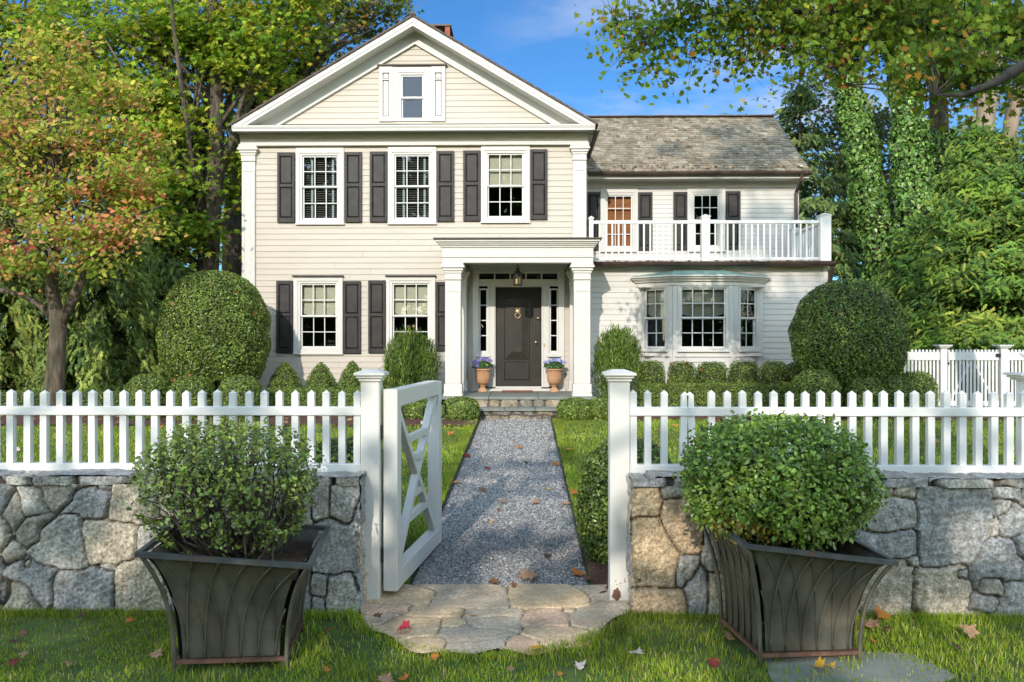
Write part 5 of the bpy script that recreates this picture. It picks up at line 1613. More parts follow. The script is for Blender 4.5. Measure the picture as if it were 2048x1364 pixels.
def gate_post(x0, x1, label, zc=PZ(740, 741, 5.68)):
    y0 = 5.64; d = x1-x0; o = empty('gate_post', ((x0+x1)/2, y0+d/2, 0), label, 'post', 'white posts either side of the gate opening')
    m = MB(); m.bbox(x0, x1, y0, y0+d, -0.1, zc-0.075, 0.006); m.build('shaft', M_post, o)
    m = MB(); z = zc-0.0745
    for ov, dz in ((0.012,0.022),(0.026,0.018),(0.042,0.020)): m.bbox(x0-ov, x1+ov, y0-ov, y0+d+ov, z, z+dz, 0.005); z += dz+.0003
    cx, cy = (x0+x1)/2, y0+d/2; h = d/2+0.04; k = 0.04
    m.add([(cx-h,cy-h,z),(cx+h,cy-h,z),(cx+h,cy+h,z),(cx-h,cy+h,z),(cx-k,cy-k,z+.022),(cx+k,cy-k,z+.022),(cx+k,cy+k,z+.022),(cx-k,cy+k,z+.022)],
          [(4,5,6,7),(0,1,5,4),(1,2,6,5),(2,3,7,6),(3,0,4,7),(3,2,1,0)])
    m.build('post_cap', M_post, o)
    return o
gate_post(pl0, pl1, 'white square post with a flat cap on which the open gate hangs')
gp = gate_post(pr0, pr1, 'white square post with peeling paint at its foot, right of the gate opening')
mb = MB()                                              # rotten bare patch at the foot
rr_ = random.Random(4); pts = []
for i in range(14):
    t = 2*math.pi*i/14; pts.append((pr0+0.045+0.032*math.cos(t)*rr_.uniform(.7,1.3), 0.060+0.045*math.sin(t)*rr_.uniform(.6,1.2)))
mb.prism(pts, 5.6375, 5.6397)
for k in range(6):
    x, z = pr0+rr_.uniform(.03,.10), rr_.uniform(.10,.17); mb.prism([(x,z),(x+rr_.uniform(.006,.014),z+.004),(x+.008,z+rr_.uniform(.008,.02))], 5.6375, 5.6397)
mb.build('bare_wood_patch', M_rust, gp)

# gate, swung inwards
L_, Hg, Tg = 1.44, PZ(780, 777, 5.69)-0.06, 0.10
gate = empty('garden_gate', (PX(780.5, 5.69), 5.69+0.0, PZ(780,1183,5.69)), 'open white wooden garden gate with chippendale lattice, swung in beside the path', 'gate', rot=(0, 0, math.radians(83.5)))
m = MB(); s = 0.11
m.bbox(0, s, -Tg/2, Tg/2, 0, Hg, 0.005); m.build('hinge_stile', M_post, gate, local=True)
m = MB(); m.bbox(L_-s, L_, -Tg/2, Tg/2, 0.0, Hg-0.012, 0.005); m.build('latch_stile', M_post, gate, local=True)
m = MB(); m.bbox(s+.001, L_-s-.001, -Tg/2+.002, Tg/2-.002, 0.0, 0.13, 0.005); m.build('bottom_rail', M_post, gate, local=True)
m = MB(); m.bbox(s+.001, L_-s-.001, -Tg/2+.002, Tg/2-.002, Hg-0.125, Hg-.004, 0.005); m.build('top_rail', M_post, gate, local=True)
a0, a1, b0, b1 = s, L_-s, 0.13, Hg-0.125
w = a1-a0; h = b1-b0; cx, cz = a0+w/2, b0+h/2
m = MB()
m.bar((a0+.02,0,b0+.01),(a1-.02,0,b1-.01),0.052,0.056,(0,1,0)); m.build('lattice_bar', M_post, gate, local=True)
m = MB(); m.bar((a0+.02,0.001,b1-.01),(a1-.02,0.001,b0+.01),0.052,0.052,(0,1,0)); m.build('lattice_bar', M_post, gate, local=True)
for fz in (0.24, 0.38, 0.62, 0.76):
    z = b0+h*fz; hw = abs(fz-.5)*w*0.96
    m = MB(); m.bbox(cx-hw, cx+hw, -0.025, 0.025, z-0.026, z+0.026, 0.003); m.build('lattice_bar', M_post, gate, local=True)
for sgn in (-1, 1):
    x = cx + sgn*w*0.27; m = MB(); m.bbox(x-0.026, x+0.026, -0.024, 0.024, b0+.001, b1-.001, 0.003)
for z in (0.2, 1.05):
    m = MB(); m.tube([(0.0,0.062,z),(0.0,0.062,z+0.1)], 0.012, 8); m.bbox(-0.003,0.09,0.0505,0.056,z+.02,z+.08,.002); m.build('hinge', M_iron, gate, local=True)
m = MB(); m.bbox(L_-0.09, L_-0.02, Tg/2+.001, Tg/2+.008, Hg-0.34, Hg-0.20, .002)
m.tube([(L_-.055, Tg/2+.006, Hg-.22),(L_-.055, Tg/2+.05, Hg-.25),(L_-.055, Tg/2+.05, Hg-.31),(L_-.055, Tg/2+.006, Hg-.33)], .008, 6)
m.tube([(L_-.03,-Tg/2-.004,Hg-.20),(L_+.02,-Tg/2-.03,Hg-.22),(L_+.03,-Tg/2-.03,Hg-.30),(L_-.02,-Tg/2-.004,Hg-.33)], .008, 6); m.build('latch', M_iron, gate, local=True)

# tall fence and gate at the right
YT = 16.5
zgt = ground(8, YT)
def tall_section(name, xa, xb, label, cat, group=None, zt=PZ(1850, 699, YT), brace=False, n=None):
    f = empty(name, ((xa+xb)/2, YT, zgt), label, cat, group)
    n = n or max(2, round((xb-xa)/0.072))
    z0, z1 = PZ(1950, 713, YT)-0.09, PZ(1950, 704.5, YT)
    m = MB(); m.bbox(xa, xb, YT-0.03, YT+0.03, z0+0.015, z1, 0.004); m.build('top_rail', M_fence, f)
    m = MB(); m.bbox(xa, xb, YT-0.03, YT+0.03, zgt+0.08, zgt+0.18, 0.004); m.build('bottom_rail', M_fence, f)
    if brace:
        xm = (xa+xb)/2; m = MB()
        m.bar((xa+.08, YT+.045, zgt+.2), (xm-.02, YT+.045, z0), .03, .07, (0,1,0)); m.bar((xb-.08, YT+.045, zgt+.2), (xm+.02, YT+.045, z0), .03, .07, (0,1,0)); m.build('brace', M_fence, f)
    for i in range(n):
        x = xa+(xb-xa)*(i+.5)/n
        m = MB(); m.box(x-.020, x+.020, YT-.014, YT+.014, zgt+.05, zt-.02); m.add([(x-.020,YT-.014,zt-.0199),(x+.020,YT-.014,zt-.0199),(x+.020,YT+.014,zt-.0199),(x-.020,YT+.014,zt-.0199),(x-.009,YT-.009,zt),(x+.009,YT-.009,zt),(x+.009,YT+.009,zt),(x-.009,YT+.009,zt)],
              [(4,5,6,7),(0,1,5,4),(1,2,6,5),(2,3,7,6),(3,0,4,7)]); m.build('picket', M_fence, f)
    return f
ta0, ta1 = PX(1806, YT), PX(1878.5, YT); tb0 = PX(1892, YT); tb1 = PX(1998.5, YT); tc0 = PX(2013, YT)
tall_section('tall_fence', ta0, ta1, 'tall white picket fence panel beside the round topiary, left of the far side gate', 'fence')
sg = tall_section('side_gate', tb0+.02, tb1-.02, 'tall white picket side gate with crossed braces between two capped posts', 'gate', brace=True)
tall_section('tall_fence', tc0, tc0+2.6, 'tall white picket fence panel right of the far side gate, cut by the frame edge', 'fence')
def tall_post(x0, x1, label, Y=YT, zt=None, z0=None):
    zt = zt or PZ(1950, 689, YT); d = x1-x0; o = empty('fence_post', ((x0+x1)/2, Y, z0 or zgt), label, 'post')
    m = MB(); m.bbox(x0, x1, Y-d/2, Y+d/2, (z0 or zgt)-.1, zt-.07, .005); m.build('shaft', M_fence, o)
    m = MB(); z = zt-.0695
    for ov, dz in ((.03,.02),(.05,.02),(.07,.022)): m.bbox(x0-ov, x1+ov, Y-d/2-ov, Y+d/2+ov, z, z+dz, .004); z += dz+.0003
    m.build('post_cap', M_fence, o)
tall_post(ta1+.002, tb0-.002, 'white capped post at the latch side of the far side gate, nearest the topiary')
tall_post(tb1+.002, tc0-.002, 'white capped post at the hinge side of the far side gate, right of its braces')
m = MB(); x = tb0+.01; zz = PZ(1890, 712, YT); m.bbox(x-.03, x+.012, YT-.05, YT-.031, zz-.16, zz+.09, .004); m.bbox(x-.02, x+.03, YT-.062, YT-.0505, zz-.17, zz-.12, .003); m.build('latch', M_iron, sg)
m = MB(); x = tb1-.02; m.bbox(x-.07, x+.06, YT-.05, YT-.031, zz-.02, zz+.05, .004); m.bbox(x+.03, x+.06, YT-.06, YT-.0505, zz-.04, zz+.08, .004); m.build('hinge', M_iron, sg)
xp = PX(2041, 7.0); tall_post(xp, xp+.14, 'white capped fence post close behind the front fence at the right frame edge', 7.0, PZ(2045, 744, 7.0), 0.04)

# ================================================================== PLANTERS
def planter(name, loc, yaw, tilt, label, b=0.30, fl=0.135, H=0.64):
    o = empty(name, (loc[0], loc[1], 0), label, 'planter', rot=(0, 0, yaw))
    def half(z): return b + fl*max(0, z/H)**2.7
    def tz(x, y, z): return z + (tilt[0]*x + tilt[1]*y)*(max(0, z)/H)
    nz, nu = 12, 10
    def T(k, u, r, z):
        """side k, along-side u, distance out r"""
        x, y = [(u,-r),(r,u),(-u,r),(-r,-u)][k]
        return (x, y, tz(x, y, z))
    for k in range(4):
        m = MB(); vs = []; fs = []
        for off in (0.022, 0.030):
            for i in range(nz+1):
                z = 0.075+(H-0.085)*i/nz; w = half(z)
                for j in range(nu+1): vs.append(T(k, (w-0.045)*(2*j/nu-1), w-off, z))
        ns = (nz+1)*(nu+1)
        for i in range(nz):
            for j in range(nu):
                a = i*(nu+1)+j
                fs.append((a, a+1, a+nu+2, a+nu+1)); fs.append((ns+a, ns+a+nu+1, ns+a+nu+2, ns+a+1))
        m.add(vs, fs); p = m.build('side_panel', M_bronze, o, local=True, smooth=True)
        m = MB()
        for fam in (0, 1):                                  # curved rods, two crossing families
            for q in range(6):
                u0 = (-0.92+0.37*q) if fam == 0 else (-0.93+0.37*q)
                sh = 0.50 if fam == 0 else -0.34
                pts = []
                for i in range(13):
                    z = 0.075+(H-0.085)*i/12; w = half(z); u = (w-0.05)*(u0+sh*(z/H)**2.3)
                    if abs(u) > w-0.03: break
                    pts.append(T(k, u, w-0.017+(0.004 if fam == 0 else -0.002), z))
                if len(pts) > 2: m.tube(pts, 0.0052 if fam == 0 else 0.0042, 5)
        m.build('curved_rods', M_bronze, p, local=True, smooth=True)
        m = MB(); w = half(0.06)
        m.bar(T(k, -w, w-0.012, 0.06), T(k, w, w-0.012, 0.06), 0.022, 0.02); m.build('base_rail', M_rust, o, local=True)
        m = MB(); pts = []
        for i in range(15):
            z = -0.01+(H-0.005)*i/14; w = half(z); pts.append(T(k, w-0.006, w-0.006, z))
        m.tube(pts, 0.0115, 6); m.build('corner_leg', M_bronze, o, local=True, smooth=True)
    m = MB(); w = half(H)
    for k in range(4): m.bar(T(k, -w-.012 if k % 2 == 0 else -w+.013, w, H), T(k, w+.012 if k % 2 == 0 else w-.013, w, H), 0.028, 0.026)
    m.build('rim', M_bronze_r, o, local=True)
    m = MB(); w = half(H-.09)-.035; zs = H-0.09
    n = 12; vs = []; fs = []
    for i in range(n+1):
        for j in range(n+1):
            x, y = w*(2*i/n-1), w*(2*j/n-1); vs.append((x, y, tz(x, y, zs)+.02*math.sin(9*x+2)*math.sin(11*y)+random.uniform(-.01,.01)))
    for i in range(n):
        for j in range(n): a = i*(n+1)+j; fs.append((a, a+n+1, a+n+2, a+1))
    m.add(vs, fs); m.build('soil', M_soil, o, local=True)
    return o
planter('planter_box', PLA, math.radians(7), (-0.10, 0.0), 'aged bronze planter box with flared rim and curved rods, left of the gate')
planter('planter_box', PLB, math.radians(7.5), (-0.14, 0.03), 'dented bronze planter box turned at an angle with sagging right rim, right of the gate', b=0.295, fl=0.125, H=0.655)
mb = MB()
x0, y0 = PLB[0]-0.25, PLB[1]-0.60
mb.prism([(0,0),(1,0),(1,1),(0,1)], 0, 1) if False else None
vs = [(x0+a*1.0, y0+b_*.5, z) for z in (-.02, .014) for a, b_ in ((0,.1),(.35,0),(.8,.06),(1.0,.3),(.9,.9),(.5,1.0),(.05,.8))]
mb.add(vs, [tuple(range(6,-1,-1)), tuple(range(7,14))] + [(i,(i+1)%7,7+(i+1)%7,7+i) for i in range(7)])
tag(mb.build('flat_stone', M_slate), 'flat grey stone slab set in the ground under the right planter', 'stone slab')

def open_shrub(name, loc, cen, rad, label, nb, nl, lsize, colors, weights, seed, leafy=0.5, dens=1.0, bark=None, yellow=None, shell=.5, zlo=-.1):
    """woody shrub: branches fan out from the stem base to an ellipsoid, leaves on the outer twigs"""
    r = np.random.default_rng(seed)
    t = empty(name, loc, label, 'shrub')
    base = np.array(loc); cen = np.array(cen); rad = np.array(rad)
    mb = MB(); tips = []
    d = sph(nb*2, r); d = d[d[:,2] > -0.55][:nb]
    lump = 1 + 0.10*np.sin(4*np.arctan2(d[:,1], d[:,0])+5*d[:,2]) + r.normal(0, .05, len(d))
    for k in range(len(d)):
        e = cen + d[k]*rad*lump[k]*r.uniform(.75, .95)
        s = base + np.array([r.normal(0,.05), r.normal(0,.05), 0])
        mid = s*.5+e*.5 + np.array([r.normal(0,.03), r.normal(0,.03), -0.10*(1-max(0,d[k][2]))+0.02]); mid2 = s*.2+e*.8 + r.normal(0,.025,3)
        mb.tube([s, s*.7+mid*.3+r.normal(0,.01,3), mid, mid2, e], [.011,.009,.0065,.004,.0016], 5, cap=False)
        for q in range(int(r.integers(3, 6))):
            f = r.uniform(.35, .95); a = mid*(1-f)+e*f
            tip = a + (d[k]*rad*.30 + r.normal(0,.07,3))*r.uniform(.4,1.0)
            if np.sum(((tip-cen)/rad)**2) > .96: tip = cen+(tip-cen)/math.sqrt(np.sum(((tip-cen)/rad)**2))*.96
            mb.tube([a, a*.5+tip*.5+r.normal(0,.012,3), tip], [.0034,.0026,.0012], 4, cap=False); tips.append((a, tip))
        tips.append((mid2, e))
    mb.build('branches', bark or M_bark, t)
    tips = np.array(tips); n1 = int(nl*(1-shell)); i = r.integers(0, len(tips), n1)
    f = r.random(n1)**(leafy); Pn = tips[i,0]*(1-f[:,None]) + tips[i,1]*f[:,None] + r.normal(0, .014, (n1, 3))
    n2 = nl-n1; k = sph(n2*3, r); k = k[(k[:,2] > zlo+r.normal(0,.18,len(k)))][:n2]; n2 = len(k)
    sq = (np.abs(k)**2.5).sum(1)**(-1/2.5)                    # slightly boxy clipped outline
    az = np.arctan2(k[:,1], k[:,0])
    lob = 1 + .045*np.sin(5*az+4*k[:,2]+seed) + .035*np.sin(9*az-7*k[:,2]) + .03*np.sin(17*az+15*k[:,2])
    gap = np.sin(8*az+6*k[:,2]+seed)*np.sin(11*k[:,2]-5*az)
    dep = 1 - r.random(n2)**1.5*(.16+.16*(gap > .25))
    S2 = cen + k*(sq*lob*dep)[:,None]*rad + r.normal(0,.010,(n2,3))
    Pn = np.concatenate([Pn, S2]); nl = len(Pn)
    out = unit((Pn-cen)/rad)
    N = out*0.6 + np.array([0,-.25,.5]) + r.normal(0,.6,(nl,3))
    C = pal(colors, weights, nl, .18, r)
    if yellow:
        dd = np.sum(((Pn-np.array(yellow[0]))/np.array(yellow[1]))**2, 1) < r.uniform(.3,1.3,nl)
        C[dd] = pal([(0.38,0.33,0.05),(0.32,0.22,0.04),(0.20,0.25,0.04)], [2,1,1.5], int(dd.sum()), .15, r)
    leaves('foliage', [(OVAL, Pn, N, lsize*r.uniform(.6,1.35,nl), C, out+r.normal(0,.7,(nl,3)), r)], M_gloss, t)
    return t
c1 = P(463, 975, 4.92)
open_shrub('box_shrub', (PLA[0]+.02, PLA[1]+.04, .50), (c1.x+.02, 4.80, 0.91), (0.515, 0.47, 0.40), 'sparse woody box shrub with bare lower branches growing in the left planter', 160, 8200, 0.028,
           [(0.15,0.215,0.03),(0.23,0.32,0.04),(0.09,0.135,0.025),(0.34,0.43,0.07),(0.16,0.18,0.08)], [3,2.6,2.8,1.2,1.8], 41, leafy=.42, shell=.42, zlo=.15)
c2 = P(1553, 962, 4.95)
open_shrub('box_shrub', (PLB[0]-.02, PLB[1]+.02, .52), (c2.x-.01, 4.92, 0.96), (0.535, 0.47, 0.375), 'dense glossy box shrub growing in the right planter', 170, 22000, 0.030,
           [(0.15,0.25,0.03),(0.22,0.34,0.04),(0.085,0.15,0.022),(0.34,0.45,0.07)], [4,3,3,1.1], 42, leafy=.75, shell=.66, zlo=-.75, yellow=((P(1480,1060,4.6).x, 4.62, .70), (.22,.22,.13)))
def stake(a, b, leafP, label, drop):
    o = empty('plant_stake', a, label, 'stake')
    m = MB(); m.tube([a, b], .0042, 6); m.build('rod', M_iron, o)
    n = 7; vs = []
    bx = Vector(leafP[0]); tx = Vector(leafP[1])
    for i in range(n+1):
        f = i/n; w = .016*math.sin(math.pi*(.12+.85*f)); p = bx.lerp(tx, f) + Vector((0, -.01, drop*math.sin(math.pi*f)))
        vs += [tuple(p+Vector((0,0,w))), tuple(p-Vector((0,.006,w)))]
    m = MB(); m.add(vs, [(2*i, 2*i+1, 2*i+3, 2*i+2) for i in range(n)]); m.cur=(0,0,0)
    m.c = [(0.36,0.36,0.05)]*len(vs); m.build('leaf_blade', M_dry, o, col=True)
stake(P(1691,1100,4.95), P(1713,1032,4.95), (P(1712,1036,4.94), P(1748,990,4.94)), 'thin black stake with a yellow green leaf in the right planter', .03)
stake(P(352,1075,4.72), P(338,1030,4.70), (P(292,1038,4.68), P(348,1034,4.68)), 'thin black stake with a drooping green leaf in the left planter', -.02)
# ================================================================== GARDEN PLANTS
def gb(x, y): return (x, y, ground(x, y))
# big clipped topiaries
Yt = 16.05; X1 = PX(430, Yt)
shape_shrub('topiary', 'large dome shaped clipped shrub on a short trunk at the left house corner', 'topiary', (X1, Yt, 1.02), Dome(1.05, 1.02, 2.13, .78, .36, 2.0, 2.35), 30000, .050, G_BOX, W_BOX,
            thick=.11, seed=1, rough=.03, stem=[([(0,0,-.7),(.03,0,-.2),(0,0,.3)],[.085,.07,.08]), ([(.1,.05,-.3),(.35,.1,.2),(.6,.1,.5)],[.04,.03,.02])], orange=26, core=.93)
Yt2 = 15.6; X2 = PX(1697, Yt2)
shape_shrub('topiary', 'large globe shaped clipped shrub at the right end of the house beside the tall fence', 'topiary', (X2, Yt2, 1.0), Dome(1.04, 1.0, 1.93, .70, .42, 2.0, 2.3), 28000, .050, G_YEW, W_YEW,
            thick=.11, seed=2, rough=.034, stem=[([(0,0,-.7),(.03,0,-.2),(0,0,.3)],[.09,.07,.08])], orange=14, core=.93)
# clipped rounds
def round_bush(px, hw, ytop, Y, label, group, seed, n=5000, bot=.85, mid=.45, colors=G_BOX, weights=W_BOX, orange=0, e=2.6, ls=.036):
    x = PX(px, Y); z = ground(x, Y); h = PZ(px, ytop, Y)-z; r = hw*Y/F_PX
    return shape_shrub('boxwood', label, 'shrub', (x, Y, z), Dome(r, r, h, bot, mid, 2.2, e), n, ls, colors, weights, group, seed=seed, thick=.06, rough=.03, orange=orange)
g1 = 'low round boxwoods under the left topiary'
round_bush(297, 44, 747, 14.9, 'left of three low rounded boxwoods below the dome topiary, smooth dark green', g1, 3, 7000)
round_bush(384, 45, 751, 14.8, 'middle of three low rounded boxwoods below the dome topiary, with fallen leaves on top', g1, 4, 7000, orange=10)
round_bush(480, 43, 749, 14.7, 'right of three low rounded boxwoods below the dome topiary, nearest the house', g1, 5, 7000)
g2 = 'low round boxwoods under the right topiary'
round_bush(1631, 47, 738, 14.9, 'round boxwood left of the globe topiary trunk, largest of its group', g2, 6, 8000, orange=8)
round_bush(1726, 40, 748, 15.0, 'flat topped boxwood right below the globe topiary', g2, 7, 6000)
round_bush(1790, 40, 749, 15.1, 'boxwood between the flat topped one and the domed one by the tall fence', g2, 8, 6000)
round_bush(1833, 38, 741, 15.2, 'domed boxwood against the tall white fence panel', g2, 9, 6000)
g3 = 'row of boxwoods in front of the bay window'
names = ['first boxwood of the row under the bay window, beside the upright yew', 'second boxwood of the row under the bay window, orange leaves on top', 'third boxwood of the row under the bay window, widest, below the middle panes',
         'fourth boxwood of the row under the bay window', 'fifth boxwood of the row, just right of the bay window', 'last boxwood of the row, tucked against the globe topiary']
for i, (px, hw) in enumerate(((1302,28),(1364,29),(1424,32),(1488,31),(1548,28),(1593,20))):
    round_bush(px, hw, 720+(i%3), 16.35, names[i], g3, 20+i, 4200, .92, .6, orange=(3,9,9,3,7,2)[i], e=3.4)
g4 = 'cone shaped boxwoods along the house wall'
for i, (px, hw, yt, lb) in enumerate(((570,35,723,'cone shaped boxwood below the left end of the house, in the topiary shade'),(642,34,724,'cone shaped boxwood under the middle of the left ground floor window'),(705,31,721,'cone shaped boxwood half hidden by the left gate post'),(780,26,724,'cone shaped boxwood between the gate post and the upright yew'))):
    Y = 16.55; x = PX(px, Y); z = ground(x, Y); h = PZ(px, yt, Y)-z; r = hw*Y/F_PX*1.12
    shape_shrub('boxwood', lb, 'shrub', (x, Y, z), Cone(r, r, h), 5000, .038, G_BOX, W_BOX, g4, seed=40+i, thick=.07, rough=.05, core=.85)
g5 = 'low bushes at the foot of the porch steps'
for i, (px, hw, yt, Y, lb) in enumerate(((921,38,793,14.85,'low round bush left of the porch steps'),(832,34,797,15.0,'low bush further left of the steps, seen through the gate'),(1150,36,795,14.9,'low sunlit bush right of the porch steps'),(1203,36,796,15.0,'low bush right of the steps, behind the right gate post'))):
    round_bush(px, hw, yt, Y, lb, g5, 50+i, 5000, .85, .4, ls=.045)
g6 = 'box globes just inside the fence'
for px, lb, sd in ((1257,'dark round box shrub just inside the fence behind the right gate post',60),(690,'dark round box shrub just inside the fence behind the left gate post',61)):
    Y = 6.72; x = PX(px, Y); 
    shape_shrub('boxwood', lb, 'shrub', (x, Y, 0.03), Dome(.42, .42, 0.97, .8, .45, 2.1, 2.4), 13000, .030, G_YEW, W_YEW, g6, tmpl=OVAL, seed=sd, thick=.06, rough=.03)
# upright yews either side of the porch
for px, hw, yt, Y, lb, sd in ((822,57,650,16.3,'upright spiky yew in front of the second ground floor window, left of the porch',70),(1235,50,643,16.2,'upright spiky yew between the porch column and the bay window',71)):
    x = PX(px, Y); z = ground(x, Y); h = PZ(px, yt+12, Y)-z; r = hw*Y/F_PX
    t = shape_shrub('upright_yew', lb, 'shrub', (x, Y, z), Dome(r, r*.9, h, .80, .55, 2.0, 2.4), 9500, .075, G_YEW, W_YEW, 'upright yews flanking the porch', tmpl=FEATHER, mat=M_needle, seed=sd, thick=.26, rough=.14, upright=1.2, core=.55)
    r_ = np.random.default_rng(sd)
    k = 2600; a = r_.uniform(0, 6.28, k); q = np.sqrt(r_.random(k))*r*.95
    hb = z+h*(.96-(q/r)**2.5*.32)*r_.uniform(.6,1.05,k)
    Pn, Tn, Sn = [], [], []
    for j in range(k):
        L0 = r_.uniform(.0,.26); Pn.append((x+q[j]*math.cos(a[j]), Y+q[j]*math.sin(a[j])*.9, hb[j]-.12+L0)); Tn.append((math.cos(a[j])*.25*q[j]/r+r_.normal(0,.12), math.sin(a[j])*.25*q[j]/r, 1)); Sn.append(r_.uniform(.06,.13))
    leaves('shoots', [(FEATHER, np.array(Pn), r_.normal(size=(k,3))*np.array([1,1,.15])+np.array([0,-.5,0]), np.array(Sn), pal(G_YEW, W_YEW, k, .2, r_), np.array(Tn), r_)], M_needle, t)
# clipped hedges
def hedge(name, x0, x1, y0, y1, zt, label, n, seed, colors=G_BOX, weights=W_BOX, orange=0):
    r = np.random.default_rng(seed); z0 = ground((x0+x1)/2, (y0+y1)/2)
    t = empty(name, ((x0+x1)/2, (y0+y1)/2, z0), label, 'hedge')
    W, D, H = x1-x0, y1-y0, zt-z0
    ar = np.array([W*H*1.3, W*D, D*H, D*H]); f = r.choice(4, n, p=ar/ar.sum())
    u, v = r.random(n), r.random(n); dep = r.random(n)**1.5*.05
    P_ = np.zeros((n,3)); N = np.zeros((n,3))
    for k in range(4):
        m = f == k
        if k == 0: P_[m] = np.stack([x0+W*u[m], y0+dep[m], z0+H*v[m]],1); N[m] = (0,-1,.2)
        if k == 1: P_[m] = np.stack([x0+W*u[m], y0+D*v[m], zt-dep[m]],1); N[m] = (0,0,1)
        if k == 2: P_[m] = np.stack([x0+dep[m], y0+D*u[m], z0+H*v[m]],1); N[m] = (-1,0,.2)
        if k == 3: P_[m] = np.stack([x1-dep[m], y0+D*u[m], z0+H*v[m]],1); N[m] = (1,0,.2)
    P_ += (0.014*np.sin(P_[:,0]*9+P_[:,2]*7)+.01*np.sin(P_[:,0]*23))[:,None]*N + r.normal(0,.008,(n,3))
    gs = [(RHOMB, P_, N+r.normal(0,.55,(n,3)), .034*r.uniform(.6,1.3,n), pal(colors, weights, n, .2, r), None, r)]
    if orange:
        q = np.where(f == 1)[0][:orange]
        gs.append((MAPLE, P_[q]+np.array([0,0,.02]), N[q]+r.normal(0,.3,(len(q),3)), r.uniform(.05,.09,len(q)), pal([(0.40,0.15,0.05),(0.33,0.10,0.05),(0.30,0.17,0.08)],[1,1,1],len(q)), None, r))
    leaves('foliage', gs, M_gloss, t)
    m = MB(); m.box(x0+.05, x1-.05, y0+.05, y1-.05, z0-.05, zt-.05); m.build('twigs', M_twig, t)
hedge('clipped_hedge', PX(528,15.4), PX(775,15.4), 15.4, 15.95, PZ(640,780,15.4), 'low flat clipped hedge before the cone boxwoods left of the porch', 15000, 81)
hedge('clipped_hedge', PX(1282,15.6), PX(1610,15.6), 15.6, 16.05, PZ(1440,769,15.6), 'low flat clipped hedge before the row of boxwoods under the bay window', 16000, 82, orange=14)
hedge('clipped_hedge', -13.5, PX(262,15.2), 15.2, 15.8, PZ(130,786,15.2), 'dark low hedge under the spruces at the far left, leaves scattered on it', 15000, 83, G_YEW, W_YEW, 40)
# hydrangeas in the urns
def hydrangea(x, y, label, cols, seed, heads):
    r = np.random.default_rng(seed); z = zPlat+urn_h-.02
    t = empty('hydrangea', (x, y, z), label, 'flowers', None)
    n = 230; d = sph(n, r); d[:,2] = np.abs(d[:,2])*.9-.15
    P_ = np.array([x, y, z+.06]) + d*np.array([.215,.19,.13])*r.uniform(.6,1.0,(n,1))
    leaves('leaves', [(OVAL, P_, d+np.array([0,-.2,.7])+r.normal(0,.4,(n,3)), r.uniform(.07,.12,n), pal([(0.05,0.12,0.02),(0.08,0.18,0.03),(0.03,0.07,0.015)],[1,1,1],n,.15,r), d+r.normal(0,.3,(n,3)), r)], M_gloss, t)
    for hx, hy, hz, rr in heads:
        m = 150; d = sph(m, r); d[:,2] = np.abs(d[:,2])-.25
        leaves('flower_head', [(RHOMB, np.array([x+hx, y+hy, z+hz])+d*rr*np.array([1,1,.75]), d+r.normal(0,.3,(m,3)), r.uniform(.028,.042,m), pal(cols,[1]*len(cols),m,.15,r), None, r)], M_petal, t)
hydrangea(u1x, YW-.34, 'violet blue hydrangea in the left urn', [(0.30,0.24,0.62),(0.40,0.34,0.72),(0.22,0.16,0.42),(0.45,0.42,0.78)], 91, ((-.13,-.08,.14,.085),(.0,-.05,.20,.085),(.13,-.03,.17,.075),(-.12,-.12,.07,.075),(.05,.08,.19,.08)))
hydrangea(u2x, YW-.34, 'pale blue hydrangea in the right urn', [(0.35,0.38,0.75),(0.50,0.54,0.85),(0.28,0.28,0.60),(0.62,0.66,0.88)], 92, ((-.15,-.06,.13,.075),(-.04,-.08,.17,.08),(.08,-.05,.17,.085),(.18,-.03,.13,.06),(.0,.08,.17,.08)))

# ================================================================== TREES
def B(x, y, Y, rx, rz, n, ry=None):
    p = P(x, y, Y); return (p.x, p.y, p.z, rx*Y/F_PX, (ry or rx)*Y/F_PX, rz*Y/F_PX, n)
def T(pts, Y): return [tuple(P(x, y, Y if len(q) < 1 else q[0])) for x, y, *q in pts]

# dogwood on the left lawn
Yd = 15.0; bx = P(110, 800, Yd); zb = ground(bx.x, Yd)
tree('dogwood_tree', 'dogwood turning pink and orange on the left lawn, its trunk forking low', 'tree',
     [(bx.x, Yd, zb-.05)] + T([(110,760),(113,700),(117,650)], Yd) + T([(104,580),(108,500),(100,400),(105,300),(110,200)], Yd),
     [.19,.165,.15,.145,.11,.095,.08,.05,.025],
     [B(110,120,15.2,120,60,26), B(30,190,14.8,110,60,24), B(190,190,15.3,90,42,20), B(60,270,14.5,110,50,24), B(205,270,14.9,90,40,20), B(285,290,15.4,55,30,11), B(70,370,14.4,110,55,26), B(230,350,14.8,85,40,18), B(268,400,15.2,45,30,9), B(130,450,14.2,120,50,26), B(240,460,14.6,70,36,14), B(-60,440,14.6,120,90,26), B(-60,250,14.8,110,100,20), B(30,530,14.2,80,36,12), B(175,515,14.2,60,28,9)],
     38, .105, G_DOG, W_DOG, OVAL, nl=90, lr=.06, bark=M_bark, crad=.40, flat=.45, up=.6, seed=3, zlo=.55,
     extra=[(T([(117,655),(145,600),(178,530),(225,470),(270,430),(330,410)], Yd), [.11,.09,.075,.055,.035,.015]), (T([(112,645),(80,610),(45,590),(0,580),(-60,545)], Yd), [.07,.06,.05,.045,.03]), (T([(178,530),(190,440),(185,350),(200,280)], Yd), [.06,.045,.03,.015])])
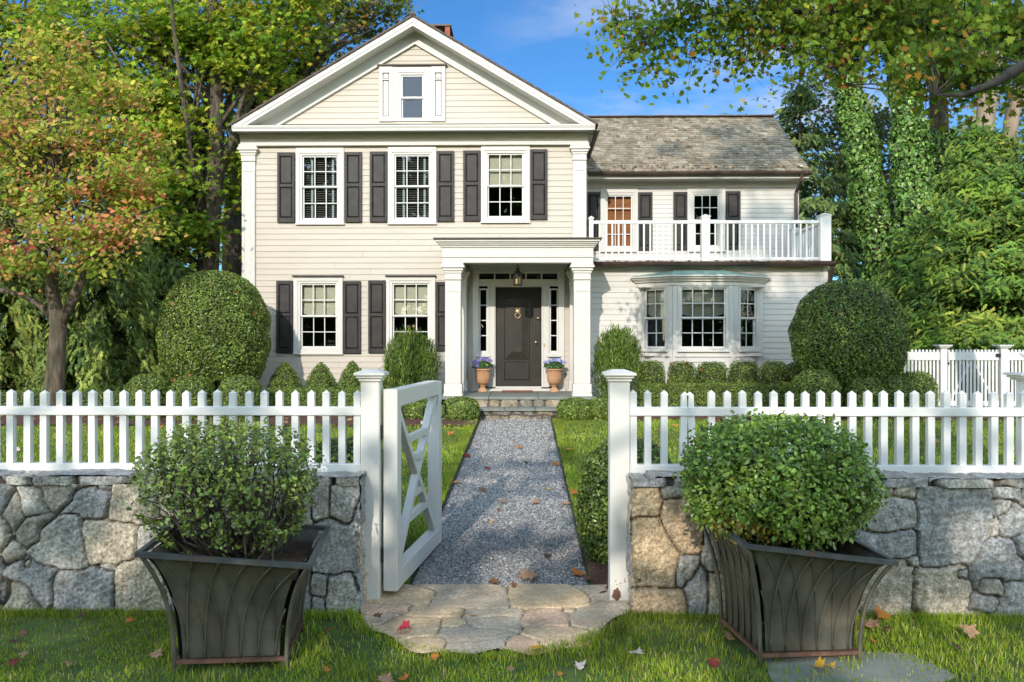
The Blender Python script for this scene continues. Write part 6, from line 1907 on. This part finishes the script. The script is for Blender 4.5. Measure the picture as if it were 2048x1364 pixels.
# big maple behind the left house corner
tree('maple_tree', 'tall green maple with thick grey trunk standing just left of the house', 'tree',
     [tuple(P(417,760,21))] + T([(416,640),(416,540),(420,450),(428,330),(432,180),(425,0),(420,-150)], 21), [.33,.29,.27,.26,.22,.17,.12,.06],
     [B(330,60,21,150,90,60), B(470,120,21.5,120,100,55), B(250,180,20.5,110,90,45), B(400,280,21.5,130,80,45), B(530,50,22,110,80,40), B(320,380,20.5,90,60,28), B(480,350,22,50,60,14), B(360,470,20.5,70,40,18), B(150,40,21,110,80,36), B(350,-120,21,220,90,40), B(600,-20,22,90,60,22)],
     52, .165, G_MAPLE, W_MAPLE, CLUMP, nl=90, lr=.12, crad=.68, flat=.5, seed=5,
     extra=[(T([(412,540),(360,505),(300,480),(240,430)],21), [.12,.10,.07,.04]), (T([(420,450),(380,360),(340,230),(330,100),(300,-30)],21), [.15,.12,.09,.06,.03]), (T([(412,520),(385,440),(375,380),(350,300)],21),[.09,.07,.05,.02])])
tree('oak_tree', 'olive and rust leaved oak rising behind the left slope of the gable roof', 'tree',
     [tuple(P(466,760,25))] + T([(466,600),(468,450),(478,300),(500,180),(540,60),(560,-60)], 25), [.40,.36,.33,.28,.20,.12,.06],
     [B(600,80,25,110,70,36), B(690,50,26,90,50,26), B(560,170,25,70,60,20), B(650,-30,25,130,50,30), B(770,25,26,50,26,9), B(500,230,25,50,50,12), B(800,-10,26,40,25,6), B(640,140,25.5,60,30,10)],
     46, .155, G_OAK, W_OAK, CLUMP, nl=60, lr=.12, crad=.55, seed=6, bark=M_bark_d,
     extra=[(T([(478,300),(560,200),(650,110),(740,60)],25), [.14,.10,.06,.02])])
tree('maple_tree', 'yellow green maple behind the dogwood at the far left', 'tree',
     [tuple(P(-60,760,23))] + T([(-60,600),(-50,400),(-30,200),(-20,0)], 23), [.32,.28,.24,.17,.08],
     [B(60,60,23,150,90,50), B(150,170,23,110,70,36), B(-60,200,23,150,110,40), B(60,330,23,130,80,36), B(200,300,23.5,80,60,22), B(60,-100,23,200,80,30), B(250,420,23.5,60,50,12)],
     50, .175, G_MAPLE, [4,4,4,2,1.2,.3], CLUMP, nl=60, lr=.12, crad=.70, seed=7)

def conifer(name, label, base, H, R, nb, per, size, colors, weights, seed, droop=.5, zlow=.08, power=.8, tmpl=SPRAY, upt=0.0, group=None, bark=None, jitter=.10, cat='tree', lit=0):
    r = np.random.default_rng(seed)
    t = empty(name, base, label, cat, group); b = np.array(base)
    mb = MB(); mb.tube([tuple(b), tuple(b+np.array([0,0,H*.5])), tuple(b+np.array([0,0,H*.98]))], [.03*H*.6, .02*H*.6, .015], 9)
    h = zlow + (1-zlow)*r.random(nb)**1.15; a = r.uniform(0, 6.28, nb)
    L_ = R*(1-h)**power*r.uniform(.72,1.12,nb)+.12
    Ps, Ts, Ns, Cs = [], [], [], []
    for i in range(nb):
        d = np.array([math.cos(a[i]), math.sin(a[i]), 0]); z0 = h[i]*H
        m = max(4, int(per*(.25+L_[i]/R)))
        s = r.random(m)**.6
        dz = L_[i]*(.18*s - droop*s**2 + upt*s)
        p = b + d*(s*L_[i])[:,None] + np.stack([np.zeros(m), np.zeros(m), z0+dz], 1) + r.normal(0, jitter, (m,3))*np.array([1,1,.6])
        side = np.array([-d[1], d[0], 0])
        tt = d*(.6+.4*s)[:,None] + side*r.normal(0,.7,(m,1)) + np.array([0,0,1.0])*((-droop*1.3*s+upt*1.3)[:,None]) + r.normal(0,.15,(m,3))
        Ps.append(p); Ts.append(tt); Ns.append(np.array([0,-.7,1.0])+d*.5*(1 if upt <= 0 else 2.0)+r.normal(0,.3,(m,3)))
        c = pal(colors, weights, 1, .12, r); Cs.append(np.where(r.random((m,1)) < .55, c*(1+r.normal(0,.15,(m,1))), pal(colors, weights, m, .15, r)))
        if i % 5 == 0: mb.tube([tuple(b+np.array([0,0,z0])), tuple(b+d*L_[i]*.5+np.array([0,0,z0+L_[i]*(.09-droop*.25+upt*.5)])), tuple(b+d*L_[i]*.92+np.array([0,0,z0+L_[i]*(.17-droop*.85+upt*.9)]))], [.03,.02,.006], 5)
    Pn = np.concatenate(Ps); n = len(Pn)
    leaves('foliage', [(tmpl, Pn, np.concatenate(Ns), size*r.uniform(.6,1.3,n), np.clip(np.concatenate(Cs),.004,.8), np.concatenate(Ts), r)], M_needle, t)
    mb.build('trunk', bark or M_bark_d, t)
    return t
def gp_(px, Y): x = PX(px, Y); return (x, Y, ground(x, Y)-.02)
g7 = 'weeping spruces at the left edge of the garden'
conifer('spruce_tree', 'weeping spruce with drooping sunlit tips right of the dogwood trunk', gp_(215,17.6), 5.2, 2.0, 130, 150, .19, G_HEM, W_HEM, 1, droop=1.0, group=g7, zlow=.04)
conifer('spruce_tree', 'weeping spruce behind and left of the dogwood trunk', gp_(20,17.2), 5.0, 1.9, 130, 145, .19, G_HEM, W_HEM, 2, droop=1.0, group=g7, zlow=.04)
conifer('spruce_tree', 'dark spruce between the weeping spruce and the dome topiary', gp_(325,20.5), 6.2, 2.0, 130, 130, .20, G_HEM, [3,3,3,.3], 3, droop=.9, group=g7, zlow=.04)
conifer('spruce_tree', 'spruce at the left frame edge behind the dark hedge', gp_(-150,18.0), 6.5, 2.3, 120, 130, .20, G_HEM, W_HEM, 4, droop=.9, group=g7, zlow=.04)
# right side conifers
g8 = 'arborvitae behind the tall white fence'
conifer('arborvitae', 'bright green arborvitae with sunlit left side above the tall fence', gp_(1965,18.6), 6.0, 1.75, 260, 190, .175, G_ARB, W_ARB, 5, droop=.15, upt=.28, group=g8, zlow=.03, power=.62, jitter=.19)
conifer('arborvitae', 'darker arborvitae at the right frame edge', gp_(2125,18.2), 6.4, 1.75, 240, 165, .175, G_ARB, [2,2,3,.6], 6, droop=.15, upt=.28, group=g8, zlow=.03, power=.62, jitter=.19)
conifer('arborvitae', 'arborvitae between the globe topiary and the bright one', gp_(1850,20.5), 4.2, 1.5, 190, 140, .18, G_ARB, [2,2,3,.4], 7, droop=.2, upt=.2, group=g8, zlow=.03, power=.62, jitter=.19)
conifer('hemlock_tree', 'dark hemlock rising behind the right end of the wing roof', gp_(1600,27), 9.4, 2.5, 160, 110, .27, [(0.12,0.19,0.06),(0.18,0.25,0.07),(0.20,0.23,0.09),(0.08,0.13,0.045)], [3,3,1,2], 8, droop=.25, zlow=.05, power=.62)
conifer('hemlock_tree', 'tall dark hemlock between the wing and the ivy clad trunks', gp_(1690,30), 7.8, 2.2, 120, 100, .27, G_HEM, [3,3,2,1], 9, droop=.4, zlow=.05, power=.6)
for px, Y, lb, sd in ((1660,20.5,'shady shrub right behind the globe topiary',1),(1740,21,'sunlit shrub at the foot of the ivy clad trunks',2),(1800,22,'dark shrub between the ivy clad trunk and the arborvitae',3)):
    x = PX(px, Y); t = empty('evergreen_shrub', (x, Y, ground(x,Y)), lb, 'shrub', None)
    crown('foliage', [(x, Y, 1.3, .95, .8, 1.2, 40), (x+.4, Y, 2.3, .6, .6, .8, 18)], 70, .13, G_YEW if sd != 2 else G_ARB, W_YEW if sd != 2 else W_ARB, CLUMP, M_leaf, t, crad=.35, seed=200+sd)
    m = MB(); m.tube([(x,Y,.3),(x,Y,1.6)],[.05,.02],6); m.build('stem', M_bark_d, t)

def ivy_tree(name, label, pts, radii, ivy_to, blobs, nivy, seed, per=60, lsize=.16, colors=G_OAK, weights=W_OAK, bark=None, ivy_r=.34, isz=.15, extra=None, nl=35, group=None):
    r = np.random.default_rng(seed)
    t = empty(name, pts[0], label, 'tree', group)
    P3 = np.array(pts); Ln = np.concatenate([[0], np.cumsum(np.linalg.norm(np.diff(P3, axis=0), axis=1))])
    s = r.random(nivy)**1.05*ivy_to*Ln[-1]
    c = np.stack([np.interp(s, Ln, P3[:,k]) for k in range(3)], 1); rad = np.interp(s, Ln, radii)
    a = r.uniform(0, 6.28, nivy); d = np.stack([np.cos(a), np.sin(a), np.zeros(nivy)], 1)
    f = s/(ivy_to*Ln[-1]); puff = ivy_r*(1-.55*f)*(1+.30*np.sin(s*2.3+3*np.sin(a+seed))+.25*np.sin(s*5.1+2*a))
    p = c + d*(rad + puff*(.35+.65*r.random(nivy)**.5))[:,None]
    leaves('ivy', [(OVAL, p, d+np.array([0,0,.45])+r.normal(0,.65,(nivy,3)), isz*r.uniform(.5,1.25,nivy), pal(G_IVY, W_IVY, nivy, .2, r), np.array([0,0,-1])+r.normal(0,.5,(nivy,3)), r)], M_gloss, t) if nivy else None
    mb = MB(); mb.tube(pts, radii, 12)
    for q, rr in (extra or []): mb.tube(q, rr, 9)
    if blobs:
        o, cents = crown('crown', blobs, per, lsize, colors, weights, CLUMP, M_leaf, t, .6, .6, .6, seed=seed)
        limbs(mb, pts, cents, nl, .10, seed, .6)
    mb.build('trunk', bark or M_bark, t, smooth=True)
    return t
ivy_tree('ivy_clad_tree', 'leaning tree trunk wrapped in bright ivy, right of the wing roof', [tuple(P(1800,760,24))]+T([(1785,600),(1750,440),(1722,300),(1700,190),(1685,90),(1655,0),(1640,-80)],24),
         [.42,.38,.34,.30,.26,.22,.18,.12], .72, [B(1640,40,24,110,60,34), B(1720,-40,24,160,60,30), B(1560,0,24.5,70,40,12)], 11000, 301, ivy_r=.30,
         extra=[(T([(1690,130),(1670,60),(1620,10)],24),[.14,.10,.05])], colors=G_MAPLE, weights=W_MAPLE)
ivy_tree('ivy_clad_tree', 'upright tree trunk thickly clad in light green ivy, second from the wing', [tuple(P(1838,760,23))]+T([(1838,620),(1832,480),(1824,330),(1812,200),(1798,90),(1785,-20),(1780,-100)],23),
         [.45,.40,.35,.30,.26,.2,.16,.1], .78, [B(1860,30,23,110,70,36), B(1790,-50,23,130,60,26)], 11000, 302, ivy_r=.30, colors=G_MAPLE, weights=W_MAPLE)
ivy_tree('ivy_clad_tree', 'shaded tree trunk with dark ivy behind the bright arborvitae', [tuple(P(1888,760,27))]+T([(1886,500),(1882,380),(1878,240),(1872,100),(1868,-40)],27),
         [.4,.36,.32,.28,.22,.15], .62, [B(1900,100,28,100,70,26)], 6000, 303, ivy_r=.30)
ivy_tree('bare_trunk_tree', 'pale barked forked tree above the arborvitae at the right', [tuple(P(1950,760,23))]+T([(1955,420),(1962,310),(1972,230),(1990,130),(2000,40),(2010,-60)],23),
         [.34,.28,.26,.23,.18,.14,.08], .30, [B(2020,60,23.5,110,70,30), B(1960,-40,23,120,60,24)], 1500, 304, bark=M_bark_l, ivy_r=.2, colors=G_MAPLE, weights=W_MAPLE,
         extra=[(T([(1965,300),(1968,180),(1960,80),(1970,-20)],23),[.2,.17,.13,.08]), (T([(2010,330),(2025,230),(2050,130),(2090,60)],24),[.2,.2,.18,.12])])
tree('maple_tree', 'loose leaved maple with a few red leaves behind the ivy trunks', 'tree',
     [tuple(P(1750,760,31))]+T([(1750,500),(1745,350),(1740,200)],31), [.25,.2,.15,.06],
     [B(1650,230,31,90,60,22), B(1740,260,31,90,70,24), B(1680,330,31,80,50,14), B(1850,330,31,90,80,20), B(1980,350,31,100,80,20), B(1640,170,32,60,40,10), B(2050,200,31,90,90,20), B(1600,300,32,50,40,8)],
     46, .17, [(0.09,0.14,0.05),(0.13,0.17,0.05),(0.06,0.10,0.04),(0.32,0.06,0.04)], [4,3,3,.22], CLUMP, nl=50, lr=.09, crad=.55, seed=9, bark=M_bark_l)
# maple overhanging from the right, near the viewer
tr_ = [(7.6,8.5,0.0),(7.5,8.5,2.5),(7.3,8.6,4.5),(7.0,8.8,6.5),(6.8,9,9)]
tree('maple_tree', 'near maple whose leafy branch hangs into the sky from the upper right', 'tree', tr_, [.30,.27,.22,.16,.06],
     [B(1290,65,10,62,45,7), B(1250,30,10.2,40,30,4), B(1380,40,10,60,34,6), B(1285,120,10,22,20,1), B(1385,110,10,24,22,2), B(1460,55,9.9,70,42,9), B(1555,70,9.8,80,50,12), B(1650,90,9.6,80,55,13), B(1500,-20,9.8,200,35,22), B(1480,110,10,40,18,3), B(1740,35,9.4,90,45,9), B(1840,35,9.2,90,45,9), B(1900,130,8.2,60,40,8), B(1840,165,8.6,50,26,5), B(2010,50,8.4,80,50,8), B(1800,-30,9.2,200,40,16), B(1960,150,8.2,50,40,5), B(2070,140,8.2,60,60,8), B(1770,120,9.2,50,30,4)],
     58, .076, [(0.17,0.28,0.025),(0.24,0.33,0.03),(0.11,0.19,0.02),(0.33,0.36,0.04),(0.45,0.26,0.035),(0.33,0.15,0.035)], [4,4,3,2,.6,.35], MAPLE, nl=0, twigs=5, bark=M_bark_d, crad=.32, flat=.8, up=.15, seed=12, shell=.6,
     extra=[(T([(2300,140,8.6),(2048,100,8.8),(1900,60,9.2),(1740,30,9.6),(1560,22,9.9),(1420,30,10),(1320,50,10.1),(1240,65,10.2)],9), [.09,.07,.055,.04,.028,.018,.010,.004]),
            (T([(1420,30,10),(1395,70,10),(1390,125,10)],10),[.010,.007,.003]), (T([(1320,50,10.1),(1290,90,10.1),(1285,140,10.1)],10),[.008,.006,.003]), (T([(1560,22,9.9),(1510,80,9.9),(1480,115,9.9)],10),[.014,.009,.004]),
            (T([(2250,40,7.4),(2048,130,7.5),(1990,165,7.5),(1930,190,7.5),(1870,190,7.8)],7.5),[.07,.055,.04,.025,.01]), (T([(1740,30,9.6),(1700,100,9.5),(1690,170,9.4)],9.5),[.02,.012,.004])])

# distant wood that closes the view
def woodland():
    r = np.random.default_rng(55)
    Ps = []
    for x0, x1, y0, y1, z1, n in ((-48,-6,33,46,13,900), (-6,12,42,52,6,300), (9,48,36,48,12.5,800)):
        c = np.stack([r.uniform(x0,x1,n), r.uniform(y0,y1,n), .5+(z1-.5)*r.random(n)**1.1], 1)
        idx = np.repeat(np.arange(n), 26); Ps.append(c[idx]+r.normal(0,.9,(len(idx),3))*np.array([1,1,.6]))
    Pn = np.concatenate(Ps); m = len(Pn)
    N = r.normal(size=(m,3)); N[:,2] = np.abs(N[:,2])*.6+.5; N[:,1] -= .4
    o = leaves('distant_woodland', [(CLUMP, Pn, N, .34*r.uniform(.6,1.4,m), pal([(0.20,0.29,0.05),(0.28,0.36,0.05),(0.38,0.40,0.07),(0.13,0.19,0.04),(0.42,0.28,0.09)],[4,4,2.5,2,.6],m,.2,r), None, r)], M_leaf)
    tag(o, 'mixed green autumn woodland closing the view far behind the house', 'woodland', kind='stuff')
woodland()
def unseen_wood():  # out of view, added to keep bright low sky out of pane reflections
    r = np.random.default_rng(56); n = 2600
    c = np.stack([r.uniform(-90,90,n), r.uniform(-90,-72,n), .3+27*r.random(n)], 1)
    idx = np.repeat(np.arange(n), 16); Pn = c[idx]+r.normal(0,1.5,(len(idx),3)); m = len(Pn)
    o = leaves('unseen_woodland', [(CLUMP, Pn, r.normal(size=(m,3))+np.array([0,.5,.4]), 1.7*r.uniform(.6,1.3,m), pal(G_MAPLE,W_MAPLE,m,.2,r)*.55, None, r)], M_needle)
    tag(o, 'unseen woodland behind the viewpoint, added to darken the window reflections', 'woodland', kind='stuff')
unseen_wood()

# trees standing behind the viewpoint: their shade falls on wall, gate, path and wing
def shade_tree(label, x, y, blobs, per, size, seed, crad, gaps):
    tree('maple_tree', label, 'tree', [(x,y,-.1),(x,y,4),(x+.2,y,9),(x,y,14)], [.35,.28,.2,.08], blobs, per, size, G_MAPLE, W_MAPLE, CLUMP, nl=30, lr=.10, crad=crad, seed=seed, flat=.8, gaps=gaps)
#SHADE
sunny = [(-.35,5.15,0,.42),(.35,5.3,0,.30),(.9,5.4,.45,.24),(1.80,4.55,.15,.25),(-1.2,4.5,0,.22),(-.5,4.45,0,.25),(.95,4.75,0,.28),(2.7,4.9,0,.30),(-2.7,4.6,0,.25),(-2.7,5.7,1.25,.45),(-1.6,5.7,1.35,.25),(2.6,5.7,1.4,.28),
         (-2.7,5.4,.45,.2),(-.93,5.69,.85,.16),(-1.0,5.64,.55,.12),(.7,5.64,1.0,.14),(2.9,5.4,.5,.2),(-.2,6.5,0,.22),(0,8.2,.08,.34),(-.3,10,.12,.40),(0,12,.2,.5),(-.1,14,.3,.6),(-2.6,9,.1,.8),(-4.4,10.5,.2,.8),(-1.6,12,.25,.8),(1.4,11,.2,.7),(2.6,9,.1,.6),(4.2,11,.2,.7),(1.3,13.8,.3,.6),(-6,12,.2,.9),(1.5,5.0,1.3,.16),(-1.7,4.9,1.3,.2)]
shade_tree('broad maple on the near side of the lane, behind the viewpoint', -7.0, -9.5, [(-5.2,-8.6,6.4,1.6,1.2,1.0,11),(-3.3,-8.4,6.3,1.3,1.0,1.0,10),(-1.3,-8.2,6.3,1.3,1.1,.9,13),(.6,-8.2,6.6,1.3,1.1,1.0,12),(-4.0,-8.8,8.6,1.5,1.2,.9,7),(-2.8,-9,9.8,1.7,1.2,1.0,8),(-.6,-8.6,8.3,1.3,1.2,.8,6),(1.2,-8.6,9.0,1.2,1.1,1.0,7)], 46, .22, 61, .42, sunny)
sunny2 = [(5.3,17.5,2.9,.3),(5.6,17.5,1.9,.35),(2.2,17.5,2.0,.55),(3.0,19.4,4.9,.7),(2.6,20.3,6.4,.45),(4.6,20.4,6.6,.4),(4.9,19.4,5.1,.35),(5.9,15.0,1.6,.3),(3.6,17,2.8,.25)]
shade_tree('tall maple on the near side of the lane, behind the viewpoint to the right', 2.0, -10.5, [(1.7,-9,13.2,1.3,.8,1.1,6),(.5,-9,14.7,1.4,.8,1.1,6),(-1.3,-9,14.2,1.1,.8,.8,2),(.9,-9,17.3,1.5,.8,.9,7),(-1.0,-9,17.4,1.1,.8,.8,3),(-.7,-9,19.8,1.8,.8,1.0,8),(1.1,-9,20.6,1.7,.8,1.0,8),(.9,-9,12.0,1.2,1,.8,4)], 64, .25, 62, .5, sunny2)

# ================================================================== FALLEN LEAVES
LEAFC = {'tan': (0.42,0.25,0.14), 'orange': (0.50,0.18,0.035), 'brown': (0.22,0.11,0.06), 'dark brown': (0.09,0.05,0.035), 'red': (0.50,0.05,0.07), 'yellow': (0.62,0.36,0.04), 'pale grey': (0.50,0.44,0.38), 'dark red': (0.20,0.035,0.03)}
def fallen(px, py, size, col, label, z=None, sd=0):
    r = np.random.default_rng(int(px*7+py))
    g0 = G(px, py, 0.0)
    if z is None:
        z = (path_z(g0.y) if PX0 < g0.x < PX1 and g0.y > 6 else ground(g0.x, g0.y))
        for _ in range(4):
            g0 = G(px, py, z); z = path_z(g0.y) if PX0 < g0.x < PX1 and g0.y > 6 else ground(g0.x, g0.y)
    up = 0.022 if PX0 < g0.x < PX1 and g0.y > 5.9 else 0.045
    p = G(px, py, z+up)
    s = size*p.y/F_PX
    t = MAPLE.copy(); t[:,2] = r.uniform(-.5,.9)*t[:,1]**2*1.2 + r.uniform(-.5,.8)*t[:,0]**2 + r.normal(0,.035,len(t)) + .05
    t[:,2] -= t[:,2].min()
    o = leaves('fallen_leaf', [(t, np.array([[p.x,p.y,p.z]]), np.array([[r.normal(0,.25), r.normal(0,.2)-.25, 1]]), [s], np.array([LEAFC[col]])*r.uniform(.85,1.15), None, r)], M_dry)
    tag(o, label, 'leaf', 'fallen leaves on the ground')
def z2(x, y): return 680+x*.4722, 720+y*.4722
def z3(x, y): return 1200+x*.4722, 720+y*.4722
def z1_(x, y): return x*.4574, 740+y*.4574
for (f, x, y, s, c, lb, *zz) in (
    (z2,800,915,46,'tan','large tan maple leaf on the gravel at the near end of the path'),
    (z2,1005,903,34,'orange','bright orange maple leaf at the right edge of the path before the box globe'),
    (z2,1045,928,20,'brown','small brown leaf just right of the bright orange leaf at the path edge'),
    (z2,740,957,26,'brown','curled brown leaf where the gravel meets the flagstones, path centre'),
    (z2,650,942,28,'brown','brown leaf left of the curled one where the gravel meets the flagstones'),
    (z2,880,828,20,'dark brown','dark brown leaf on the gravel right of the path centre, near the large tan leaf'),
    (z2,275,1137,32,'red','bright red maple leaf on the left of the flagstone landing'),
    (z2,570,1085,16,'orange','tiny orange leaf scrap in the middle of the flagstone landing'),
    (z2,155,1088,24,'brown','brown leaf at the left rim of the flagstone landing'),
    (z2,830,1222,34,'yellow','pale yellow leaf at the front rim of the flagstone landing'),
    (z2,910,440,20,'orange','orange leaf by the right path edging halfway to the house'),
    (z2,490,518,22,'orange','orange leaf lying across the left path edging'),
    (z2,540,405,18,'dark red','dark red leaf at the left path edging, far half'),
    (z2,602,550,20,'brown','brown leaf on the path left of its centre, halfway'),
    (z2,690,600,20,'tan','tan leaf in the middle of the path, in the tree shadow'),
    (z2,828,605,20,'tan','tan leaf right of the middle of the path'),
    (z2,955,608,18,'tan','tan leaf near the right path edging beside the box globe'),
    (z2,625,460,16,'dark red','small dark red leaf on the far half of the path, left'),
    (z2,757,370,16,'orange','orange leaf on the far part of the path, centre'),
    (z2,470,312,18,'orange','orange leaf on the lawn left of the path, near the bed'),
    (z2,975,378,20,'yellow','yellow leaf on the lawn right of the path'),
    (z2,990,560,18,'orange','orange leaf on the lawn strip left of the box globe'),
    (z2,1255,1245,36,'pale grey','pale grey upturned maple leaf on the grass right of the landing'),
    (z2,1020,1298,28,'pale grey','folded grey leaf on the grass below the landing, right'),
    (z2,400,1258,20,'orange','orange leaf on the grass at the left front of the landing'),
    (z2,720,1308,18,'tan','small tan leaf on the grass below the landing centre'),
    (z2,195,1352,40,'tan','large tan leaf at the bottom edge of the view, left of centre'),
    (z2,275,1348,26,'orange','orange brown leaf beside the large tan leaf at the bottom edge'),
    (z2,930,1330,14,'orange','small orange leaf at the bottom of the grass right of centre'),
    (z3,1150,1125,46,'tan','large tan leaf on the grass right of the right planter'),
    (z3,1222,1140,24,'brown','brown leaf beside the large tan leaf right of the right planter'),
    (z3,1555,1155,40,'tan','curled tan leaf on the grass before the right part of the wall'),
    (z3,1512,1218,30,'dark brown','dark curled leaf on the grass at the lower right'),
    (z3,1190,1080,36,'orange','orange leaf against the wall foot right of the right planter'),
    (z3,930,1292,30,'yellow','yellow leaf by the foot of the right planter, left of a pair'),
    (z3,975,1300,28,'yellow','yellow leaf by the foot of the right planter, right of a pair'),
    (z3,1155,1190,18,'orange','small orange leaf between the right planter and the large tan leaf'),
    (z3,480,1285,30,'dark red','dark red leaf on the soil in front of the right planter'),
    (z3,545,1172,28,'tan','tan leaf by the left foot of the right planter'),
    (z1_,350,1080,24,'dark brown','dark leaf on the grass by the wall, left of the left planter'),
    (z1_,570,1098,22,'orange','orange leaf on the grass by the wall near the left planter'),
    (z1_,95,1150,20,'brown','brown leaf on the grass at the far left, uppermost'),
    (z1_,58,1190,24,'dark brown','dark curled leaf on the grass at the far left, middle'),
    (z1_,65,1282,26,'dark red','dark red leaf on the grass at the lower far left'),
    (z1_,105,1245,20,'tan','tan leaf on the grass just above the dark red one at the far left'),
    (z1_,305,1290,22,'tan','tan leaf on the grass between the far left and the left planter'),
    (z1_,683,1245,30,'tan','pinkish tan leaf leaning at the left foot of the left planter'),
    (z1_,1440,1140,22,'orange','orange leaf by the wall end right of the left planter'),
    (z1_,1430,1310,18,'orange','orange leaf on the grass right of the left planter')):
    px, py = f(x, y); fallen(px, py, s, c, lb)
def litter(n, name, x0, x1, y0, y1, up, label, seed, zf=None, s0=.05, s1=.10):
    r = np.random.default_rng(seed)
    x, y = r.uniform(x0,x1,n), r.uniform(y0,y1,n)
    z = np.array([(zf or ground)(a, b) for a, b in zip(x, y)])+up
    o = leaves(name, [(MAPLE, np.stack([x,y,z],1), np.array([0,-.25,1])+r.normal(0,.35,(n,3)), r.uniform(s0,s1,n), pal(list(LEAFC.values()), [4,2,4,3,.4,.5,1.5,1], n, .15, r), None, r)], M_dry)
    tag(o, label, 'leaves', kind='stuff')
litter(170, 'leaf_litter', 1.2, 8.5, 7.5, 14.6, .05, 'small fallen leaves scattered over the right lawn', 1)
litter(60, 'leaf_litter', -8.5, -1.2, 7.5, 13.8, .05, 'few small fallen leaves scattered over the left lawn', 2)
litter(260, 'leaf_litter', -10, -1.2, 13.9, 16.6, .05, 'small fallen leaves lying on the left planting bed', 3)
litter(150, 'leaf_litter', .6, 8, 14.8, 16.6, .05, 'small fallen leaves lying on the right planting bed', 4)
litter(22, 'leaf_litter', PX0, PX1, 6.5, 15.1, .02, 'small leaf scraps on the gravel path', 5, lambda x, y: path_z(y), .03, .06)
litter(70, 'leaf_litter', 2.0, 6.4, yE+.02, yE+.12, .05, 'dry leaves caught along the wing roof eave', 6, lambda x, y: zE+(y-yE)*.75+.02)
litter(90, 'leaf_litter', 1.7, 6.3, YW-.16, YW-.02, .0, 'dry leaves caught along the balcony gutter', 7, lambda x, y: zD-.005)
litter(40, 'leaf_litter', 2.5, 6.4, yE+.4, yR-.2, .05, 'few leaves lying on the wing roof shingles', 8, lambda x, y: zE+(y-yE)*(zR-zE)/(yR-yE)+.02)
